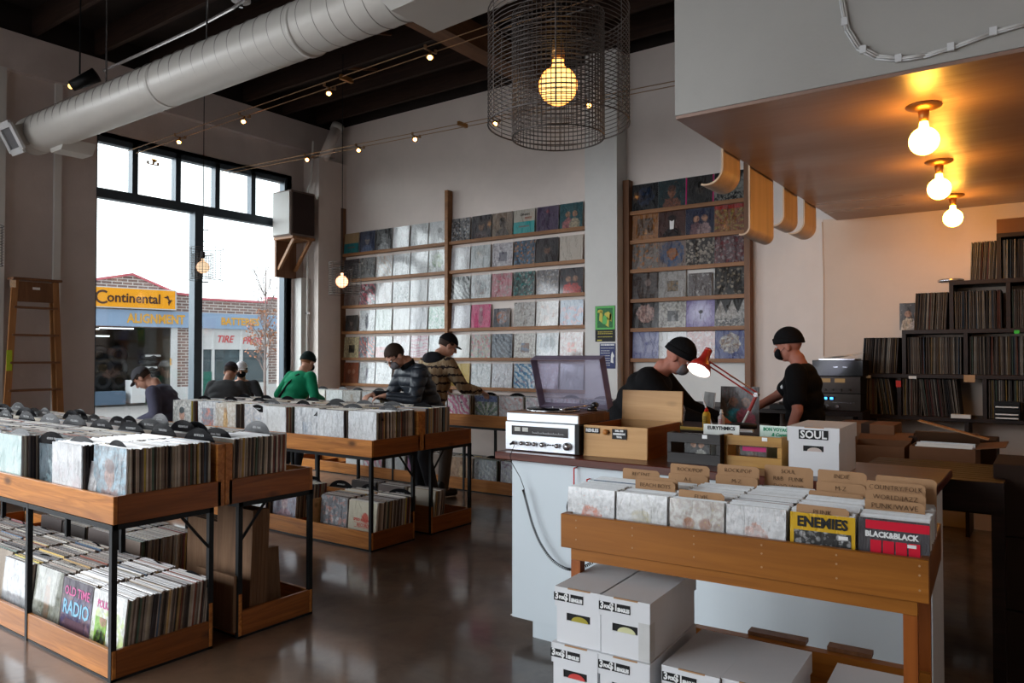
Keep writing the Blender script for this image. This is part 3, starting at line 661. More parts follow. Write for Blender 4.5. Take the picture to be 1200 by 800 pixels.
# every displayed or front-of-bin sleeve: board front with the picture and white inner edge
def front_record(mat, size=LP, th=.007):
    b = MB(); h = size / 2
    b.box(-h, h, 0, th, 0, size, 0)
    me = b.mesh('record_sleeve', [mat, M['sleeve_edge']])
    for p in me.polygons:
        if abs(p.normal.y) < .5: p.material_index = 1
    return me
spcols = [(.50, .46, .38), (.36, .30, .24), (.10, .08, .075), (.05, .045, .05), (.62, .58, .52), (.28, .10, .07), (.10, .15, .22), (.13, .20, .16), (.45, .30, .14), (.55, .38, .12), (.22, .17, .14), (.16, .13, .12), (.32, .26, .22), (.07, .06, .055), (.40, .36, .33), (.30, .12, .12), (.60, .50, .10)]
rwt = [6, 5, 4, 4, 8, 2, 2, 1, 3, 1, 5, 5, 6, 5, 6, 1, .5]
def rcol(bright=1.0):
    c = random.choices(spcols, rwt)[0]; k = random.uniform(.75, 1.2) * bright; return (min(1, c[0] * k), min(1, c[1] * k), min(1, c[2] * k), 1)
NREC = [0]
def put_record(me, loc, rx, rz, label, group, cat='record', name='vinyl_record', bright=1.0, par=None):
    o = bpy.data.objects.new(name, me); COL.objects.link(o); o.location = loc; o.rotation_euler = (rx, 0, rz); o.color = rcol(bright)
    tag(o, label, cat, group); NREC[0] += 1; return o
# bulk far rows: one countless mass
class Bulk:
    def __init__(s): s.mb = MB()
    def sleeve(s, x, y, z, rx, rz, size=LP, th=.0085, sc=1):
        T = Matrix.Translation((x, y, z)) @ Euler((rx, 0, rz)).to_matrix().to_4x4(); h = size / 2
        i = random.choices(range(len(spcols)), rwt)[0]
        b = len(s.mb.v); s.mb.box(-h, h, 0, th, 0, size, 2 + i, T=T); s.mb.mi[-5] = random.choice((0, 0, 0, 1))
BULK = Bulk()
bulkm = [M['sleeve_edge'], flat('dull_sleeve_edges', (.50, .51, .51), .4)] + [flat('spine_stock', c, .5) for c in spcols]
# ================================================================ half-record dividers
def half_disc(r=.150, frac=.62, n=26):
    b = MB(); a0 = math.acos(1 - frac)
    pts = [(r * sin(a), r * cos(a) - r * (1 - frac)) for a in [(-1 + 2 * i / n) * (pi / 2 + .0 if False else math.acos((1 - frac))) for i in range(n + 1)]]
    b.prism(pts, -.001, .001, 'y')
    for rr in (.145, .132, .118, .104):                # groove lands
        q = []
        for i in range(n + 1):
            a = (-1 + 2 * i / n) * math.acos(min(1, r * (1 - frac) / rr)); q.append((rr * sin(a), rr * cos(a) - r * (1 - frac)))
        for s_ in (-1, 1):
            for (p0, q0), (p1, q1) in zip(q, q[1:]): b.add([(p0, s_ * .0016, q0), (p1, s_ * .0016, q1), (p1 * .985, s_ * .0016, q1 + (-.0018)), (p0 * .985, s_ * .0016, q0 - .0018)], [(0, 1, 2, 3)])
    return b.mesh('half_record', M['vinyl'])
def vinyl_mat():
    t = NT('black_vinyl'); t.set('Base Color', (.006, .006, .007)); t.set('Roughness', .14); t.set('Specular IOR Level', .10)
    oc = t.coord(); sp = t.n('ShaderNodeSeparateXYZ'); t.l(oc, sp.inputs[0])
    q = t.math('SQRT', t.math('ADD', t.math('MULTIPLY', sp.outputs[0], sp.outputs[0]), t.math('POWER', t.math('ADD', sp.outputs[2], .057), 2)))
    t.bump(t.math('SINE', t.math('MULTIPLY', q, 2400)), .06, .001); return t.m
M['vinyl'] = vinyl_mat()
ME_DISC = half_disc()
strip = MB().box(-.055, .055, -.0028, -.0018, .030, .052).mesh('label_strip', M['black'])
words = ['SOUL', 'ROCK', 'JAZZ', 'R&B', 'BLUES', 'COUNTRY', 'FOLK']
ME_TXT = []
for w_ in ('A', 'B', 'C', 'D', 'M', 'R', 'S', 'T'): ME_TXT.append(text_mesh(w_ + w_.lower() * 0, .034, M['letterwhite'], .0004))
# label lettering on the dividers is too small to read in the photo: short scored strokes stand for it
def strokes(n):
    b = MB(); x = -.042
    while x < .042:
        w_ = random.uniform(.003, .008)
        b.box(x, x + .0018, -.0030, -.0022, .034, .049)
        if random.random() < .6: b.box(x, x + w_, -.0030, -.0022, .0475, .049)
        if random.random() < .5: b.box(x, x + w_, -.0030, -.0022, .034, .0355)
        x += w_ + .0035
    return b.mesh('divider_lettering', M['letterwhite'])
random.seed(21); ME_STROKE = [strokes(i) for i in range(5)]
NDIV = [0]
def divider(x, y, z, tilt, rz, label, group, lettered=True, sc=.86):
    o = bpy.data.objects.new('record_divider', ME_DISC); COL.objects.link(o); o.location = (x, y, z); o.rotation_euler = (tilt, 0, rz); o.scale = (sc * 1.16, sc, sc * .84)
    tag(o, label, 'divider', group); NDIV[0] += 1
    if lettered:
        c = bpy.data.objects.new('lettering', random.choice(ME_STROKE)); COL.objects.link(c); c.parent = o
    return o
# ================================================================ floor racks for records
def rack(name, label, loc, rz, L, W, ncol, lower=True, lw=None, inset=0, legs=None, cat='record rack', group=None, lower_w=None, flip_end=0, braces=True):
    R = thing(name, label, cat, loc, rz, group)
    zt0, zt1 = .72, .85
    W0 = W; lw = lw or W
    for (z0, z1) in ((zt0, zt1),) + (((.012, .142),) if lower else ()):
        W = W0 if z0 > .5 else lw
        MB().box(0, L, 0, .02, z0, z1).build('front_board', M['fir'], R, bevel=.002)
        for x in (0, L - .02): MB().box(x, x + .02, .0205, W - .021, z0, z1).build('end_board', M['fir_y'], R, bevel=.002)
        MB().box(.021, L - .021, .0205, W - .021, z0 + .005, z0 + .018).build('bottom_board', M['fir'], R)
        MB().box(0, L, W - (.042 if inset and z0 > .5 else .02), W, z0, z0 + (.32 if z0 > .5 else .22)).build('back_board', M['fir'], R, bevel=.002)
        for k in range(1, ncol):
            MB().box(L * k / ncol - .006, L * k / ncol + .006, .021, W - .021, z0 + .018, z0 + .075).build('bin_divider', M['fir_y'], R)
    s = .026; W = W0 - inset
    for x in (legs or (0, L)):
        for y in (0, W - s):
            xx = min(max(x - s / 2, .002), L - s - .002)
            MB().box(xx, xx + s, y + (-.004 if y == 0 else .004), y + s + (-.004 if y == 0 else .004), 0, .719).build('leg', M['steel'], R)
    MB().box(.0, L, -.003, .022, .695, .719).box(.0, L, W - .022, W + .003, .695, .719).box(0, .024, 0, W, .695, .719).box(L - .024, L, 0, W, .695, .719).build('top_rail', M['steel'], R)
    if lower: MB().box(0, L, 0, .02, 0, .011).box(0, L, W - .02, W, 0, .011).box(L - .02, L, 0, W, 0, .011).box(0, .02, 0, W, 0, .011).build('bottom_rail', M['steel'], R)
    if braces:
        for x in (.012, L - .012):
            MB().cyl((x, W - .02, .52), (x, W - .17, .70), .008, n=6).build('brace', M['steel'], R)
    return R
def W_of(loc, rz):
    T = Matrix.Translation(loc) @ Matrix.Rotation(rz, 4, 'Z'); return T
EV = {}
def cover_spec(i): return SPECS[i % len(SPECS)]
WHITEW, CREAM = (.66, .68, .69), (.62, .56, .45)
# picture styles for front-of-bin sleeves (style, c1, c2, c3, wrap)
def fill(T, rz, L, W, ncol, z, y0, y1, cols, where, ident, covers, pitch=.0098, front_y=None, lean=0, gaps=None, top_jit=.006, ranges=None, grp=None):
    """columns counted from local x=0; ident(k) -> True when its sleeves are separate things"""
    cw = L / ncol
    for k in cols:
        xc = cw * (k + .5); a = y0 + (front_y or {}).get(k, random.uniform(0, .05)); b = (ranges or {}).get(k, y1)
        n = int((b - a) / pitch); th = -lean
        cv = covers.get(k)
        for j in range(n):
            y = a + j * pitch; dx = random.uniform(-.004, .004); zz = z + random.uniform(0, top_jit); rr = th + random.uniform(-.012, .012)
            p = T @ Vector((xc + dx, y, zz))
            if j == 0 and cv:
                mat, desc = cv; put_record(front_record(mat), p, rr, rz, desc, None); continue
            if ident(k, j):
                put_record(ME_PACK if random.random() < .8 else ME_THICK, p, rr, rz, 'packed record sleeve %s' % where(k), (grp or 'packed records') + ' ' + where(k))
            else: BULK.sleeve(p.x, p.y, p.z, rr, rz)
ORD = ['first', 'second', 'third', 'fourth', 'fifth', 'sixth', 'seventh', 'eighth', 'ninth', 'tenth', 'eleventh']
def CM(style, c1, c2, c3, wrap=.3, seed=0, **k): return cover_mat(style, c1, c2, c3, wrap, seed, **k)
W3 = (.70, .72, .73)
# ---------------------------------------------------------------- near island (A)
AX1, AX0 = -3.52, -7.36; AL = AX1 - AX0; NA = 11
RA = rack('record_rack', 'near front record rack with orange plank rims, two tiers, closest to the camera at left', (AX0, 1.752, 0), 0, AL, .575, NA, lw=.51, inset=.065, legs=(0, AL / 3, 2 * AL / 3 - .3, AL - .9, AL))
RB_ = rack('record_rack', 'rear rack standing back to back with the near one, cardboard pads in its lower tier', (AX1, 2.902, 0), pi, AL, .572, NA, lw=.487, inset=.085, legs=(0, AL / 3, 2 * AL / 3, AL))
TA = Matrix.Translation((AX0, 1.752, 0)); TB = Matrix.Translation((AX1, 2.902, 0)) @ Matrix.Rotation(pi, 4, 'Z')
random.seed(5)
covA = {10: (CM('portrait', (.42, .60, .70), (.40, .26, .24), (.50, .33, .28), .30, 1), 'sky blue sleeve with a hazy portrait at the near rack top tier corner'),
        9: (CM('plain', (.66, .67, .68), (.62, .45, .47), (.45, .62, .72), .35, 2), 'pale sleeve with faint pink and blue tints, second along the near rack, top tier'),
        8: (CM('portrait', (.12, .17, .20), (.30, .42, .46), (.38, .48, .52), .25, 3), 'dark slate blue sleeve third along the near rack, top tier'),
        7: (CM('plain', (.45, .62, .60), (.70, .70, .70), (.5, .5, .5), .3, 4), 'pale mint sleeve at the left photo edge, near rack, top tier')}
wA = lambda k: 'in near rack top tier, %s bin from corner' % ORD[10 - k]
fill(TA, 0, AL, .535, NA, .742, .035, .515, range(NA), wA, lambda k, j: k >= 9, covA, front_y={10: .030, 9: -.008, 8: 0.075, 7: -.008, 6: .05})
wB = lambda k: 'in near rear rack top tier, %s bin from aisle' % ORD[k]
fill(TB, pi, AL, .535, NA, .742, .18, .525, range(NA), wB, lambda k, j: k == 0, {}, pitch=.0115, lean=-.03, front_y={k: 0 for k in range(11)})
# a thin tilted sleeve beside the corner sleeve
put_record(front_record(CM('figure', (.68, .68, .68), (.25, .2, .22), (.5, .4, .4), .3, 9), .18), (-3.905, 1.80, .80), -.12, .1, 'small pale sleeve leaning in the gap beside the sky blue portrait sleeve', None)
# lower tier of the near rack
def radio_mat(): return CM('bandtop', (.05, .035, .06), (.07, .06, .14), (.18, .10, .12), .05, 12)
m_ = radio_mat()
covAL = {10: (CM('bandtop', (.72, .72, .70), (.70, .71, .68), (.50, .60, .25), .12, 14), 'white sleeve with pink lettering and a green panel at the near corner, bottom tier'),
         9: (m_, 'navy sleeve lettered OLD TIME RADIO, bottom tier of the near rack'),
         8: (CM('figure', (.30, .31, .25), (.30, .17, .08), (.5, .4, .3), .25, 16), 'olive sleeve with a tan figure, third bin of the bottom tier'),
         7: (CM('square', (.40, .42, .43), (.45, .47, .50), (.55, .56, .56), .3, 17), 'dull grey sleeve at the left end of the visible bottom tier')}
wAL = lambda k: 'in near rack bottom tier, %s bin from corner' % ORD[10 - k]
random.seed(8)
fill(TA, 0, AL, .535, NA, .034, .05, .50, range(3, NA), wAL, lambda k, j: k >= 9, covAL, pitch=.0098, front_y={10: .0, 9: .01, 8: .02, 7: 0}, lean=.10, top_jit=.012)
# lettering on the two readable sleeves
def text_on(o, s, size, x, z, mat, sx=1, y=-.0012, name='lettering', bold=.001, shear=0):
    me = text_mesh(s, size, mat, .0006, 'CENTER', sx, shear, bold); return obj(name, me, o, loc=(x, y, z))
def by_label(sub):
    for o in bpy.data.objects:
        if sub in str(o.get('label', '')): return o
pinkink = flat('pink_ink', (.62, .16, .34), .5); blueink = flat('pale_blue_ink', (.25, .50, .66), .5)
r = by_label('OLD TIME RADIO'); text_on(r, 'OLD TIME', .062, 0, .255, pinkink, .95); text_on(r, 'RADIO', .098, 0, .172, blueink, .92, bold=.002)
MB().box(-.10, .10, -.0014, -.0008, .03, .12).build('picture', flat('plum_picture', (.10, .05, .07), .5, 0, .5, 40), r)
r = by_label('pink lettering and a green'); text_on(r, 'POLKA', .05, -.05, .25, pinkink, .8); MB().box(-.12, -.01, -.0014, -.0006, .03, .19).build('picture', CM('pair', (.25, .50, .06), (.02, .02, .02), (.60, .22, .03), 0, 3), r)
# cardboard pads stored in the lower tier of the rear rack
def pads(x, y, z, w, h, n, th, rz, rx, label):
    P = thing('cardboard_pad_bundle', label, 'cardboard', (x, y, z), rz, 'cardboard pads in the lower tier'); 
    for i in range(n): MB().box(-w / 2, w / 2, i * th, i * th + th * .93, 0, h - random.uniform(0, .006), T=Matrix.Rotation(rx, 4, 'X')).build('cardboard_pad', M['kraftboard'], P)
    return P
pads(-3.72, 2.50, .036, .33, .62, 5, .022, 0, -.04, 'tall bundle of brown cardboard pads standing behind the steel leg')
pads(-3.70, 2.392, .036, .34, .30, 1, .016, 0, 0, 'low single brown pad behind the wooden back board')
pads(-3.66, 2.66, .036, .24, .36, 4, .016, 1.42, -.10, 'short bundle of pads leaning out over the end board')
pads(-4.10, 2.56, .036, .34, .50, 6, .02, 0, -.03, 'second bundle of tall brown pads further along the lower tier')
pads(-4.02, 2.78, .036, .30, .46, 3, .02, 0, .05, 'tall brown pads standing at the aisle side of the lower tier')
# ---------------------------------------------------------------- middle island (B)
BX1, BX0 = -4.245, -7.15; BL = BX1 - BX0; NB = 8
rack('record_rack', 'middle front record rack with records in white outer bags, ending beside the aisle', (BX0, 4.066, 0), 0, BL, .562, NB, lw=.48, inset=.08, legs=(0, BL / 2 - .1, BL))
rack('record_rack', 'middle rear record rack, back to back with the middle front one', (BX1, 5.282, 0), pi, BL, .652, NB, lw=.535, inset=.12, legs=(0, BL / 2, BL))
TC = Matrix.Translation((BX0, 4.066, 0)); TD = Matrix.Translation((BX1, 5.282, 0)) @ Matrix.Rotation(pi, 4, 'Z')
random.seed(15)
wC = lambda k: 'in middle rack top tier, %s bin from aisle' % ORD[7 - k]
covC = {7: (CM('plain', W3, (.60, .64, .66), W3, .5, 21), 'white plastic bagged sleeve at the aisle corner of the middle rack'),
        6: (CM('plain', W3, (.55, .58, .62), W3, .6, 22), 'crinkled white sleeve, second bin from the aisle corner of the middle rack'),
        5: (CM('square', W3, (.42, .48, .56), (.62, .66, .7), .5, 23), 'white sleeve with a grey blue patch, third bin of the middle rack'),
        4: (CM('plain', (.68, .69, .68), (.5, .52, .55), W3, .3, 24), 'plain white sleeve in the fourth bin of the middle rack'),
        3: (CM('square', (.66, .64, .62), (.42, .52, .66), (.60, .55, .5), .2, 25), 'white sleeve with a soft blue square, fifth bin of the middle rack'),
        2: (CM('figure', (.62, .60, .55), (.60, .38, .16), (.45, .25, .12), .1, 26), 'cream sleeve with a tan figure, sixth bin of the middle rack'),
        1: (CM('frame', (.66, .67, .67), (.30, .33, .38), (.62, .25, .20), .1, 27), 'white framed sleeve with a grey and red picture, seventh bin of the middle rack'),
        0: (CM('portrait', (.66, .66, .62), (.08, .12, .13), (.50, .28, .20), .05, 28), 'white sleeve with a dark haired portrait at the far left of the middle rack')}
fill(TC, 0, BL, .535, NB, .742, .06, .51, range(NB), wC, lambda k, j: k == 7, covC, pitch=.0115, front_y={k: [.0, .05, .0, .06, .0, .055, .0, .005][k] for k in range(8)})
wD = lambda k: 'in middle rear rack top tier, %s bin from aisle' % ORD[k]
fill(TD, pi, BL, .535, NB, .742, .28, .60, range(NB), wD, lambda k, j: False, {}, pitch=.012, front_y={k: 0 for k in range(8)}, lean=-.02)
# lower tier, front
random.seed(18)
covCL = {7: (CM('lines', (.62, .58, .45), (.62, .57, .44), (.60, .12, .08), .05, 31), 'cream sleeve with red stamped lettering, bottom tier corner of the middle rack'),
         6: (CM('crowd', (.20, .22, .25), (.60, .62, .64), (.62, .28, .22), .35, 32), 'crinkly grey sleeve with a red and yellow crest, bottom tier of the middle rack'),
         4: (CM('portrait', (.42, .46, .56), (.52, .34, .40), (.62, .5, .5), .25, 33), 'lilac grey sleeve with a pink figure, bottom tier of the middle rack'),
         3: (CM('plain', W3, (.5, .55, .6), W3, .5, 34), 'white sleeve half hidden by the near rack, bottom tier of the middle rack')}
wCL = lambda k: 'in the %s bin from the aisle end, bottom tier of the middle rack' % ORD[7 - k]
fill(TC, 0, BL, .535, NB, .034, .06, .50, [3, 4, 6, 7], wCL, lambda k, j: False, covCL, pitch=.0125, lean=.08, top_jit=.012, front_y={7: 0, 6: .02, 4: .1, 3: .05})
MB().box(BX0 + BL / NB * 6 - .01, BX0 + BL / NB * 6 + .01, 4.09, 4.58, .05, .32).build('birch_partition', M['lightbox'])
tag(bpy.data.objects['birch_partition'], 'pale wood partition panel between two bottom bins of the middle rack', 'panel')
wDL = lambda k: 'in the %s bin from the aisle end, rear bottom tier of the middle rack' % ORD[k]
fill(TD, pi, BL, .535, NB, .034, .36, .50, [0, 1, 2], wDL, lambda k, j: False, {}, pitch=.02, lean=-.12, front_y={k: 0 for k in range(8)})
r = by_label('red stamped lettering'); ri = flat('faded_red_ink', (.60, .10, .07), .6)
text_on(r, 'SPEED READING', .028, .0, .17, ri, .95); text_on(r, 'RECORD', .034, .01, .13, ri, 1.0)
MB().box(-.09, .09, -.0014, -.0008, .112, .115).box(-.09, .09, -.0014, -.0008, .148, .151).build('frame_line', ri, r)
# ---------------------------------------------------------------- racks along the record wall
WY = 6.52
LW = 4.95; WX0 = -8.45; NW = 14
rack('record_rack', 'long record rack standing along the back wall under the displayed sleeves', (WX0, WY, 0), 0, LW, .60, NW, legs=(0, .6, 2.0, 3.1, 4.2, LW), braces=False)
TW = Matrix.Translation((WX0, WY, 0))
random.seed(33)
wp = [('plain', W3, (.6, .62, .6), W3, .4, 'plain white'), ('band', (.66, .64, .58), (.35, .22, .18), (.6, .6, .6), .1, 'cream over brown'), ('plain', (.68, .70, .70), (.58, .62, .62), W3, .5, 'crinkled white'), ('figure', (.66, .66, .64), (.5, .42, .36), (.4, .3, .2), .2, 'off white'), ('blob', (.64, .65, .66), (.5, .55, .6), (.7, .6, .5), .3, 'pale grey'),
      ('streak', (.45, .5, .55), (.68, .70, .72), (.3, .3, .35), .3, 'blue grey'), ('plain', (.6, .62, .62), W3, W3, .3, 'milky'), ('square', W3, (.2, .2, .24), (.4, .4, .45), .1, 'white with a small dark photo'), ('streak', (.66, .66, .66), (.62, .12, .28), (.06, .05, .08), .2, 'black, white and crimson streaked'), ('burst', (.20, .26, .50), (.64, .66, .62), (.30, .42, .24), .05, 'blue starry topped white'),
      ('streak', (.66, .5, .5), (.66, .68, .7), (.55, .2, .16), .3, 'pink and white'), ('streak', (.6, .45, .5), (.66, .68, .7), (.3, .3, .35), .4, 'pale rose'), ('crowd', (.62, .6, .6), (.5, .3, .3), (.2, .2, .2), .3, 'pale speckled'), ('portrait', (.06, .06, .08), (.16, .15, .18), (.3, .28, .3), .2, 'near black')]
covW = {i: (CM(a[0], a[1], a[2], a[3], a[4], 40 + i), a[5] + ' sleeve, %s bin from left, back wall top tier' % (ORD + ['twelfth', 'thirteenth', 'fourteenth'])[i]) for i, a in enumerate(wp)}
wW = lambda k: 'along the back wall rack'
fill(TW, 0, LW, .60, NW, .742, .03, .30, range(NW), wW, lambda k, j: False, covW, pitch=.012, front_y={k: (k * 7 % 4) * .012 for k in range(14)})
lp = [('plain', W3, (.6, .6, .6), W3, .3, 'white'), ('streak', (.6, .2, .3), W3, (.3, .3, .4), .2, 'pink white'), ('plain', W3, W3, W3, .4, 'milky white'), ('portrait', (.5, .16, .36), (.3, .3, .5), (.6, .3, .3), .15, 'magenta'), ('figure', (.42, .26, .16), (.5, .35, .2), (.2, .1, .05), .1, 'brown'), ('streak', (.4, .46, .52), (.66, .7, .72), (.3, .3, .4), .4, 'ice blue'), ('streak', (.5, .5, .6), W3, (.3, .2, .3), .4, 'lavender'),
      ('square', (.5, .45, .42), (.3, .22, .18), (.5, .4, .3), .2, 'taupe')]
covWL = {k: (CM(a[0], a[1], a[2], a[3], a[4], 60 + i), a[5] + ' sleeve in back wall lower tier, %s bin from left' % (ORD + ['twelfth', 'thirteenth'])[k]) for i, (k, a) in enumerate(zip((3, 4, 5, 6, 8, 9, 10, 12), lp))}
covWL[11] = (CM('plain', (.70, .68, .62), (.66, .62, .55), W3, .05, 71), 'white sleeve with bold crimson slanted lettering, lower tier beside the counter')
fill(TW, 0, LW, .60, NW, .034, .05, .34, range(3, 13), wW, lambda k, j: False, covWL, pitch=.013, lean=.05, top_jit=.01)
r = by_label('bold crimson slanted'); cr_ = flat('crimson_ink', (.45, .02, .10), .5)
text_on(r, 'LAST CALL', .066, 0, .20, cr_, .85, shear=.3, bold=.003); text_on(r, 'CITY', .06, .03, .12, cr_, .9, shear=.3, bold=.003)
# ---------------------------------------------------------------- dividers
def row_div(T, rz, L, n, z, spots, grp, fmt):
    cw = L / n
    for (k, y, dz, dr, tl) in spots:
        p = T @ Vector((cw * (k + .5), y, z + dz)); divider(p.x, p.y, p.z, tl, rz + dr, fmt(k, y), grp)
zt = .742 + LP - .012
random.seed(77)
spA = []
for k in range(0, 11):
    spA.append((k, .07 + random.uniform(0, .04), 0, random.uniform(-.12, .12), random.uniform(-.25, .1)))
    if k % 3 != 1: spA.append((k, .10 + random.uniform(0, .06), -.02, random.uniform(-.15, .15), random.uniform(-.2, .2)))
    if k > 1 and k % 2 == 0: spA.append((k, .30 + random.uniform(-.05, .05), -.028, random.uniform(-.15, .15), random.uniform(-.2, .2)))
spA = [s for s in spA if not (s[0] in (0, 1) and s[1] < .1)]
for k, y, a, b, c in spA:
    p = TA @ Vector((AL / NA * (k + .5), y, zt + a - .02)); divider(p.x, p.y, p.z, c, b, 'black half record divider %s' % wA(k), 'half record dividers ' + wA(k))
spR = []
for k in range(0, 11):
    for y in (.50,) + ((.44,) if k % 2 else ()) + ((.28,) if k % 3 == 0 else ()):
        spR.append((k, y + random.uniform(-.01, .01), random.uniform(0, .03), random.uniform(-.12, .12), random.uniform(-.2, .1)))
for k, y, a, b, c in spR:
    p = TB @ Vector((AL / NA * (k + .5) + random.uniform(-.04, .04), y, zt + a - .005)); divider(p.x, p.y, p.z, c, b, 'black half record divider %s' % wB(k), 'half record dividers ' + wB(k))
# extra tall ones on the divider boards behind the near bins
for k in range(1, 11):
    p = TA @ Vector((AL / NA * (k + .5) + .02, .522, zt + random.uniform(.0, .02))); divider(p.x, p.y, p.z, random.uniform(-.1, .1), random.uniform(-.15, .1), 'black divider at the back board of near rack, %s bin from corner' % ORD[10 - k], 'dividers at the back of the near rack')
for k in range(8):
    p = TC @ Vector((BL / NB * (k + .5), .30 + (k % 3) * .06, zt - .012)); divider(p.x, p.y, p.z, random.uniform(-.2, .1), random.uniform(-.1, .1), 'black half record divider %s' % wC(k), 'half record dividers ' + wC(k))
    if k % 2:
        p = TC @ Vector((BL / NB * (k + .62), .12, zt - .05)); divider(p.x, p.y, p.z, random.uniform(-.2, .1), random.uniform(-.1, .1), 'low half record divider near the front %s' % wC(k), 'low dividers ' + wC(k))
    p = TD @ Vector((BL / NB * (k + .5), .45, zt - .015)); divider(p.x, p.y, p.z, random.uniform(-.1, .2), pi + random.uniform(-.1, .1), 'black half record divider %s' % wD(k), 'half record dividers ' + wD(k))
for k in range(14):
    if k in (11,): continue
    p = TW @ Vector((LW / NW * (k + .5), .14 + (k % 3) * .03, zt - .015)); divider(p.x, p.y, p.z, random.uniform(-.15, .1), random.uniform(-.1, .1), 'black half record divider in the %s bin from the left along the back wall' % (ORD + ['twelfth', 'thirteenth', 'fourteenth'])[k], 'dividers along the back wall')
    if 5 < k < 13:
        p = TW @ Vector((LW / NW * (k + .5), .20, .034 + LP - .03)); divider(p.x, p.y, p.z, random.uniform(-.15, .1), random.uniform(-.1, .1), 'half record divider in the lower tier along the back wall, %s bin from the left' % (ORD + ['twelfth', 'thirteenth'])[k], 'lower dividers along the back wall')
for k in (4, 5, 6, 7, 8, 9, 10):
    p = TA @ Vector((AL / NA * (k + .5), .51, .034 + LP - .05)); divider(p.x, p.y, p.z, .1, random.uniform(-.2, .2), 'half record divider at the back of near bottom tier, %s bin from corner' % ORD[10 - k], 'dividers in the near bottom tier')
    if k < 9:
        p = TA @ Vector((AL / NA * (k + .5), .22, .034 + LP - .06)); divider(p.x, p.y, p.z, .0, random.uniform(-.2, .2), 'half record divider mid row in near bottom tier, %s bin from corner' % ORD[10 - k], 'mid row dividers in the near bottom tier')
for k in (4, 5, 6, 7):
    p = TC @ Vector((BL / NB * (k + .5), .50, .034 + LP - .02)); divider(p.x, p.y, p.z, 0, random.uniform(-.2, .2), 'half record divider in middle rack bottom tier, %s bin from aisle' % ORD[7 - k], 'dividers in the middle bottom tier')
# bottom tier of the rear near rack, far part
random.seed(41)
fill(TB, pi, AL, .535, NA, .034, .08, .48, [3, 4, 5, 6], lambda k: 'x', lambda k, j: False, {}, pitch=.0125, lean=-.05)
# ================================================================ displayed records on the back wall
YS = 7.655
def shelf_unit(name, label, x0, x1, posts, zs, ztop, ledge=.07, right_wide=0):
    U = thing(name, label, 'wall shelf', (0, YS, 0))
    for x, w_ in posts: MB().box(x - w_ / 2, x + w_ / 2, -.10, 0, .9, ztop).build('post', M['shelfpost'] if right_wide or x < -8 else M['shelfwood'], U, bevel=.002)
    for z in zs:
        xs = [x for x, _ in posts]
        for (a, wa), (b, wb) in zip(posts, posts[1:]):
            MB().box(a + wa / 2, b - wb / 2, -ledge, 0, z - .028, z).box(a + wa / 2, b - wb / 2, -ledge - .008, -ledge, z - .028, z + .014).build('shelf_board', M['shelfwood'], U, bevel=.001)
    return U
ZS = [3.00, 2.615, 2.23, 1.85, 1.465, 1.09]
shelf_unit('record_display_shelf', 'wide wall shelf of thin brown ledges holding seventy records face out', -8.58, -4.40, [(-8.585, .06), (-6.505, .055), (-4.36, .04)], ZS, 3.70)
ZR = [3.085, 2.765, 2.44, 2.12, 1.80, 1.47]
ZR = [3.10, 2.775, 2.45, 2.12, 1.795, 1.46]
g_ = (.60, .62, .64)
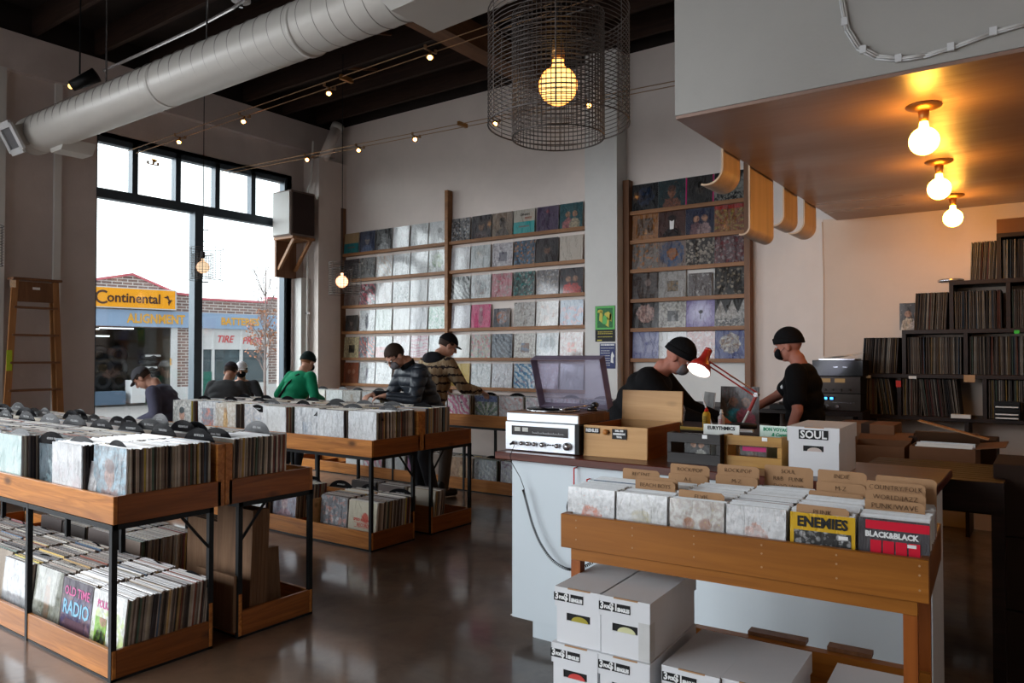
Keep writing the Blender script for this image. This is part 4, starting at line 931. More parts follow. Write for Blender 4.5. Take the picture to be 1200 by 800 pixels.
D12 = {
 0: [('band', (.42, .30, .17), (.01, .20, .22), (.25, .1, .06), .05, 'tan and teal'), ('portrait', (.05, .07, .14), (.16, .22, .36), (.34, .30, .28), .2, 'dark blue portrait'), ('portrait', (.05, .05, .05), (.5, .52, .54), (.4, .42, .42), .6, 'black and white streaky'), ('plain', W3, (.6, .3, .4), W3, .7, 'white bagged with a pink dot'), ('streak', W3, (.60, .62, .63), g_, .6, 'white crinkled'), ('lines', W3, W3, (.25, .25, .25), .5, 'white with dark letters'),
     ('crowd', (.06, .06, .07), (.5, .52, .54), (.4, .34, .3), .5, 'black and white group photo'), ('portrait', (.05, .04, .05), (.10, .06, .06), (.25, .14, .08), .3, 'dark brown portrait'), ('portrait', (.34, .26, .20), (.02, .02, .02), (.03, .02, .02), .25, 'tan with a black silhouette'), ('band', (.50, .46, .40), (.02, .36, .36), (.20, .05, .04), .2, 'cream over turquoise'), ('figure', (.09, .05, .12), (.05, .02, .07), (.3, .06, .08), .25, 'purple black'), ('pair', (.04, .13, .15), (.48, .20, .20), (.45, .38, .28), .08, 'teal with a pink and cream couple')],
 1: [('portrait', (.10, .09, .10), (.05, .05, .05), (.2, .17, .15), .1, 'dark grey portrait'), ('streak', (.04, .04, .04), (.10, .09, .08), (.4, .36, .3), .7, 'black with white creases'), ('streak', W3, (.62, .50, .42), g_, .5, 'peach tinted white'), ('streak', g_, (.66, .68, .7), (.4, .42, .44), .6, 'silvery crinkled'), ('lines', W3, g_, g_, .5, 'grey ruled white'), ('blob', W3, (.36, .46, .28), (.3, .4, .34), .6, 'white with a green patch'),
     ('plain', (.62, .62, .64), (.5, .42, .42), W3, .6, 'bagged white with a brown corner'), ('plain', (.50, .54, .55), (.36, .4, .42), W3, .6, 'silver grey'), ('square', (.58, .55, .58), (.06, .05, .10), (.08, .06, .12), .35, 'pale lilac with a dark square'), ('crowd', (.06, .09, .13), (.42, .20, .09), (.12, .24, .38), .25, 'navy, orange and blue collage'), ('portrait', (.05, .035, .04), (.03, .02, .02), (.20, .10, .06), .2, 'black with a brown face'), ('plain', (.52, .47, .42), (.50, .44, .38), (.5, .5, .5), .0, 'plain cream')],
 2: [('figure', (.20, .14, .12), (.26, .2, .18), (.3, .25, .2), .2, 'muddy brown'), ('streak', (.05, .03, .04), (.55, .08, .13), W3, .4, 'black and hot red'), ('plain', (.66, .64, .65), (.60, .42, .42), W3, .5, 'pale rose white'), ('crowd', W3, (.45, .50, .52), g_, .5, 'speckled ice grey'), ('lines', W3, W3, g_, .4, 'white with a small mark'), ('plain', (.64, .67, .68), W3, W3, .7, 'blank bagged white'),
     ('streak', (.06, .07, .07), W3, (.4, .46, .42), .6, 'black and white splashed'), ('frame', W3, (.42, .46, .48), (.4, .32, .3), .6, 'white with a grey window'), ('crowd', (.50, .18, .22), (.60, .38, .40), (.3, .3, .26), .4, 'rosy red'), ('crowd', (.03, .05, .05), (.35, .36, .34), (.04, .30, .28), .3, 'black grid of figures with teal'), ('crowd', (.18, .17, .18), (.48, .46, .46), (.3, .24, .2), .25, 'grey crowd photo'), ('pair', (.04, .035, .045), (.55, .04, .03), (.5, .04, .03), .15, 'black with red figures')],
 3: [('portrait', (.03, .025, .02), (.07, .05, .045), (.2, .15, .12), .15, 'small dark'), ('figure', W3, (.1, .1, .13), (.3, .3, .34), .6, 'white with an inky figure'), ('plain', (.60, .66, .63), (.52, .6, .58), W3, .5, 'faint mint'), ('plain', (.66, .67, .67), (.6, .62, .62), W3, .3, 'pearl white'), ('plain', (.62, .63, .66), (.5, .52, .55), W3, .5, 'white shading to grey'), ('streak', (.32, .52, .42), (.48, .62, .55), W3, .5, 'pale green'),
     ('streak', (.60, .58, .64), (.66, .66, .70), (.5, .48, .52), .5, 'lavender white'), ('figure', (.60, .05, .20), (.20, .05, .10), (.45, .4, .36), .3, 'hot pink'), ('blob', (.06, .06, .08), (.45, .16, .06), (.3, .32, .36), .4, 'small black with an orange glow'), ('crowd', (.44, .40, .37), (.54, .52, .50), (.2, .18, .16), .4, 'grey sketched'), ('blob', (.50, .46, .42), (.36, .34, .32), (.5, .34, .26), .5, 'beige with curved shapes'), ('bandtop', (.14, .22, .32), (.10, .20, .34), (.34, .10, .12), .35, 'steel blue with a red foot')],
 4: [('square', (.52, .44, .28), (.02, .02, .02), (.10, .08, .05), .0, 'buff with a dark centre strip'), ('streak', (.08, .12, .16), (.60, .16, .12), W3, .4, 'navy and red'), ('band', (.62, .63, .63), (.62, .26, .26), (.3, .35, .36), .5, 'white over faded red'), ('plain', (.64, .58, .60), (.6, .36, .38), W3, .6, 'pink grey'), ('lines', (.62, .54, .57), (.56, .30, .36), g_, .4, 'pink lined'), ('plain', (.55, .60, .62), W3, W3, .5, 'bluish white'),
     ('plain', (.68, .68, .66), (.62, .62, .6), W3, .3, 'off white'), ('crowd', (.46, .44, .36), (.60, .26, .32), (.26, .44, .42), .4, 'pastel pink and green'), ('streak', (.05, .07, .10), (.28, .32, .36), (.14, .16, .2), .5, 'slate blue slashed'), ('square', (.66, .65, .62), (.24, .13, .09), (.16, .24, .34), .2, 'white with a framed photograph'), ('blob', (.64, .67, .68), (.50, .56, .60), (.44, .5, .54), .4, 'icy pale blue'), ('square', (.52, .50, .49), (.60, .13, .06), (.5, .44, .36), .3, 'pale grey with a red orange centre')],
 5: [('pair', (.28, .075, .02), (.16, .05, .02), (.24, .08, .03), .05, 'rust orange'), ('figure', W3, (.28, .28, .34), (.5, .5, .5), .4, 'white with a thin drawn figure'), ('streak', W3, W3, g_, .5, 'white finely creased'), None, None, ('plain', W3, W3, W3, .4, 'white'), ('band', (.45, .34, .12), (.45, .32, .1), (.3, .2, .1), .1, 'mustard gold'), ('streak', (.56, .60, .62), W3, (.44, .5, .52), .6, 'silver blue crinkled'), ('streak', (.54, .55, .60), (.62, .62, .66), (.5, .4, .4), .6, 'lilac grey crinkled'), ('streak', (.05, .24, .42), (.62, .68, .72), (.2, .12, .2), .3, 'bright blue and white'), ('crowd', (.3, .2, .24), (.55, .5, .5), (.4, .2, .2), .3, 'dim red and white'), ('plain', g_, W3, W3, .3, 'pale')]}
rows = ['top', 'second', 'third', 'fourth', 'fifth', 'bottom']
XL = [-8.40 + .338 * k for k in range(6)] + [-6.31 + .340 * k for k in range(6)]
random.seed(50)
pw = lambda c, e: tuple(x ** e for x in c)
for r_, lst in D12.items():
    for k, s in enumerate(lst):
        if not s: continue
        small = s[5].startswith('small'); sz = .25 if small else LP
        lean = -.07
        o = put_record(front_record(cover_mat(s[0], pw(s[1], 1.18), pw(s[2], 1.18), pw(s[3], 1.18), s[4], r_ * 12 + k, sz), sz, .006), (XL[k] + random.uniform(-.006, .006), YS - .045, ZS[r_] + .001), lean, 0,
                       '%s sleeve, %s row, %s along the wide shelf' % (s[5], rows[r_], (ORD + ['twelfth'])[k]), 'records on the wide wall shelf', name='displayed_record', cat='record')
o = by_label('cream over turquoise'); text_on(o, 'DINAH', .04, .01, .25, M['letterblack'], 1.1); text_on(o, 'SINGS', .035, .06, .205, flat('maroon_ink', (.25, .05, .03), .6), 1.1)
# ---------------------------------------------------------------- right shelf
shelf_unit('record_display_shelf', 'narrow dark posted wall shelf right of the pilaster with four records per row', -3.9, -2.5, [(-3.86, .075), (-2.50, .06)], ZR, 3.47, right_wide=1)
MB().box(-3.79, -2.53, -.004, .0, 1.0, 3.4).build('back_panel', M['paintwall'], by_label('narrow dark posted'))
DR = [
 [('blob', (.012, .014, .02), (.02, .06, .14), (.01, .02, .05), .15, 'black with a dim blue glow'), ('portrait', (.07, .11, .12), (.28, .14, .10), (.36, .2, .14), .05, 'grey teal in a brown frame'), ('portrait', (.06, .055, .055), (.02, .02, .02), (.12, .10, .09), .1, 'dark portrait with magenta side bands'), ('tents', (.03, .03, .03), (.30, .30, .28), (.05, .05, .05), .1, 'black and white bunting')],
 [('frame', (.42, .20, .04), (.05, .05, .05), (.12, .10, .08), .3, 'amber framed'), ('portrait', (.16, .09, .08), (.02, .02, .025), (.10, .06, .05), .05, 'brown with a black suited figure'), ('pair', (.05, .06, .12), (.28, .17, .18), (.42, .32, .32), .1, 'mauve and midnight blue'), ('burst', (.42, .04, .03), (.36, .28, .10), (.30, .16, .08), .15, 'red topped with yellow rays')],
 [('crowd', (.26, .23, .21), (.34, .30, .28), (.5, .24, .07), .25, 'grey brown with a flame orange corner'), ('ring', (.30, .24, .22), (.05, .13, .26), (.40, .17, .04), .15, 'blue ring with an orange heart'), ('crowd', (.06, .05, .05), (.50, .46, .40), (.4, .36, .32), .15, 'cream and black crowd'), ('crowd', (.16, .08, .09), (.40, .34, .34), (.26, .05, .06), .25, 'maroon collage')],
 [('lines', (.08, .06, .055), (.12, .09, .08), (.26, .2, .18), .2, 'dark brown landscape'), ('square', (.44, .43, .42), (.05, .05, .035), (.30, .20, .08), .15, 'silver with a small landscape'), ('streak', (.20, .185, .19), (.24, .22, .22), (.5, .5, .5), .15, 'small grey spattered'), ('crowd', (.04, .035, .03), (.34, .30, .24), (.10, .08, .07), .1, 'sepia group photo')],
 [('blob', (.04, .035, .035), (.52, .38, .34), (.45, .30, .28), .15, 'pink cream blossom on dark'), ('square', (.54, .53, .51), (.04, .04, .04), (.3, .3, .3), .1, 'white with a tiny dark door'), ('glow', (.20, .14, .36), (.62, .62, .78), (.05, .05, .07), .05, 'violet glow round a dark balloon'), ('tents', (.06, .055, .055), (.48, .46, .44), (.09, .09, .09), .05, 'grey tents')],
 [('glow', (.20, .22, .42), (.42, .44, .58), (.3, .32, .5), .3, 'hazy lilac blue'), ('plain', (.5, .5, .5), g_, g_, .2, 'pale'), ('crowd', (.34, .09, .06), (.44, .40, .40), (.30, .12, .07), .15, 'brick red'), ('blob', (.03, .06, .26), (.30, .20, .13), (.5, .48, .44), .1, 'royal blue')]]
for r_, lst in enumerate(DR):
    for k, s in enumerate(lst):
        sz = .26 if s[5].startswith('small') else LP
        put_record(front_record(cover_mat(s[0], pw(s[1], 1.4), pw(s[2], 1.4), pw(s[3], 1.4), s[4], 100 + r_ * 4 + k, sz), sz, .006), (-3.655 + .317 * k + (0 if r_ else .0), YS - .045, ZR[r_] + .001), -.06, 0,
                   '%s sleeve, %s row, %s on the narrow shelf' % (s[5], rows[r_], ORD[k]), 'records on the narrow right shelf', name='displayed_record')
o = by_label('magenta side bands')
for x in (-.150, .150): MB().box(x - .0075, x + .0075, -.0014, 0, 0, LP).build('side_band', flat('magenta', (.35, .01, .10), .5), o)
MB().prism([(-.022, .10), (.022, .10), (.026, .20), (0, .185), (-.026, .20)], -.0014, -.0004, 'y').build('shirt_front', M['letterwhite'], by_label('black suited figure'))
# posters on the pilaster
PG = thing('gig_poster', 'bright green and black gig poster with yellow figures on the pilaster', 'poster', (-4.05, 7.415, 1.86))
MB().box(-.125, .125, 0, .003, -.20, .20).build('sheet', M['black'], PG)
pgm = flat('poster_green', (.12, .48, .12), .5); pyl = flat('poster_yellow', (.60, .52, .08), .5)
MB().box(-.122, .122, -.0012, 0, -.065, .197).build('picture', pgm, PG)
MB().box(-.098, .098, -.0022, -.001, -.045, .175).build('picture_field', flat('poster_dark_green', (.03, .16, .05), .5, 0, .6, 60), PG)
yy = MB()
for (x, z, w_, h) in ((-.06, .14, .035, .02), (-.05, .08, .022, .07), (.035, .085, .05, .05), (.03, .02, .022, .06), (.07, .07, .015, .05)):
    yy.prism([(x - w_, z - h * .6), (x + w_ * .8, z - h), (x + w_, z + h * .3), (x + w_ * .2, z + h), (x - w_ * .7, z + h * .7)], -.0034, -.002, 'y')
yy.build('printed_figures', pyl, PG)
MB().prism([(-.03, .0), (.02, -.01), (.03, .06), (.0, .1), (-.02, .08)], -.004, -.003, 'y').build('printed_shape', pgm, PG)
tx = MB()
random.seed(2)
for z in (-.095, -.115, -.15): 
    x = -.09
    while x < .09: w_ = random.uniform(.008, .02); tx.box(x, min(.1, x + w_), -.002, 0, z, z + .008); x += w_ + .006
tx.box(-.10, -.04, -.002, 0, -.19, -.178); tx.build('small_print', pyl, PG)
PN = thing('gig_poster', 'navy text poster taped below the green one on the pilaster', 'poster', (-4.02, 7.415, 1.50))
MB().box(-.098, .098, 0, .003, -.14, .14).build('sheet', flat('navy_print', (.035, .045, .14), .5), PN)
tx = MB()
for i, z in enumerate((.115, .085, .055, .03, .0, -.03, -.055, -.08, -.105)):
    x = -.085; xe = .085 if i < 2 else .03
    while x < xe: w_ = random.uniform(.006, .02); tx.box(x, min(xe, x + w_), -.0015, 0, z, z + (.018 if i == 0 else .006)); x += w_ + .005
tx.prism([(.04, -.07), (.075, -.08), (.07, -.02), (.085, .0), (.06, .05), (.045, .01)], -.0015, 0, 'y'); tx.build('small_print', M['letterwhite'], PN)
SW = thing('wall_switch', 'small black square switch on the pilaster under the navy poster', 'switch', (-4.06, 7.415, 1.245))
MB().box(-.022, .022, 0, .006, -.025, .025).build('plate', M['black'], SW, bevel=.002); MB().box(-.008, .008, -.006, 0, -.01, .01).build('toggle', M['letterwhite'], SW)
# ---------------------------------------------------------------- loudspeaker on a bracket
S = thing('wall_speaker', 'grey wooden loudspeaker on a timber bracket beside the window top', 'speaker', (-8.62, 6.82, 3.17))
MB().box(-.28, .12, -.21, .20, 0, .63).build('cabinet', flat('weathered_grey_veneer', (.20, .15, .13), .6, 0, .2, 6), S, bevel=.004)
MB().box(-.26, .10, -.226, -.211, .02, .61).build('side_panel', M['paintwall'], S)
MB().box(.121, .135, -.19, .18, .03, .60).build('speaker_grille', flat('dark_brown_cloth', (.045, .030, .027), .9, 0, .2, 200), S)
B = thing('speaker_bracket', 'triangular timber bracket under the loudspeaker', 'bracket', (-8.62, 6.82, 3.165))
MB().box(-.28, .14, -.20, .19, -.035, 0).build('bracket_top', M['shelfwood'], B)
for y in (-.16, .12): MB().prism([(-.26, -.45), (-.21, -.45), (.13, -.035), (.07, -.035)], y, y + .035, 'y').build('strut', M['shelfwood'], B)
MB().box(-.28, -.245, -.18, .17, -.55, -.035).build('back_batten', M['shelfpost'], B)
# ceiling cove pipe near the corner
K = thing('vent_pipe', 'pale bent vent pipe leaving the wall above the corner column', 'pipe', (-8.55, 7.25, 4.36))
MB().cyl((.02, -.05, -.0), (.02, .20, .50), .075, .085, 16).build('pipe_stub', M['wall'], K, True); MB().cyl((.02, .18, .46), (.02, .22, .54), .095, n=16).build('pipe_collar', M['duct'], K, True)
# ---------------------------------------------------------------- stepladder against the left wall
Lx = -8.62
L = thing('stepladder', 'wooden stepladder leaning folded against the left wall', 'ladder', (Lx, 3.46, 0))
for s in (-1, 1):
    MB().prism([(s * .30 - .03, 0), (s * .30 + .03, 0), (s * .19 + .03, 2.30), (s * .19 - .03, 2.30)], .0, .022, 'x').build('side_rail', M['ladderwood'], L)
    MB().prism([(s * .26 - .02, 0), (s * .26 + .02, 0), (s * .18 + .02, 2.22), (s * .18 - .02, 2.22)], -.07, -.05, 'x').build('rear_leg', M['ladderwood'], L)
for k in range(7):
    z = .28 + k * .285; w_ = .30 - .11 * z / 2.3
    if z < 2.1: MB().box(-.045, .05, -w_, w_, z, z + .022).build('tread', M['shelfpost'], L)
MB().box(-.06, .08, -.235, .235, 2.28, 2.305).build('ladder_top', M['shelfpost'], L, bevel=.004)
MB().box(.0, .018, -.17, .17, 2.06, 2.27).build('top_panel', M['shelfpost'], L); MB().box(.018, .020, -.03, .04, 2.19, 2.215).build('maker_plate', M['letterwhite'], L)
MB().box(.022, .026, -.265, -.215, 1.35, 1.56).build('warning_sticker', flat('lime_sticker', (.42, .55, .03), .5), L)
MB().box(.02, .03, -.245, -.19, 2.20, 2.29).build('hinge_plate', M['chrome'], L)
# wires of the lamp dimmer beside
# ================================================================ service counter
C = thing('service_counter', 'white fronted service counter with a red brown worktop', 'counter', (-2.37, 3.30, 0))
MB().box(0, 1.985, 0, .02, .105, .945).build('front_panel', M['white'], C); MB().box(1.965, 1.985, .0205, .36, 0, .945).build('end_panel', flat('grey_white_end_panel', (.50, .50, .50), .6), C)
MB().box(0, .02, .0205, .62, .105, .945).build('end_panel', M['white'], C)
MB().box(.10, 1.96, .05, .07, 0, .104).build('toe_kick', M['white'], C)
MB().box(-.012, 1.96, .001, .019, .108, .112).build('edge_strip', M['paper'], C)
MB().box(-.085, 1.995, -.045, .66, .946, .985).build('worktop', M['worktop'], C, bevel=.004)
MB().box(.02, 1.96, .30, .32, .1, .5).build('back_shelf', M['black'], C)
# headphone hooks and coiled cord
H = thing('headphone_hook', 'pair of small red coated hooks screwed to the counter front', 'hook', (-1.965, 3.30, .935))
MB().tube([(0, -.001, .0), (0, -.03, .0), (0, -.03, -.09), (.02, -.05, -.10), (.035, -.05, -.085)], .0035, 8).build('hook', M['redplastic'], H, True)
MB().tube([(.075, -.001, -.05), (.075, -.03, -.05), (.075, -.03, -.10), (.085, -.05, -.11)], .0035, 8).build('hook', M['redplastic'], H, True)
HP = thing('headphones', 'black headphones hanging from the red hooks behind the singles rack', 'headphones', (-1.865, 3.245, .775))
pts = [(.095 * cos(a), -.0, .095 * sin(a)) for a in [pi * (i / 16) for i in range(17)]]
MB().tube(pts, .009, 8).build('headband', M['blackgloss'], HP, True)
for s in (-1, 1): MB().ball((s * .10, 0, -.03), (.022, .035, .045), 14, 10).build('ear_cup', M['blackgloss'], HP, True); MB().tube([(s * .097, 0, .0), (s * .103, .0, -.06)], .003, 6).build('yoke', M['chrome'], HP)
CD = thing('coiled_cord', 'black coiled cord drooping across the white counter front', 'cord', (0, 3.26, 0))
p1 = [(-2.325, .0, 1.03), (-2.323, -.045, .975), (-2.32, -.035, .94), (-2.29, -.0, .86), (-2.262, -.0, .80)]
MB().tube(p1, .0018, 6).build('straight_lead', M['rubber'], CD)
path = [(-2.262, .80), (-2.235, .72), (-2.20, .62), (-2.15, .53), (-2.08, .46), (-1.99, .430), (-1.90, .455), (-1.80, .52), (-1.72, .60), (-1.70, .70)]
def bez(P, n):
    out = []
    for i in range(len(P) - 1):
        a = P[max(i - 1, 0)]; b = P[i]; c = P[i + 1]; d_ = P[min(i + 2, len(P) - 1)]
        for k in range(n):
            t = k / n; out.append(tuple(.5 * ((2 * b[j]) + (-a[j] + c[j]) * t + (2 * a[j] - 5 * b[j] + 4 * c[j] - d_[j]) * t * t + (-a[j] + 3 * b[j] - 3 * c[j] + d_[j]) * t ** 3) for j in range(len(b))))
    return out + [P[-1]]
sm = bez(path, 60); co = []
for i, (x, z) in enumerate(sm):
    a = i * 1.15; r0 = .0065; x2, z2 = sm[min(i + 1, len(sm) - 1)]; dx, dz = x2 - x, z2 - z; l_ = sqrt(dx * dx + dz * dz) or 1
    co.append((x - dz / l_ * r0 * cos(a), -.012 + r0 * sin(a), z + dx / l_ * r0 * cos(a)))
MB().tube(co, .0022, 5).build('coiled_lead', M['rubber'], CD)
# ---------------------------------------------------------------- receiver and turntable
R = thing('stereo_receiver', 'silver faced stereo receiver with a dark tuning dial on the counter', 'receiver', (-2.215, 3.36, .985), radians(2))
MB().box(-.225, .225, .0, .30, .008, .155).build('case', M['darkcrate'], R, bevel=.003)
MB().box(-.228, .205, -.014, -.001, .006, .158).build('faceplate', M['silver'], R, bevel=.002)
MB().box(.205, .228, -.012, .0, .006, .158).build('side_cheek', M['black'], R)
MB().box(-.185, .165, -.018, -.0141, .088, .138).build('dial_window', M['blackgloss'], R)
mt = MB()
for x in (-.165, -.115): mt.box(x, x + .036, -.0195, -.018, .108, .130)
mt.build('signal_meter', flat('cream_meter', (.46, .46, .42), .4), R)
sc2 = MB()
for i in range(24): sc2.box(-.05 + i * .008, -.0485 + i * .008, -.0192, -.018, .104, .104 + (.007 if i % 4 == 0 else .003))
sc2.box(-.05, .142, -.0192, -.018, .1022, .103); sc2.build('dial_scale', M['letterwhite'], R)
for x, r_ in ((-.165, .011), (-.115, .012), (-.075, .012), (-.035, .012), (.015, .014), (.105, .013), (.165, .022)): MB().cyl((x, -.014, .045), (x, -.036, .045), r_, r_ * .9, 18).cyl((x, -.036, .045), (x, -.037, .045), r_ * .6, n=14).build('knob', M['chrome'], R, True)
for x in (.045, .060, .075): MB().cyl((x, -.014, .045), (x, -.022, .045), .004, n=8).build('push_button', M['black'], R)
MB().cyl((-.165, -.036, .045), (-.165, -.06, .040), .006, n=8).build('jack_plug', M['black'], R)
T_ = thing('turntable', 'record player with a raised lavender tinted lid standing on the receiver', 'turntable', (-2.235, 3.40, 1.143), radians(2))
MB().box(-.225, .225, -.02, .33, .0, .045).build('plinth', M['silver'], T_, bevel=.003); MB().box(.2255, .232, -.02, .33, .0, .046).build('plinth_side', M['shelfpost'], T_)
MB().box(-.22, .22, -.015, .325, .0455, .052).build('top_plate', M['shelfpost'], T_)
MB().cyl((-.03, .155, .053), (-.03, .155, .062), .150, n=48).build('platter', M['chrome'], T_, True); MB().cyl((-.03, .155, .0625), (-.03, .155, .067), .150, .148, n=48).build('mat', M['vinyl'], T_, True)
MB().cyl((-.03, .155, .066), (-.03, .155, .074), .004, n=8).build('spindle', M['chrome'], T_)
MB().cyl((.165, .25, .052), (.165, .25, .075), .03, .028, 20).ball((.172, .27, .085), (.022, .026, .018), 12, 8).build('tonearm_base', M['blackgloss'], T_, True)
MB().tube([(.165, .27, .085), (.15, .12, .082), (.125, .06, .078), (.10, .04, .074)], .0045, 8).box(.085, .11, .025, .05, .064, .076).build('tonearm', M['chrome'], T_, True)
# lid: hinged at the back, tipped up, open box of tinted acrylic
LT = Matrix.Translation((0, .325, .055)) @ Matrix.Rotation(radians(-70), 4, 'X')   # local: y from 0 (hinge) to -.34, z up
ly = -.30
lid = MB().box(-.222, .222, ly, 0, .064, .067, T=LT).build('lid', M['smoke'], T_)
for a in ((-.225, -.222, ly, 0), (.222, .225, ly, 0), (-.222, .222, ly, ly + .003), (-.222, .222, -.003, 0)): MB().box(a[0], a[1], a[2], a[3], 0, .067, T=LT).build('lid_side', M['smoke_edge'], lid)
# ---------------------------------------------------------------- wooden file box
F = thing('record_file_box', 'pale wooden file box with its lid open and a small black label on the front', 'wooden box', (-1.805, 3.40, .985), radians(2))
bw, bd, bh = .178, .44, .158
MB().prism([(-.0, .0), (.014, .0), (.018, bh), (.004, bh)], -bw, bw, 'x').build('front', M['lightbox'], F, bevel=.001)
for s in (-1, 1): MB().box(s * bw - (.012 if s > 0 else 0), s * bw + (0 if s > 0 else .012), .0185, bd, 0, bh).build('side', M['fir_y'], F)
MB().box(-bw, bw, bd - .012, bd, 0, bh).build('back', M['lightbox'], F); MB().box(-bw + .012, bw - .012, .02, bd - .012, 0, .01).build('bottom', M['lightbox'], F)
ld = MB().box(-bw + .01, bw + .01, .0, .014, 0, .185, T=Matrix.Translation((0, bd + .002, bh - .02)) @ Matrix.Rotation(-.06, 4, 'X')).build('lid', M['lightbox'], F, bevel=.001)
la = MB().box(-.165, -.085, -.0025, .0, .118, .146).build('label_plate', M['black'], F); text_on(la, 'REHLES', .022, -.125, .132, M['letterwhite'], 1.0, -.003)
la = MB().box(-.012, .068, -.0025, .0, .095, .146).build('label_plate', M['black'], F)
for z, s in ((.137, 'DOLL  HITS'), (.121, 'NUMBERS/INDEX'), (.106, 'VOCAL')): text_on(la, s, .0115, .028, z, M['letterwhite'], .75, -.003)
MB().cyl((-.045, 0, .128), (-.045, -.012, .128), .012, .015, 10).build('knob', M['fir'], F, True)
# things seen behind the file box: standing records
# ---------------------------------------------------------------- crates with records on the counter
def slat_crate(x, y, w_, h, d_, mat, label, rz=0, tagx=.06):
    K = thing('record_crate', label, 'crate', (x, y, .985), rz)
    t = .014
    for z0, z1 in ((0, .05), (h - .045, h)): MB().box(-w_ / 2, w_ / 2, 0, t, z0, z1).build('front_slat', mat, K, bevel=.001)
    for s in (-1, 1):
        MB().box(s * w_ / 2 - (t * 1.4 if s > 0 else 0), s * w_ / 2 + (0 if s > 0 else t * 1.4), .0005, t + .0005, .051, h - .046).build('front_stile', mat, K)
        MB().prism([(t + .001, 0), (d_, 0), (d_, .08), (t + .06, h), (t + .001, h)], s * w_ / 2 - (t if s > 0 else 0), s * w_ / 2 + (0 if s > 0 else t), 'x').build('crate_side', mat, K)
    MB().box(-w_ / 2 + t, w_ / 2 - t, t + .001, d_, 0, .012).build('crate_bottom', mat, K)
    MB().box(tagx - .014, tagx + .010, -.0015, 0, h - .020, h - .003).build('price_tag', M['letterwhite'], K)
    return K
slat_crate(-1.395, 3.42, .265, .145, .30, M['darkcrate'], 'black stained crate of records beside the wooden file box')
slat_crate(-1.130, 3.47, .268, .145, .26, M['yellowwood'], 'yellow pine crate of records next to the white carton')
put_record(front_record(CM('pair', (.02, .02, .02), (.03, .03, .03), (.3, .3, .27), .05, 201, size=.128), .128), (-1.39, 3.455, 1.0), -.04, 0, 'dark sleeve with a pale disc showing through the black crate front', None)
o = put_record(front_record(CM('plain', (.64, .66, .62), (.6, .62, .6), W3, .05, 202, size=.178), .178), (-1.325, 3.60, .985), -.03, radians(2), 'white sleeve lettered EURYTHMICS standing behind the black crate', None)
text_on(o, 'EURYTHMICS', .023, .0, .160, M['letterblack'], 1.0, bold=.001)
put_record(front_record(CM('portrait', (.05, .03, .02), (.12, .05, .03), (.16, .08, .05), .1, 203, size=.125), .125), (-1.14, 3.515, 1.0), -.04, 0, 'dark brown sleeve with a magenta strip inside the yellow crate', None)
MB().box(-.05, .06, -.0016, -.0006, .055, .075).build('title_strip', flat('magenta_strip', (.55, .02, .16), .5), by_label('magenta strip inside'))
o = put_record(front_record(CM('plain', (.45, .60, .50), (.36, .52, .42), W3, .25, 204, size=.18), .18), (-1.065, 3.66, .985), -.03, 0, 'pale green sleeve with dark green lettering behind the yellow crate', None)
gi = flat('dark_green_ink', (.01, .22, .10), .5); text_on(o, 'BON VOYAGE', .022, -.01, .162, gi, .9); text_on(o, '& Comments', .022, .02, .138, gi, .9, shear=.3)
# ---------------------------------------------------------------- white singles cartons
def carton(x, y, z, w_, h, d_, rz, label, tagtext='3 FOR $1 SINGLES', inside=(.1, .1, .1), group='white singles cartons', soul=False, taped=False):
    K = thing('singles_carton', label, 'carton', (x, y, z), rz, group)
    hl = .058; hz = h - hl - .030; hw = .042; hx = -.0 if soul else .0
    b = MB()                              # body: box with a cut hand hole in its front
    b.box(-w_ / 2, w_ / 2, .006, d_, 0, h - .01)
    for a in ((-w_ / 2, hx - hw, 0, h - .01), (hx + hw, w_ / 2, 0, h - .01), (hx - hw, hx + hw, 0, hz - .012), (hx - hw, hx + hw, hz + .012, h - .01)): b.box(a[0], a[1], 0, .006, a[2], a[3])
    b.build('carton_body', M['boxwhite'], K)
    MB().box(hx - hw, hx + hw, .0035, .0055, hz - .012, hz + .012).build('hand_hole', M['black'], K)
    n = 10; q = [(hx + .004 + .030 * cos(pi * i / n), hz - .012 + .017 * sin(pi * i / n)) for i in range(n + 1)]
    MB().prism(q, .0015, .003, 'y').build('sleeve_in_hole', flat('hole_sleeve', inside, .5), K)
    l = MB(); e = .005
    l.box(-w_ / 2 - e, w_ / 2 + e, -e, d_ + e, h, h + .004)
    for a in ((-w_ / 2 - e, w_ / 2 + e, -e, -e + .003), (-w_ / 2 - e, w_ / 2 + e, d_ + e - .003, d_ + e), (-w_ / 2 - e, -w_ / 2 - e + .003, -e, d_ + e), (w_ / 2 + e - .003, w_ / 2 + e, -e, d_ + e)): l.box(*a, h - hl, h)
    lo = l.build('carton_lid', M['boxwhite'], K)
    MB().box(-.035, .045, -e - .0006, -e + .004, h + .0005, h + .0046).build('lid_slot', M['card'], K)
    if soul:
        s = MB().box(-.058, .062, -e - .0015, -e, h - .048, h - .008).build('label_plate', M['black'], K); text_on(s, 'SOUL', .046, .002, h - .029, M['letterwhite'], .95, -e - .002, bold=.0012)
    elif tagtext:
        s = MB().box(-.085, .02, -e - .0015, -e, h - .040, h - .014).build('label_plate', M['black'], K)
        text_on(s, '3', .030, -.074, h - .026, M['letterwhite'], .9, -e - .002, bold=.001); text_on(s, 'FOR', .013, -.056, h - .029, M['letterwhite'], .8, -e - .002)
        text_on(s, '$1', .030, -.034, h - .026, M['letterwhite'], .9, -e - .002, bold=.001); text_on(s, 'SINGLES', .015, -.002, h - .031, M['letterwhite'], .72, -e - .002)
    if taped: MB().box(w_ / 2 - .035, w_ / 2 + .001, -.0008, .0, 0, h - hl).box(w_ / 2, w_ / 2 + .0012, 0, .04, 0, h - hl).build('tape', flat('clear_tape', (.52, .52, .51), .3), K)
    return K
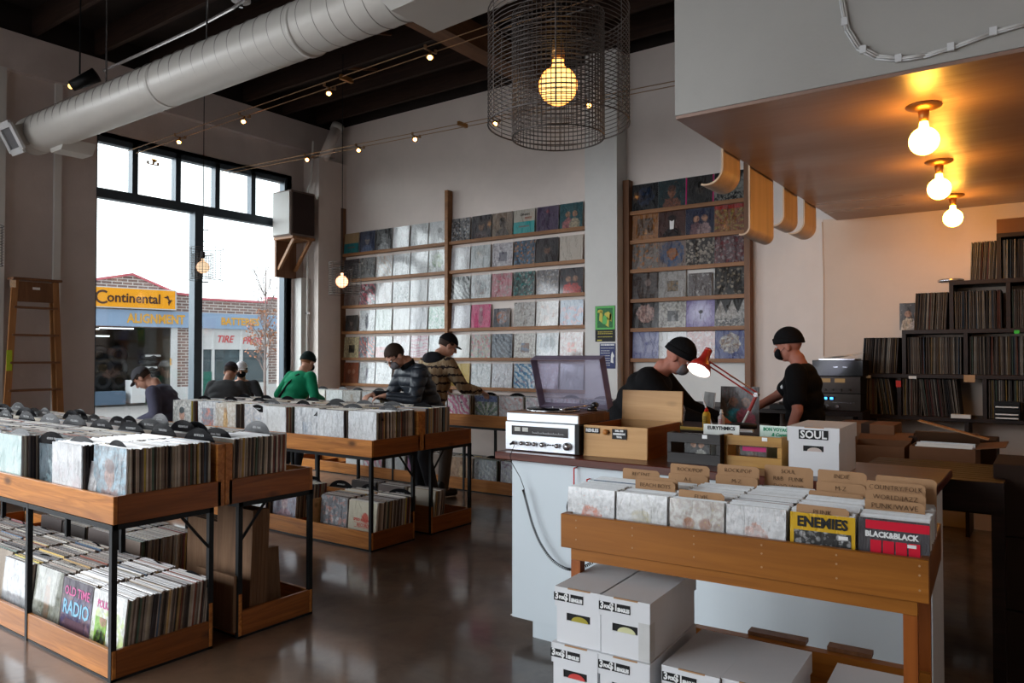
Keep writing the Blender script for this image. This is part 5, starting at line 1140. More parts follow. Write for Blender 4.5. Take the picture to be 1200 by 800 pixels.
carton(-.836, 3.375, .986, .205, .205, .36, radians(1), 'white carton labelled SOUL standing on the counter', soul=True, inside=(.5, .42, .38))
za = .402
carton(-1.232, 2.075, za + .178, .155, .174, .40, radians(3), 'top white carton of the left stack under the singles rack', inside=(.35, .30, .04))
carton(-1.070, 2.080, za + .178, .160, .174, .40, radians(3), 'top white carton of the second stack, taped at its corner', inside=(.6, .6, .35), taped=True)
carton(-1.240, 2.068, za, .157, .173, .40, radians(3), 'white carton below the left top one, a red sleeve in its hand hole', inside=(.55, .06, .05))
carton(-1.070, 2.075, za, .162, .173, .40, radians(3), 'white carton below the taped one, an orange sleeve in its hand hole', inside=(.60, .22, .05))
carton(-.868, 2.100, za, .166, .176, .34, radians(2), 'low white carton beside the stacks, third from the left', inside=(.3, .3, .3))
carton(-.692, 2.115, za, .166, .176, .33, radians(2), 'plain white carton fourth from the left, its lid corrugated', tagtext=None)
carton(-.430, 2.160, za, .185, .158, .30, radians(3), 'white carton at the right end of the rack shelf, cut by the picture edge', tagtext=None)
# ---------------------------------------------------------------- singles rack
RR = thing('singles_rack', 'amber wooden rack of seven inch singles standing in front of the counter', 'record rack', (-1.385, 2.215, 0), radians(3))
RL, RW_, z0, z1 = 1.115, .53, .842, .957
MB().box(0, RL, 0, .022, z0, z1).build('front_board', M['rackwood'], RR, bevel=.002)
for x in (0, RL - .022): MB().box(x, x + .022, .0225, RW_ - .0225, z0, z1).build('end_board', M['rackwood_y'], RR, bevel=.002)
MB().box(0, RL, RW_ - .022, RW_, z0, z1).build('back_board', M['rackwood'], RR); MB().box(.023, RL - .023, .023, RW_ - .023, z0 + .004, z0 + .016).build('bottom_board', M['rackwood'], RR)
for k in range(1, 6): MB().box(RL * k / 6 - .004, RL * k / 6 + .004, .023, RW_ - .023, z0 + .017, z1 - .025).build('bin_divider', M['rackwood_y'], RR)
MB().box(.03, RL - .03, .02, .045, .80, z0 - .001).box(.03, RL - .03, RW_ - .045, RW_ - .02, .80, z0 - .001).build('apron', M['rackwood'], RR)
for x in (.03, RL - .065):
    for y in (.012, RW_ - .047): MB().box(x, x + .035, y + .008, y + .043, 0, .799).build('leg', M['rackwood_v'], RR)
MB().box(.03, RL - .03, .02, .06, .358, .398).build('shelf_rail', M['rackwood'], RR); MB().box(.03, RL - .03, RW_ - .06, RW_ - .02, .358, .485).build('shelf_rail', M['rackwood'], RR)
MB().box(.03, RL - .03, .061, RW_ - .061, .383, .398).build('shelf_board', M['rackwood'], RR)
for k in range(6):
    for z in (.875, .915, .94): MB().cyl((.06 + RL * k / 5.4, -.0012, z), (.06 + RL * k / 5.4, .002, z), .003, n=8).build('nail_head', M['card'], RR) if .06 + RL * k / 5.4 < RL else None
TS = Matrix.Translation((-1.385, 2.215, 0)) @ Matrix.Rotation(radians(3), 4, 'Z')
S7 = .178
ME7 = sleeve_mesh(S7, .0065, [M['sleeve7'] if 'sleeve7' in M else M['sleeve_edge'], M['sleeve_edge']]); 
ME7b = sleeve_mesh(S7, .009, [M['paper'], M['sleeve_edge']]); ME7c = sleeve_mesh(S7, .006, [M['sleeve'], M['sleeve_edge']])
random.seed(90)
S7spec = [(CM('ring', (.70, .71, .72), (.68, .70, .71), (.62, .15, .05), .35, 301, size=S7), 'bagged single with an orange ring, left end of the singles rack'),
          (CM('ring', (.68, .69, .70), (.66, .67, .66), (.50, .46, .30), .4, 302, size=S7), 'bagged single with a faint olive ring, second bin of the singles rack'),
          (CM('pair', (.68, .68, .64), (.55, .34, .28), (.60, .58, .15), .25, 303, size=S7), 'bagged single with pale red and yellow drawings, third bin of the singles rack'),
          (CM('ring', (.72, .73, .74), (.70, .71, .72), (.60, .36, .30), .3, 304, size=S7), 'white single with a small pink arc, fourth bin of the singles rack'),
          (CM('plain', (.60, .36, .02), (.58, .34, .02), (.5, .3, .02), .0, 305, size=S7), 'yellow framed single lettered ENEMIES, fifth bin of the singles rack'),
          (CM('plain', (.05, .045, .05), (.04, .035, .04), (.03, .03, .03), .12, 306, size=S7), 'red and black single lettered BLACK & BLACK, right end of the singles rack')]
for k in range(6):
    xc = RL * (k + .5) / 6; y0 = [.045, .045, .05, .04, .045, .05][k]; n = [19, 21, 24, 30, 23, 24][k]
    for j in range(n):
        y = y0 + j * .0145 + random.uniform(-.002, .002); p = TS @ Vector((xc + random.uniform(-.003, .003), y, z0 + .018 + random.uniform(0, .008) + (.0 if j else .0)))
        if j == 0:
            o = put_record(front_record(S7spec[k][0], S7, .004), p, -.05, radians(3), S7spec[k][1], None, cat='single', name='seven_inch_single')
        else:
            put_record(random.choice((ME7, ME7, ME7b, ME7c)), p, -.05 + random.uniform(-.03, .03), radians(3) + random.uniform(-.02, .02), 'seven inch single in a clear bag filed in the %s bin of the singles rack' % ORD[k], 'singles in the %s bin' % ORD[k], cat='single', name='seven_inch_single')
o = by_label('lettered ENEMIES'); text_on(o, 'ENEMIES', .040, 0, .152, M['letterblack'], .92, bold=.0016)
MB().box(-.078, .078, -.0014, -.0004, .0, .128).build('photo_panel', CM('crowd', (.05, .05, .05), (.42, .42, .42), (.3, .3, .3), 0, 311, size=S7), o); MB().box(.045, .070, -.0022, -.0014, .112, .122).build('price_tag', M['letterwhite'], o)
o = by_label('lettered BLACK & BLACK'); rd = flat('scarlet_print', (.60, .012, .035), .4)
MB().box(-.070, .089, -.0014, -.0004, .148, .172).build('red_panel', rd, o)
for i in range(4): MB().box(-.058 + i * .032, -.030 + i * .032, -.0014, -.0004, .02, .118).build('red_panel', rd, o)
text_on(o, 'BLACK&BLACK', .021, -.005, .133, M['letterwhite'], .93, bold=.001); MB().box(.035, .057, -.0022, -.0014, .106, .115).build('price_tag', M['letterwhite'], o)
# kraft divider cards, hand lettered
ink = flat('pencil_ink', (.10, .06, .035), .8)
def kcard(k, y, zt_, lines, w_=.150, h=.20, tilt=-.06, dark=False, label=None, dx=0, lsz=.021):
    p = TS @ Vector((RL * (k + .5) / 6 + dx, y, zt_ - h)); K = thing('divider_card', label, 'divider card', p, radians(3))
    K.rotation_euler = (tilt, 0, radians(3))
    MB().prism([(-w_ / 2, 0), (w_ / 2, 0), (w_ / 2, h - .008), (w_ / 2 - .01, h), (-w_ / 2 + .004, h + .002), (-w_ / 2, h - .004)], 0, .002, 'y').build('card', M['card'], K)
    for i, s in enumerate(lines):
        if s: text_on(K, s, lsz, 0, h - .018 - i * .026, ink, .95, bold=-.0004)
kcard(0, .40, 1.065, ['RECENT'], label='kraft card lettered RECENT at the back of the first singles bin', dx=.03)
kcard(1, .155, 1.072, ['BEACH BOYS'], w_=.145, label='kraft card lettered BEACH BOYS in the second singles bin', lsz=.020, dx=0); kcard(1, .175, 1.080, [], w_=.150, label='blank kraft card just behind the BEACH BOYS card')
kcard(1, .42, 1.095, ['ROCK/POP'], label='kraft card lettered ROCK/POP at the back of the second singles bin', dx=.03); kcard(1, .40, 1.062, ['A-L'], label='kraft card lettered A-L in front of the first ROCK/POP card', dx=.03)
kcard(2, .085, 1.062, ['ELVIS'], w_=.15, label='kraft card lettered ELVIS in the third singles bin')
kcard(2, .43, 1.105, ['ROCK/POP'], label='kraft card lettered ROCK/POP at the back of the third singles bin', dx=.02); kcard(2, .41, 1.070, ['M-Z'], label='kraft card lettered M-Z in front of the second ROCK/POP card', dx=.02)
kcard(3, .47, 1.110, ['SOUL', 'R&B   FUNK', 'DOO-WOP'], w_=.165, label='kraft card lettered SOUL R&B FUNK DOO-WOP at the back of the fourth bin')
kcard(4, .062, 1.058, ['PUNK'], w_=.145, label='kraft card lettered PUNK behind the ENEMIES single')
kcard(4, .40, 1.118, ['INDIE'], label='kraft card lettered INDIE, tallest in the fifth singles bin', dx=0); kcard(4, .375, 1.082, ['M-Z'], label='kraft card lettered M-Z under the INDIE card'); kcard(4, .34, 1.055, ['A-L'], w_=.165, label='kraft card lettered A-L in front of the INDIE cards', dx=-.01)
kcard(5, .37, 1.118, ['', ''], w_=.17, label='tallest blank kraft card in the right end singles bin', dx=.005); kcard(5, .33, 1.105, ['COUNTRY/FOLK'], w_=.165, label='kraft card lettered COUNTRY/FOLK in the right end singles bin', lsz=.021, dx=-.02)
kcard(5, .27, 1.085, ['WORLD/JAZZ'], w_=.165, label='kraft card lettered WORLD/JAZZ in the right end singles bin', lsz=.021, dx=-.015); kcard(5, .20, 1.070, ['PUNK/WAVE'], w_=.16, label='kraft card lettered PUNK/WAVE nearest the front of the right bin', lsz=.023, dx=-.01)
for x, w_, h, lb in ((.60, .20, .33, 'flat brown wooden strip lying on the lower back rail, left one'), (.84, .14, .325, 'flat brown wooden strip lying on the lower back rail, right one')):
    p = TS @ Vector((x, .50, 0)); tag(MB().box(-w_ / 2, w_ / 2, 0, .05, .486, .500).build('wood_offcut', M['shelfpost'], None, loc=p, rot=(0, 0, radians(3))), lb, 'wood strip')
# ================================================================ behind the counter
DK = thing('work_desk', 'dark work desk behind the counter where the two clerks sort records', 'desk', (-2.95, 5.35, 0))
MB().box(0, 1.16, 0, .62, .93, .965).build('desk_top', M['darkshelf'], DK); MB().box(.02, 1.14, .02, .04, .1, .93).build('front_panel', M['darkshelf'], DK)
for x in (0, 1.12): MB().box(x, x + .04, 0, .60, 0, .929).build('leg', M['darkshelf'], DK)
MB().box(.02, 1.14, .48, .60, .30, .32).build('desk_shelf', M['darkshelf'], DK)
# side table at the counter end
ST = thing('low_display_table', 'dark slatted table at the right end of the counter holding magazines', 'table', (-.80, 3.98, 0))
for i in range(9): MB().box(.0, .62, .02 + i * .072, .085 + i * .072, .915, .935).build('top_slat', M['darkshelf'], ST)
MB().box(.0, .62, .0, .019, .80, .936).build('apron', M['darkshelf'], ST)
for x in (0, .57):
    for y in (.02, .60): MB().box(x, x + .05, y, y + .05, 0, .914).build('leg', M['darkshelf'], ST)
Mg = [((-.60, 4.02, .937), .26, .19, .1, (.45, .30, .025), 'olive yellow magazine lying on the dark table'), ((-.725, 4.10, .937), .12, .16, -.25, (.42, .27, .20), 'pale pink magazine lying on the dark table'), ((-.52, 4.06, .9405), .05, .04, .1, (.03, .12, .30), 'small blue card on the olive magazine')]
for p, w_, d_, rz, c, lb in Mg: tag(MB().box(-w_ / 2, w_ / 2, -d_ / 2, d_ / 2, 0, .003).build('magazine', flat('magazine_cover', c, .4, 0, .3, 30), None, loc=p, rot=(0, 0, rz)), lb, 'magazine')
# desk lamp
LM = thing('desk_lamp', 'red jointed desk lamp with its shade lit from inside', 'desk lamp', (-1.70, 4.60, .985 - .0))
LM.location = (-1.56, 4.62, 1.056)
bs = Vector((0, 0, 0)); k1 = Vector((.075, .03, .205)); k2 = Vector((-.215, -.02, .40)); hd = Vector((-.265, -.05, .475))
MB().lathe([(.085, 0), (.085, .018), (.07, .026), (.015, .032)], n=24).build('lamp_base', M['black'], LM, True)
MB().cyl((0, 0, .03), Vector((.035, .012, .105)), .007, n=10).build('lower_arm', M['letterwhite'], LM); MB().cyl((.035, .012, .105), k1, .0105, n=10).build('lower_arm', M['red'], LM)
for s in (-.012, .012): MB().cyl(k1 + Vector((0, s, s)), k2 + Vector((0, s, s)), .005, n=8).build('upper_arm', M['red'], LM)
MB().cyl(k1 - Vector((0, .02, 0)), k1 + Vector((0, .02, 0)), .015, n=12).build('joint', M['chrome'], LM); MB().cyl(k2 - Vector((0, .02, 0)), k2 + Vector((0, .02, 0)), .012, n=12).build('joint', M['chrome'], LM)
MB().cyl(k1.lerp(k2, .1) + Vector((0, 0, .02)), k1.lerp(k2, .55) + Vector((0, 0, .01)), .004, n=6).build('spring', M['chrome'], LM)
dv = Vector((-.16, -.58, -.76)).normalized(); q_ = dv.to_track_quat('Z', 'Y').to_matrix()
top = Vector((-.222, .0, .475))
sh = MB(); out = [(.024, 0), (.030, .05), (.036, .075), (.062, .112), (.078, .155)]; n = 32; vs = []; fs = []
for r_, z in out + [(r_ - .003, z + .0005) for r_, z in reversed(out)]:
    for i in range(n): vs.append(top + q_ @ Vector((r_ * cos(2 * pi * i / n), r_ * sin(2 * pi * i / n), z)))
for j in range(9): fs += [(j * n + i, j * n + (i + 1) % n, (j + 1) * n + (i + 1) % n, (j + 1) * n + i) for i in range(n)]
sh.add(vs, fs); shd = sh.build('lamp_shade', M['red'], LM, True)
ln_ = MB(); vs = []; fs = []
for r_, z in [(r_ - .004, z + .001) for r_, z in out]:
    for i in range(n): vs.append(top + q_ @ Vector((r_ * cos(2 * pi * i / n), r_ * sin(2 * pi * i / n), z)))
for j in range(4): fs += [(j * n + i, j * n + (i + 1) % n, (j + 1) * n + (i + 1) % n, (j + 1) * n + i) for i in range(n)]
ln_.add(vs, fs); ln_.build('shade_lining', M['letterwhite'], shd, True)
MB().cyl(top - q_ @ Vector((0, 0, .012)), top + q_ @ Vector((0, 0, .004)), .024, .026, 20).build('shade_cap', M['red'], shd, True)
MB().ball(top + q_ @ Vector((0, 0, .105)), .034, 18, 12).build('bulb', emit('white_desk_bulb', (1.0, .86, .74), 20), LM, True)
MB().cyl(k2, top + q_ @ Vector((0, 0, .03)), .006, n=8).build('shade_bracket', M['chrome'], LM)
# lamp stand: low dark cabinet between counter and desk
CB = thing('low_cabinet', 'dark low cabinet behind the counter carrying the lamp and bottles', 'cabinet', (-2.25, 4.28, 0))
MB().box(0, 1.15, 0, .60, 1.02, 1.055).build('cabinet_top', M['darkshelf'], CB); MB().box(.01, 1.14, .02, .58, 0, 1.019).build('cabinet_body', M['darkshelf'], CB)
for x in (.02, .40, .78): MB().box(x, x + .35, .004, .0195, .05, 1.0).build('door', M['darkcrate'], CB)
# bottles and small things
def lathe_thing(nm, lb, cat, loc, parts, scale=1):
    K = thing(nm, lb, cat, loc)
    for pn, prof, mt in parts: MB().lathe([(r_ * .85, z_ * .82) for r_, z_ in prof], n=20).build(pn, mt, K, True)
    return K
B1 = lathe_thing('squeeze_bottle', 'yellow squeeze bottle with a red cap standing behind the counter', 'bottle', (-1.716, 4.42, 1.056), [('bottle_body', [(.026, 0), (.028, .006), (.028, .105), (.022, .122), (.016, .128)], M['yellow']), ('cap', [(.013, .1285), (.015, .140), (.007, .150), (.004, .158)], M['redplastic'])])
tx = MB(); [tx.box(-.011, .011, -.0248, -.0236, .016 + i * .0095, .020 + i * .0095) for i in range(7)]; tx.build('label_print', M['letterblack'], B1)
B2 = lathe_thing('spray_bottle', 'pale pump bottle with faint red print beside the yellow bottle', 'bottle', (-1.615, 4.40, 1.056), [('bottle_body', [(.021, 0), (.023, .005), (.023, .095), (.013, .110), (.011, .116)], M['pinkwhite']), ('pump_cap', [(.013, .1165), (.013, .130), (.008, .134), (.008, .150), (.004, .152)], M['letterwhite'])])
tx = MB(); [tx.box(-.008, .008, -.0205, -.0190, .02 + i * .010, .024 + i * .010) for i in range(5)]; tx.build('label_print', M['redplastic'], B2)
K = thing('record_brush', 'slim pale stylus brush leaning behind the yellow bottle', 'brush', (-1.705, 4.50, 1.056)); MB().cyl((0, 0, .0), (-.085, .02, .21), .0045, n=8).build('handle', M['letterwhite'], K); MB().box(-.012, .012, -.01, .01, 0, .02).build('brush_head', M['black'], K)
K = thing('tape_roll', 'small roll of green and white tape lying near the bottles', 'tape', (-1.895, 4.40, 1.056)); mb = MB(); torus(mb, (0, 0, .030), .022, .009, 'y', 20, 8); mb.build('tape', M['paper'], K, True)
mb = MB(); torus(mb, (0, .001, .030), .033, .004, 'y', 20, 6); mb.build('tape_rim', flat('green_tape', (.10, .42, .16), .4), K, True)
K = thing('crumpled_bag', 'crumpled clear bag with shiny creases beside the wooden file box', 'bag', (-1.955, 4.52, 1.056)); 
mb = MB(); mb.ball((0, 0, .075), (.06, .04, .085), 12, 9); random.seed(4); mb.v = [tuple(c * random.uniform(.8, 1.12) for c in v) for v in mb.v]; mb.build('bag', glass_mat('crumpled_plastic', (.8, .8, .82), .3, .25, (.3, .26, .26)), K)
tag(MB().box(-.16, .16, -.03, .03, 0, .012).build('yellow_ruler', flat('yellow_rule', (.55, .40, .08), .5), None, loc=(-1.80, 4.34, 1.0562), rot=(0, 0, -.05)), 'yellow rule lying in front of the bottles', 'ruler')
tag(MB().box(-.05, .05, -.02, .02, 0, .014).build('white_label_card', M['letterwhite'], None, loc=(-1.47, 4.38, 1.0562), rot=(0, 0, .1)), 'small white card lying at the foot of the red lamp', 'card')
# sleeves behind the lamp on the desk
put_record(front_record(CM('pair', (.16, .15, .15), (.02, .34, .46), (.50, .10, .16), .05, 401), .30), (-1.955, 5.70, .966), -.08, 0, 'sleeve with a cyan haired figure and a pink figure standing behind the red lamp', None)
put_record(front_record(CM('plain', (.48, .47, .45), (.4, .4, .4), W3, .05, 402), .26), (-2.16, 5.55, .966), -.12, -.9, 'pale sleeve seen nearly edge on behind the cyan figure sleeve', None)
# mixer and decks on the desk
K = thing('dj_turntable', 'dark turntable on the desk between the clerks', 'turntable', (-2.50, 5.66, .966)); MB().box(-.22, .22, -.17, .17, 0, .06).build('plinth', M['black'], K, bevel=.004); MB().cyl((-.03, 0, .061), (-.03, 0, .075), .15, n=32).build('platter', M['darkmetal'], K, True); MB().tube([(.17, .12, .09), (.17, -.02, .09), (.12, -.09, .085)], .005, 6).build('tonearm', M['chrome'], K)
K = thing('dj_turntable', 'second dark turntable against the wall by the right clerk', 'turntable', (-1.86, 7.05, 1.02)); MB().box(-.22, .22, -.17, .17, 0, .05).build('plinth', M['black'], K, bevel=.004); MB().cyl((-.03, 0, .051), (-.03, 0, .065), .15, n=32).build('platter', M['darkmetal'], K, True); MB().tube([(.17, .12, .08), (.17, -.02, .08), (.12, -.09, .075)], .005, 6).build('tonearm', M['chrome'], K)
K = thing('loose_record_pile', 'low heap of sleeves lying flat on the desk under the clerks hands', 'record', (-2.0, 5.53, .966))
for i in range(5): MB().box(-.157, .157, -.157, .157, i * .006, i * .006 + .005, T=Matrix.Rotation(random.uniform(-.3, .3), 4, 'Z')).build('sleeve', random.choice([M['carddark'], M['darkcrate'], M['worktop'], M['paper']]), K)
# ---------------------------------------------------------------- stereo stack by the wall
WB = thing('wall_bench', 'dark bench along the back wall under the stereo stack', 'bench', (-3.1, 6.95, 0)); MB().box(0, 1.78, 0, .68, .98, 1.02).build('bench_top', M['darkshelf'], WB)
for x in (0, .86, 1.74): MB().box(x, x + .04, .02, .66, 0, .979).build('bench_support', M['darkshelf'], WB)
def hifi(z, h, x, mat, lb, style):
    K = thing('stereo_unit', lb, 'stereo', (x, 7.05, z)); MB().box(-.21, .21, 0, .32, 0, h).build('case', M['black'], K, bevel=.003); MB().box(-.208, .208, -.006, -.0005, .004, h - .004).build('faceplate', mat, K)
    if style == 'meters':
        for a in (-.12, .0): MB().box(a, a + .085, -.009, -.006, h - .055, h - .02).build('level_meter', emit('dim_meter_glow', (.8, .45, .15), .25), K)
        for a in (-.14, -.08, -.02, .05, .12): MB().cyl((a, -.006, .03), (a, -.02, .03), .011, n=12).build('knob', M['darkmetal'], K)
    if style == 'display':
        MB().box(-.19, .0, -.009, -.006, h - .06, h - .03).build('display', M['blackgloss'], K)
        for a in (-.17, -.13, -.09, -.04): MB().box(a, a + .026, -.0105, -.009, h - .055, h - .035).build('display_digit', emit('blue_display', (.05, .35, 1.0), 4), K)
        for a in (-.13, -.06, .02): MB().cyl((a, -.006, .035), (a, -.022, .035), .016, n=14).build('knob', M['chrome'], K)
        for i in range(8): MB().box(-.02 + i * .024, -.006 + i * .024, -.0085, -.006, .068, .074).build('push_button', M['chrome'], K)
    if style == 'dark':
        for a in (-.03, .05): MB().box(a, a + .035, -.008, -.006, h * .55, h * .55 + .006).build('mark', M['chrome'], K)
sx = -1.56
hifi(1.021, .15, sx, flat('pewter_face', (.06, .05, .045), .4, .5), 'silver stereo unit with a blue lit display, lowest of the stack', 'display'); hifi(1.172, .15, sx, flat('dark_pewter_face', (.045, .034, .03), .4, .5), 'cassette deck with two amber level meters in the middle of the stack', 'meters'); hifi(1.323, .14, sx + .02, M['blackgloss'], 'black stereo unit on top of the stack', 'dark')
tag(MB().box(-.16, .14, 0, .28, 0, .012).build('closed_laptop', M['chrome'], None, loc=(sx + .02, 7.07, 1.464)), 'thin pale tray lying on the black stereo unit', 'tray')
K = thing('loose_paper', 'curled papers on top of the stereo stack', 'paper', (sx + .0, 7.1, 1.478)); 
for i in range(3): MB().add([(-.14 + i * .05, 0, .0 + i * .008), (.02 + i * .06, -.02, .004 + i * .01), (.10 + i * .05, .2, .03 + i * .012), (-.10 + i * .04, .2, .01)], [(0, 1, 2, 3)]).build('sheet', M['paper'], K)
# vertical crack / cable on the wall
tag(MB().tube([(0, 0, 1.5), (.006, 0, 2.2), (-.004, 0, 2.8)], .006, 6).build('wall_cable', M['cream'], None, loc=(-1.795, YB - .006, 0)), 'thin painted cable running up the wall behind the right clerk', 'cable')
MB().box(-1.79, XR, YB - .004, YB + .0, 0, 2.82).build('cream_area', M['cream'])
bpy.data.objects['cream_area']['kind'] = 'structure'; bpy.data.objects['cream_area'].name = 'wall_panel_back'
# ---------------------------------------------------------------- stepped record shelving
SH = thing('stepped_record_shelf', 'dark stepped shelving packed with records rising to the right', 'shelving', (0, 7.28, 0))
lv = [(.985, -1.46, 1.0), (1.345, -1.46, 1.0), (1.725, -1.06, 1.0), (2.13, -.70, 1.0), (2.50, -.36, 1.0)]
for z, x0, x1 in lv: MB().box(x0, x1, 0, .375, z - .035, z).build('shelf_board', M['darkshelf'], SH, bevel=.002)
for (za_, zb_, xs) in ((.985, 1.31, (-1.46, -1.10, -.47, -.13, .45, .97)), (1.345, 1.69, (-1.06, -.60, -.12, .45, .97)), (1.725, 2.095, (-.70, -.30, .45, .97)), (2.13, 2.465, (-.36, .45, .97)), (0, .95, (-1.46, -.6, .2, .97))):
    for x in xs: MB().box(x, x + .03, .002, .372, za_, zb_).build('upright', M['darkshelf'], SH)
random.seed(60)
SHREC = MB().box(-.004, .004, 0, .31, 0, LP, 0).mesh('shelved_record', [M['sleeve']])
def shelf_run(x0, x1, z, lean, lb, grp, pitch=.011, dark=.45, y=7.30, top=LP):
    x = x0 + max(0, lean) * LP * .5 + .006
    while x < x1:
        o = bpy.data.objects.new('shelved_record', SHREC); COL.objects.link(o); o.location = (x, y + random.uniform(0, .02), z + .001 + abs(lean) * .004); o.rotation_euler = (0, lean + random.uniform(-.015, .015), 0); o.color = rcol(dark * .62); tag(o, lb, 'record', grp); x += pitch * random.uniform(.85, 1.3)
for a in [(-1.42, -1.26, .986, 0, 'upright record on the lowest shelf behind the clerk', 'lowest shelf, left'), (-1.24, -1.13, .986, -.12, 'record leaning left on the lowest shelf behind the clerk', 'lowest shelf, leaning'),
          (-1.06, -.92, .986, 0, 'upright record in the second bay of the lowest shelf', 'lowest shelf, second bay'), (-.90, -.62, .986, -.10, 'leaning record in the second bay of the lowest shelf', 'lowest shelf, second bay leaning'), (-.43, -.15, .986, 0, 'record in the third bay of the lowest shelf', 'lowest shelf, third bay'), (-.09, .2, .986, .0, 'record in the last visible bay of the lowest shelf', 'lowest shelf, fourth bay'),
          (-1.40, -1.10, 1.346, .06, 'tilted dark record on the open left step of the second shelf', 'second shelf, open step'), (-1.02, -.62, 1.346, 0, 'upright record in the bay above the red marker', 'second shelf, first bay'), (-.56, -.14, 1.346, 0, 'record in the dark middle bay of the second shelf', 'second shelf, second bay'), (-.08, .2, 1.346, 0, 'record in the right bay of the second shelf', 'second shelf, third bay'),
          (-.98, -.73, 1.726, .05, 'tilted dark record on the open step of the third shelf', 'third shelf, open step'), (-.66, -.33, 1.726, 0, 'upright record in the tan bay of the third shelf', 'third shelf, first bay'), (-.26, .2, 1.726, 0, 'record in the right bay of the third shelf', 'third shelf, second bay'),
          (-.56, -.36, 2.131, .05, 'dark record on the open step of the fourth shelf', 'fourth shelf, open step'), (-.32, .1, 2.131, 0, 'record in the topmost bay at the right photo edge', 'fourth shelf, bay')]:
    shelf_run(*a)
K = thing('magazine_bundle', 'bundle of small magazines leaning on the step of the second shelf board', 'magazine', (-.985, 7.34, 1.726))
for i in range(5): MB().box(-.10 + i * .006, .09 - i * .002, 0 + i * .008, .006 + i * .008, 0, .235).build('magazine', M['paper'] if i else CM('pair', (.05, .04, .04), (.5, .4, .3), (.6, .5, .45), .05, 420, size=.24), K)
for x in (-.07, -.055, -.04): pass
K = thing('cake_tin_lid', 'round flat tin lid lying on the third shelf board', 'tin', (-.70, 7.42, 2.131)); MB().lathe([(.095, 0), (.10, .008), (.10, .020), (.09, .026)], n=28).build('lid', M['chrome'], K, True)
K = thing('cardboard_box', 'small brown cardboard box on the topmost shelf', 'carton', (-.02, 7.45, 2.501)); MB().box(-.34, .34, -.13, .13, 0, .12).build('box_body', M['carddark'], K, bevel=.003); MB().box(-.05, .05, -.132, -.130, .0, .12).box(-.05, .05, -.13, .13, .1205, .122).build('tape', M['cardshade'], K)
K = thing('cassette_rack', 'stack of dark cassette boxes standing on the lowest shelf', 'cassette', (-.30, 7.24, .986))
for i in range(5): MB().box(-.085, .085, 0, .11, i * .03, i * .03 + .027).build('cassette_case', M['black'], K); MB().box(-.08, .075, -.0015, 0, i * .03 + .008, i * .03 + .018).build('spine_card', M['paper'], K) if i in (0, 1, 3) else None
tag(MB().box(-.085, .085, 0, .10, 0, .075).build('small_box', flat('mustard_carton', (.16, .10, .02), .6), None, loc=(-.08, 7.22, .986)), 'small mustard box beside the cassette stack', 'box')
tag(MB().box(-.07, .07, 0, .08, 0, .03).build('paper_note', M['paper'], None, loc=(-.62, 7.20, .986)), 'grey paper packet on the lowest shelf front', 'packet')
for x, z, c, lb, w_, h in ((-1.09, 1.27, M['redplastic'], 'red marker tab at the top of the second bay', .02, .028), (-.56, 1.325, M['card'], 'tan price tab on the second shelf edge', .04, .03), (-1.34, 1.328, M['paper'], 'left pale label on the second shelf edge', .03, .012), (-.98, 1.328, M['paper'], 'right pale label on the second shelf edge', .03, .012), (-.23, 1.705, flat('green_tab', (.05, .5, .05), .5), 'small green tab on the third shelf edge', .018, .014)):
    tag(MB().box(-w_, w_, -.003, 0, -h, h).build('shelf_tab', c, None, loc=(x, 7.277, z - .012)), lb, 'label')
# ---------------------------------------------------------------- cardboard cartons on the right
def box_open(x, y, z, w_, d_, h, mat, lb, rz=0, flaps=(40, 20, 60, 30), fill_=0, rec=False):
    K = thing('cardboard_box', lb, 'carton', (x, y, z), rz); t = .005
    b = MB(); b.box(-w_ / 2, w_ / 2, 0, t, 0, h).box(-w_ / 2, w_ / 2, d_ - t, d_, 0, h).box(-w_ / 2, -w_ / 2 + t, t, d_ - t, 0, h).box(w_ / 2 - t, w_ / 2, t, d_ - t, 0, h).box(-w_ / 2, w_ / 2, 0, d_, -.004, 0); b.build('box_body', mat, K)
    for i, a in enumerate(flaps):
        if a is None: continue
        a = radians(a)
        if i == 0: T = Matrix.Translation((0, 0, h)) @ Matrix.Rotation(-a, 4, 'X'); MB().box(-w_ / 2, w_ / 2, -.14, 0, 0, .005, T=Matrix.Translation((0, 0, h)) @ Matrix.Rotation(a, 4, 'X')).build('flap', mat, K)
        if i == 1: MB().box(-w_ / 2, w_ / 2, 0, .14, 0, .005, T=Matrix.Translation((0, d_, h)) @ Matrix.Rotation(a, 4, 'X')).build('flap', mat, K)
        if i == 2: MB().box(-.14, 0, 0, d_, 0, .005, T=Matrix.Translation((-w_ / 2, 0, h)) @ Matrix.Rotation(a, 4, 'Y')).build('flap', mat, K)
        if i == 3: MB().box(0, .14, 0, d_, 0, .005, T=Matrix.Translation((w_ / 2, 0, h)) @ Matrix.Rotation(-a, 4, 'Y')).build('flap', mat, K)
    if rec:
        for i in range(9): MB().box(-w_ / 2 + .02, w_ / 2 - .02, .03 + i * .03, .04 + i * .03, .01, h + random.uniform(-.02, .012)).build('sleeve', M['paper'] if i % 2 else M['sleeve_edge'], K)
    return K
def box_shut(x, y, z, w_, d_, h, mat, lb, rz=0, print_=False):
    K = thing('cardboard_box', lb, 'carton', (x, y, z), rz); MB().box(-w_ / 2, w_ / 2, 0, d_, 0, h).build('box_body', mat, K, bevel=.004)
    MB().box(-.025, .025, -.001, 0, h * .55, h).box(-.025, .025, -.001, d_, h, h + .001).build('tape', M['cardshade'], K)
    if print_: MB().prism([(.03, .12), (.07, .12), (.07, .17), (.085, .17), (.05, .22), (.015, .17), (.03, .17)], -.0012, 0, 'y').build('printed_arrow', M['black'], K); MB().box(w_ * .25, w_ * .25 + .06, -.0012, 0, .05, .12).build('shipping_label', M['card'], K)
    return K
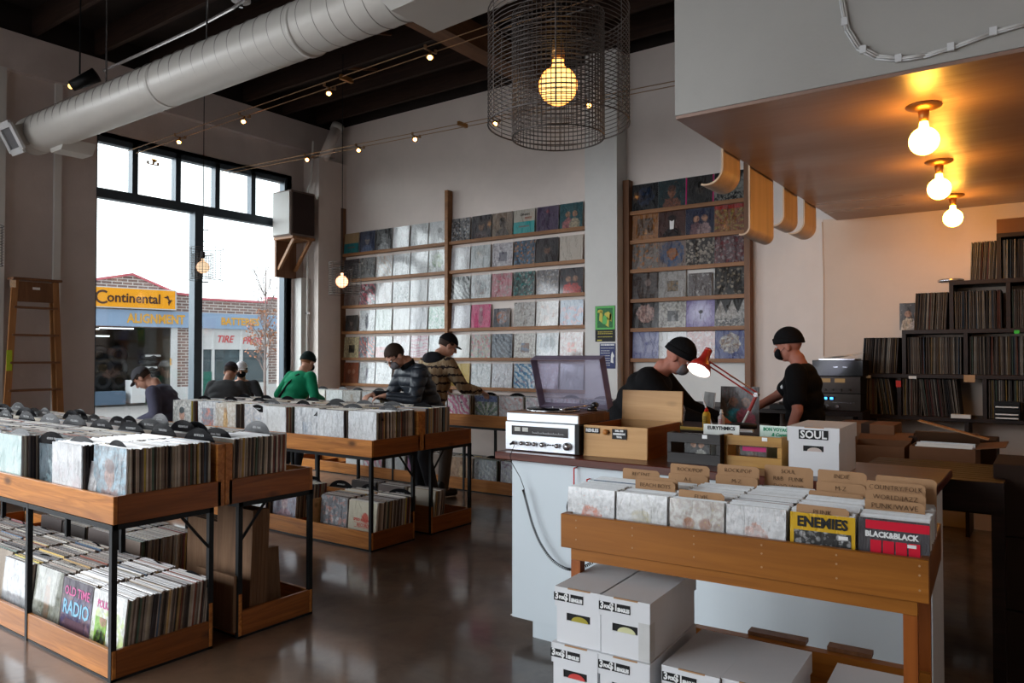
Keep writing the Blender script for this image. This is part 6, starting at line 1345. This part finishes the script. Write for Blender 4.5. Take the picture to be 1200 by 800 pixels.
TBL = thing('stock_table', 'dark low table carrying the open cardboard boxes at right', 'table', (-1.08, 4.72, 0)); MB().box(0, 1.3, 0, .9, .66, .70).build('table_top', M['darkshelf'], TBL)
for x in (0, 1.25):
    for y in (0, .85): MB().box(x, x + .05, y, y + .05, 0, .659).build('leg', M['darkshelf'], TBL)
box_open(-.845, 4.82, .705, .30, .34, .27, M['carddark'], 'open brown box behind the white SOUL carton, its front flap folded down', .03, (80, 15, None, None), rec=False)
box_open(-.505, 4.80, .705, .32, .34, .285, M['carddark'], 'open brown box of records at the middle of the stock table', 0, (82, 150, None, 8), rec=True)
box_shut(-.98, 5.25, .705, .34, .28, .36, M['carddark'], 'closed brown box behind the open one, near the clerk')
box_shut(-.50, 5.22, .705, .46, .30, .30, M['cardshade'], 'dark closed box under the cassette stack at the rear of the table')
box_shut(.02, 5.0, .705, .50, .34, .30, M['carddark'], 'wide brown box at the right end of the stock table') if False else None
tag(MB().box(-.18, .18, -.05, .05, 0, .004, T=Matrix.Rotation(.25, 4, 'Y')).build('loose_flap_card', M['card'], None, loc=(-.47, 5.0, 1.075)), 'pale loose cardboard strip lying over the open boxes', 'cardboard')
lb = ['dark stacked carton at the front right, bottom of its stack', 'dark stacked carton with an arrow print at the front right, second from the floor', 'dark carton at the right, top of the front stack', 'dark carton on the bottom of the stack beside the counter end', 'dark carton in the middle of the stack beside the counter end', 'dark carton on top of the stack beside the counter end']
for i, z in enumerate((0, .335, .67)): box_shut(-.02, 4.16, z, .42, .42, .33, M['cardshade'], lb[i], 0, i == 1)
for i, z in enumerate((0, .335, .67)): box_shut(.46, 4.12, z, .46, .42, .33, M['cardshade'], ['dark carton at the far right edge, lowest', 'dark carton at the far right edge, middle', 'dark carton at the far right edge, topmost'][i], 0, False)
# a plain stool like dark side panel keeps the corridor behind the counter closed
# ================================================================ people
def finish(mb, name, mats, parent, voxel, smooth=4, disp=None):
    me = mb.mesh(name, mats, True); o = bpy.data.objects.new(name, me); COL.objects.link(o)
    r = o.modifiers.new('r', 'REMESH'); r.mode = 'VOXEL'; r.voxel_size = voxel; r.use_smooth_shade = True
    s = o.modifiers.new('s', 'SMOOTH'); s.iterations = smooth; s.factor = .5
    me2 = bpy.data.meshes.new_from_object(o.evaluated_get(bpy.context.evaluated_depsgraph_get())); bpy.data.objects.remove(o)
    me2.materials.clear(); me2.materials.append(mats)
    for p in me2.polygons: p.use_smooth = True; p.material_index = 0
    return obj(name, me2, parent)
def cap(mb, p, q, r0, r1, n=14):
    mb.cyl(p, q, r0, r1, n); mb.ball(p, r0, n, 8); mb.ball(q, r1, n, 8)
def frame(d, up=Vector((0, 0, 1))):
    d = d.normalized(); x = d.cross(up)
    x = x.normalized() if x.length > 1e-4 else Vector((1, 0, 0)); z = x.cross(d).normalized(); return x, d, z
def fabric(name, c, c2=None, pat=None):
    t = NT(name); v = t.coord(); n = t.noise(v, 7, 4, .6, .5); f = t.noise(v, 240, 2)
    col = t.mix(n, [x * .82 for x in c], [min(1, x * 1.12) for x in c])
    if pat == 'blanket':
        sp = t.n('ShaderNodeSeparateXYZ'); t.l(v, sp.inputs[0]); j = t.noise(v, 22, 2)
        zz = t.math('ADD', t.math('MULTIPLY', sp.outputs[2], 72), t.math('MULTIPLY', j, 5)); s = t.math('SINE', zz)
        col = t.mix(t.ramp(s, (.62, 0.), (.78, 1.)), t.mix(t.ramp(t.noise(t.coord(scale=(14, 14, 3)), 1.5, 2), (.45, 0.), (.6, 1.)), (.25, .165, .095), (.40, .31, .20)), (.028, .02, .02))
    if pat == 'quilt':
        sp = t.n('ShaderNodeSeparateXYZ'); t.l(v, sp.inputs[0]); q_ = t.math('ABSOLUTE', t.math('SINE', t.math('MULTIPLY', sp.outputs[2], 34))); t.set('Base Color', col); t.set('Roughness', .38); t.set('Specular IOR Level', .35); t.bump(t.math('ADD', t.math('POWER', q_, .5), n), .8, .02); return t.m
    t.set('Base Color', col); t.set('Roughness', .85); t.bump(n, .5, .02); t.set('Specular IOR Level', .12); return t.m
def person(label, loc, face, H=1.75, lean=20, head_pitch=30, head_yaw=0, hands=((-.2, .45, 1.05), (.2, .45, 1.05)), top=None, topname='jacket', legs=None, skin=None, sleeve=1.0, bulk=1.0, hat=None, hatmat=None, hair=None, mask=None, glasses=False, feet=None, hood=None, collar=None, extra=None, crouch=0.0, hip_back=0.0, belt=None):
    P = thing('person', label, 'person', loc, face); k = H / 1.75; skin = skin or M['skin']; g = lambda x, y, z: Vector((x * k, y * k, z * k))
    ln = radians(lean); hipz = .93 - crouch; hb = -hip_back
    hip = g(0, hb, hipz); sp = lambda d, x=0, y=0: hip + Vector((x * k, (d * sin(ln) + y * cos(ln)) * k, (d * cos(ln) - y * sin(ln)) * k))
    Rx = Matrix.Rotation(-ln, 4, 'X')
    neck = sp(.52); hp = radians(lean * .55 + head_pitch)
    Hd = Matrix.Rotation(radians(head_yaw), 4, 'Z') @ Matrix.Rotation(-hp, 4, 'X')
    headc = neck + Vector((0, .035 * k, .02 * k)) + (Hd @ Vector((0, .015, .135))) * k
    hT = Matrix.Translation(headc) @ Hd @ Matrix.Scale(k, 4)
    h = lambda x, y, z: hT @ Vector((x, y, z))
    b = MB()
    # torso and legs of the body
    for d, r_ in ((0, (.155, .105, .12)), (.12, (.14, .10, .12)), (.25, (.15, .11, .13)), (.38, (.165, .11, .13)), (.46, (.15, .085, .08))): b.ball(sp(d), tuple(q * k for q in r_), 18, 12, T=Rx)
    cap(b, sp(.46), neck + Vector((0, .02, .05)) * k, .062 * k, .056 * k); cap(b, neck, h(0, -.015, -.06), .058 * k, .054 * k)
    ft = feet or ((-.11, .0), (.11, .0)); joints = []
    for s, (fx, fy) in zip((-1, 1), ft):
        hj = hip + Vector((s * .085, 0, -.03)) * k; an = Vector((fx * k, fy * k, .08 * k)); L1, L2 = .42 * k, .43 * k
        d = an - hj; D_ = min(d.length, L1 + L2 - .004); a = (L1 * L1 - L2 * L2 + D_ * D_) / (2 * D_); hh = sqrt(max(0, L1 * L1 - a * a)); u = d.normalized(); fw = Vector((0, 1, 0)); fw = (fw - u * fw.dot(u)).normalized()
        kn = hj + u * a + fw * hh; cap(b, hj, kn, .082 * k, .056 * k); cap(b, kn, an, .054 * k, .038 * k); cap(b, an, an + Vector((s * .02, .13, -.045)) * k, .038 * k, .032 * k); joints.append((hj, kn, an))
    # arms, hands
    arms = []
    for s, tg in zip((-1, 1), hands):
        sh = sp(.455, s * .175); tg = Vector(tg) * 1.0; L1, L2 = .29 * k, .26 * k; d = tg - sh; D_ = min(d.length, L1 + L2 - .003); u = d.normalized(); tg = sh + u * D_
        a = (L1 * L1 - L2 * L2 + D_ * D_) / (2 * D_); hh = sqrt(max(0, L1 * L1 - a * a)); dn = Vector((s * .55, -.35, -.8)); dn = (dn - u * dn.dot(u)).normalized(); el = sh + u * a + dn * hh
        cap(b, sh, el, .050 * k, .040 * k); cap(b, el, tg, .040 * k, .027 * k); arms.append((sh, el, tg))
        fd = (tg - el).normalized(); fd = (fd + Vector((0, .1, -.25))).normalized(); X, Y, Z = frame(fd); Z = Z
        pc = tg + Y * .045 * k; Tm = Matrix((X, Y, Z)).transposed().to_4x4(); b.ball(pc, (.040 * k, .052 * k, .017 * k), 14, 9, T=Tm)
        b.cyl(tg, pc, .026 * k, .024 * k, 12)
        for i, (ox, L_) in enumerate(((-.030, .062), (-.010, .075), (.011, .072), (.030, .058))):
            r_ = (.0095, .010, .0095, .0085)[i] * k; p0 = pc + (X * ox * s * -1 + Y * .035) * k; c1 = p0 + (Y * L_ * .45 - Z * .006) * k; c2 = c1 + (Y * L_ * .30 - Z * L_ * .28) * k; c3 = c2 + (Y * L_ * .12 - Z * L_ * .26) * k
            cap(b, p0, c1, r_, r_ * .95, 8); cap(b, c1, c2, r_ * .95, r_ * .88, 8); cap(b, c2, c3, r_ * .88, r_ * .75, 8)
        t0 = pc + (X * .030 * -s * -1 * 1 - Y * .02) * k; t0 = pc - X * s * .030 * k - Y * .02 * k; t1 = t0 + (-X * s * .028 + Y * .028 - Z * .008) * k; t2 = t1 + (-X * s * .008 + Y * .030 - Z * .010) * k
        cap(b, t0, t1, .0125 * k, .0105 * k, 8); cap(b, t1, t2, .0105 * k, .0085 * k, 8)
    # head with features
    b.ball(h(0, -.01, .03), tuple(q * k for q in (.077, .098, .095)), 22, 16, T=Hd); b.ball(h(0, .02, -.035), tuple(q * k for q in (.062, .075, .082)), 20, 14, T=Hd); b.ball(h(0, .045, -.085), tuple(q * k for q in (.035, .035, .028)), 12, 8, T=Hd)
    b.cyl(h(0, .088, .022), h(0, .112, -.022), .009 * k, .015 * k, 8); b.ball(h(0, .108, -.022), .014 * k, 8, 6)
    for s in (-1, 1):
        b.ball(h(s * .078, -.005, -.01), tuple(q * k for q in (.012, .022, .034)), 10, 8, T=Hd); b.ball(h(s * .032, .080, .033), tuple(q * k for q in (.022, .014, .008)), 8, 6, T=Hd); b.ball(h(s * .036, .068, -.025), tuple(q * k for q in (.022, .018, .018)), 8, 6, T=Hd)
    b.ball(h(0, .090, -.055), tuple(q * k for q in (.024, .010, .007)), 8, 6, T=Hd)
    finish(b, 'body', skin, P, .0068, 3)
    for s in (-1, 1): MB().ball(h(s * .031, .082, .014), tuple(q * k for q in (.012, .008, .007)), 10, 8, T=Hd).build('eye', M['letterwhite'], P, True); MB().ball(h(s * .031, .0885, .014), .0045 * k, 8, 6).build('iris', M['black'], P, True)
    # upper garment
    if top:
        c = MB(); B_ = bulk
        for d, r_ in ((-.10, (.175, .125, .09)), (0, (.178, .130, .13)), (.12, (.175, .13, .13)), (.25, (.185, .135, .13)), (.37, (.195, .132, .12)), (.45, (.175, .105, .085)), (.49, (.10, .08, .05))): c.ball(sp(d), tuple(q * k * (B_ if i < 2 else 1) for i, q in enumerate(r_)), 20, 12, T=Rx)
        for s, (sh, el, tg) in zip((-1, 1), arms):
            cap(c, sh, sh.lerp(el, .5), .075 * k * B_, .064 * k * B_)
            if sleeve >= 1: cap(c, sh.lerp(el, .5), el, .064 * k * B_, .056 * k * B_); cap(c, el, el.lerp(tg, .93), .056 * k * B_, .038 * k * B_)
            else: cap(c, sh.lerp(el, .5), sh.lerp(el, .68), .066 * k * B_, .064 * k * B_)
        finish(c, topname, top, P, .011, 4)
        if collar: m_ = MB(); m_.lathe([(.075, -.02), (.078, .045), (.066, .05), (.062, -.01)], c=neck + Vector((0, .01, .0)), n=20, T=Rx); m_.build('collar', collar, P, True)
    if hood: m_ = MB(); m_.ball(sp(.50, 0, -.07), (.14 * k, .085 * k, .075 * k), 16, 10, T=Rx); cap(m_, sp(.50, -.10, -.01), sp(.50, 0, -.11), .045 * k, .06 * k); cap(m_, sp(.50, .10, -.01), sp(.50, 0, -.11), .045 * k, .06 * k); finish(m_, 'hood', hood, P, .011, 4)
    # trousers and shoes
    c = MB(); c.ball(hip + Vector((0, 0, -.02)) * k, (.172 * k, .128 * k, .13 * k), 18, 12)
    for hj, kn, an in joints: cap(c, hj, kn, .098 * k, .075 * k); cap(c, kn, an.lerp(kn, .06), .073 * k, .058 * k)
    finish(c, 'trousers', legs or M['trouser'], P, .011, 4)
    for s, (hj, kn, an) in zip((-1, 1), joints):
        c = MB(); az = Vector((an.x, an.y, 0)); cap(c, az + Vector((0, -.03, .055)) * k, az + Vector((s * .02, .14, .042)) * k, .046 * k, .040 * k); c.cyl(az + Vector((0, -.02, .05)) * k, az + Vector((0, -.02, .13)) * k, .045 * k, .05 * k, 14); c.ball(az + Vector((0, -.02, .13)) * k, .05 * k, 12, 8)
        o = finish(c, 'shoe', M['shoe'], P, .009, 3)
        for v in o.data.vertices: v.co.z = max(v.co.z, .004)
    # hair, hats, masks
    def cranium(nm, mat, grow, zmin, yfront=.2, sink=0):
        m_ = MB(); m_.ball((0, 0, 0), (.077 + grow, .098 + grow, .095 + grow), 28, 20); keep = []
        me = m_.mesh(nm, mat, True); bm = bmesh.new(); bm.from_mesh(me)
        bmesh.ops.delete(bm, geom=[v for v in bm.verts if v.co.z < zmin + (.10 * max(0, v.co.y) / .1 * yfront)], context='VERTS'); bm.to_mesh(me); bm.free()
        me.transform(hT @ Matrix.Translation((0, -.01, .03 + sink))); o = obj(nm, me, P); sm_ = o.modifiers.new('thick', 'SOLIDIFY'); sm_.thickness = .006; return o
    if hair: cranium('hair', hair, .007, -.02 - .045, 1.05)
    if hat == 'beanie':
        o = cranium('beanie', hatmat, .015, -.008, .25, .012)
        m_ = MB(); n = 28; vs = []
        for (r_, z) in ((.012, -.014), (.018, -.012), (.018, .030), (.012, .034)):
            for i in range(n): a = 2 * pi * i / n; vs.append(hT @ Vector(((.077 + r_) * cos(a), (.098 + r_) * sin(a) - .01, z + .03 + .02 * sin(a))))
        m_.add(vs, [(j * n + i, j * n + (i + 1) % n, (j + 1) % 4 * n + (i + 1) % n, (j + 1) % 4 * n + i) for j in range(4) for i in range(n)]); m_.build('beanie_cuff', hatmat, o, True)
    if hat == 'cap':
        o = cranium('cap', hatmat, .012, .0, .1)
        m_ = MB(); pts = [(.070 * cos(pi * i / 12), .075 + .075 * sin(pi * i / 12)) for i in range(13)]; m_.prism([(x, y) for x, y in pts], .034, .040, 'z', T=hT); m_.build('cap_brim', hatmat, o); MB().ball(h(0, -.01, .135), .006 * k, 8, 6).build('cap_button', hatmat, o)
    if mask:
        m_ = MB(); m_.ball((0, 0, 0), (.066, .060, .052), 20, 14); me = m_.mesh('face_mask', mask, True); bm = bmesh.new(); bm.from_mesh(me)
        bmesh.ops.delete(bm, geom=[v for v in bm.verts if v.co.y < -.012], context='VERTS'); bm.to_mesh(me); bm.free(); me.transform(hT @ Matrix.Translation((0, .062, -.045))); obj('face_mask', me, P).modifiers.new('t', 'SOLIDIFY').thickness = .003
        for s in (-1, 1): MB().tube([h(s * .062, .055, -.03), h(s * .080, .0, -.0), h(s * .084, -.015, .01)], .0016, 5).build('ear_loop', mask, P)
    if glasses:
        for s in (-1, 1): q = MB(); torus(q, (0, 0, 0), .020, .0022, 'y', 16, 6); q.v = [tuple(hT @ (Vector(v) + Vector((s * .032, .104, .013)))) for v in q.v]; q.build('glasses_rim', M['black'], P, True); MB().tube([h(s * .054, .10, .016), h(s * .079, .0, .012)], .002, 5).build('glasses_temple', M['black'], P)
    if extra: extra(P, k, sp, h, arms, Rx)
    return P
M['trouser'] = fabric('dark_trousers', (.030, .030, .035)); M['jeans'] = fabric('indigo_jeans', (.03, .045, .08)); M['khaki'] = fabric('brown_trousers', (.09, .075, .065)); M['shoe'] = flat('black_shoe', (.018, .016, .015), .5)
blk = fabric('black_cotton', (.0065, .0065, .0075)); hairm = flat('dark_brown_hair', (.035, .020, .014), .7, 0, .3, 120)
gr = fabric('grey_blue_sweatshirt', (.085, .085, .125)); grn = fabric('emerald_fleece', (.008, .21, .10)); knit = fabric('charcoal_knit', (.022, .024, .028)); greymask = fabric('grey_mask_cloth', (.16, .15, .16)); puff = fabric('charcoal_quilt', (.022, .028, .038), pat='quilt'); charcoal = fabric('dark_fleece', (.05, .05, .055)); pat = fabric('striped_blanket_cloth', (.3, .2, .1), pat='blanket'); navyk = fabric('dark_green_black_knit', (.012, .022, .022)); olive = fabric('mottled_grey_coat', (.06, .062, .065))
def toZ(dx, dy): return atan2(-dx, dy)          # heading for a person facing (dx, dy)
# customer in grey beyond the near racks, looking down to the left
def gray_x(P, k, sp, h, arms, Rx): MB().box(-.07, .05, -.002, .002, -.02, .015, T=Matrix.Translation(sp(.36, .02, -.137)) @ Rx).build('back_print', flat('faded_print', (.13, .14, .18), .8), P)
person('person in a grey blue sweatshirt and grey cap bending before the street window', (-7.46, 4.40, 0), toZ(-.75, -.62), 1.66, 30, 34, 0, crouch=.14, hands=((-.20, .34, .84), (.18, .30, .80)), top=gr, topname='sweatshirt', legs=M['jeans'], hat='cap', hatmat=fabric('grey_cap_cloth', (.085, .085, .095)), hair=hairm, mask=None, extra=gray_x, bulk=1.10)
person('person in a black cap and dark coat seen from behind against the window', (-7.47, 4.87, 0), toZ(-.58, .81), 1.52, 28, 14, 0, hands=((-.2, .45, .90), (.2, .45, .9)), top=olive, topname='coat', hat='cap', hatmat=fabric('dark_plum_cap', (.045, .04, .05)), hair=hairm, bulk=1.15)
person('person in a white cap and black face mask standing behind the dark cap person', (-8.27, 5.70, 0), toZ(.8, -.62), 1.47, 18, 0, 0, hands=((-.2, .4, .92), (.2, .4, .92)), top=charcoal, topname='coat', hat='cap', hatmat=fabric('white_cap_cloth', (.66, .64, .66)), hair=hairm, mask=blk)
def strap(P, k, sp, h, arms, Rx): MB().tube([sp(.47, .10, -.06), sp(.44, .06, -.115), sp(.30, -.02, -.145), sp(.12, -.10, -.140), sp(.02, -.16, -.10)], .013, 6).build('bag_strap', blk, P)
person('person in a bright green fleece and dark knit hat by the corner column', (-7.50, 5.82, 0), toZ(-.10, 1), 1.62, 26, 8, 0, hands=((-.20, .30, .92), (.22, .34, .96)), top=grn, topname='fleece', hat='beanie', hatmat=navyk, hair=flat('auburn_hair', (.22, .09, .04), .7), mask=blk, extra=strap, bulk=1.12)
person('person in a quilted charcoal jacket and grey mask bending to flip records', (-5.12, 5.70, 0), toZ(-.32, -.95), 1.76, 27, 34, 0, hands=((-.10, .52, 1.12), (.16, .54, 1.12)), top=puff, topname='quilted_jacket', legs=M['trouser'], hair=hairm, mask=greymask, bulk=1.15, collar=blk, glasses=True)
person('person in a brown striped blanket jacket and black cap browsing the wall side racks', (-5.42, 6.03, 0), toZ(.12, 1), 1.80, 13, 22, -28, hands=((-.26, .42, 1.10), (.30, .46, 1.12)), top=pat, topname='blanket_jacket', legs=M['khaki'], hat='cap', hatmat=blk, hair=hairm, hood=fabric('black_hood', (.014, .014, .018)), bulk=1.12, feet=((-.14, -.06), (.14, .06)))
person('clerk in black knit hat, grey mask and black sweater leaning towards the desk lamp', (-2.66, 5.10, 0), toZ(1, .18), 1.78, 36, 20, 0, hands=((-.15, .72, 1.04), (.10, .70, 1.02)), top=blk, topname='sweater', hat='beanie', hatmat=blk, mask=greymask, skin=M['skinred'], bulk=1.28)
def badge(P, k, sp, h, arms, Rx): m_ = MB(); m_.prism([(-.02, -.008), (.012, -.012), (.022, .006), (.004, .014), (-.012, .02), (-.024, .008)], -.001, .002, 'y', T=Matrix.Translation(sp(.36, -.105, .130)) @ Rx @ Matrix.Rotation(.6, 4, 'Z')); m_.build('chest_print', M['letterwhite'], P)
person('clerk in black knit hat, black mask and black t-shirt standing at the desk', (-1.52, 5.95, 0), toZ(-1, -.06), 1.73, 5, 12, 0, hands=((-.25, .10, .86), (.10, .50, 1.03)), top=blk, topname='t_shirt', hat='beanie', hatmat=blk, mask=blk, skin=M['skinred'], sleeve=.5, bulk=1.12, extra=badge)
# ---------------------------------------------------------------- remaining rows of packed sleeves nobody could count
bo = BULK.mb.build('packed_record_rows', bulkm); tag(bo, 'dense rows of packed record sleeves further back in the racks', 'records', kind='stuff')
print('records', NREC[0], 'dividers', NDIV[0])
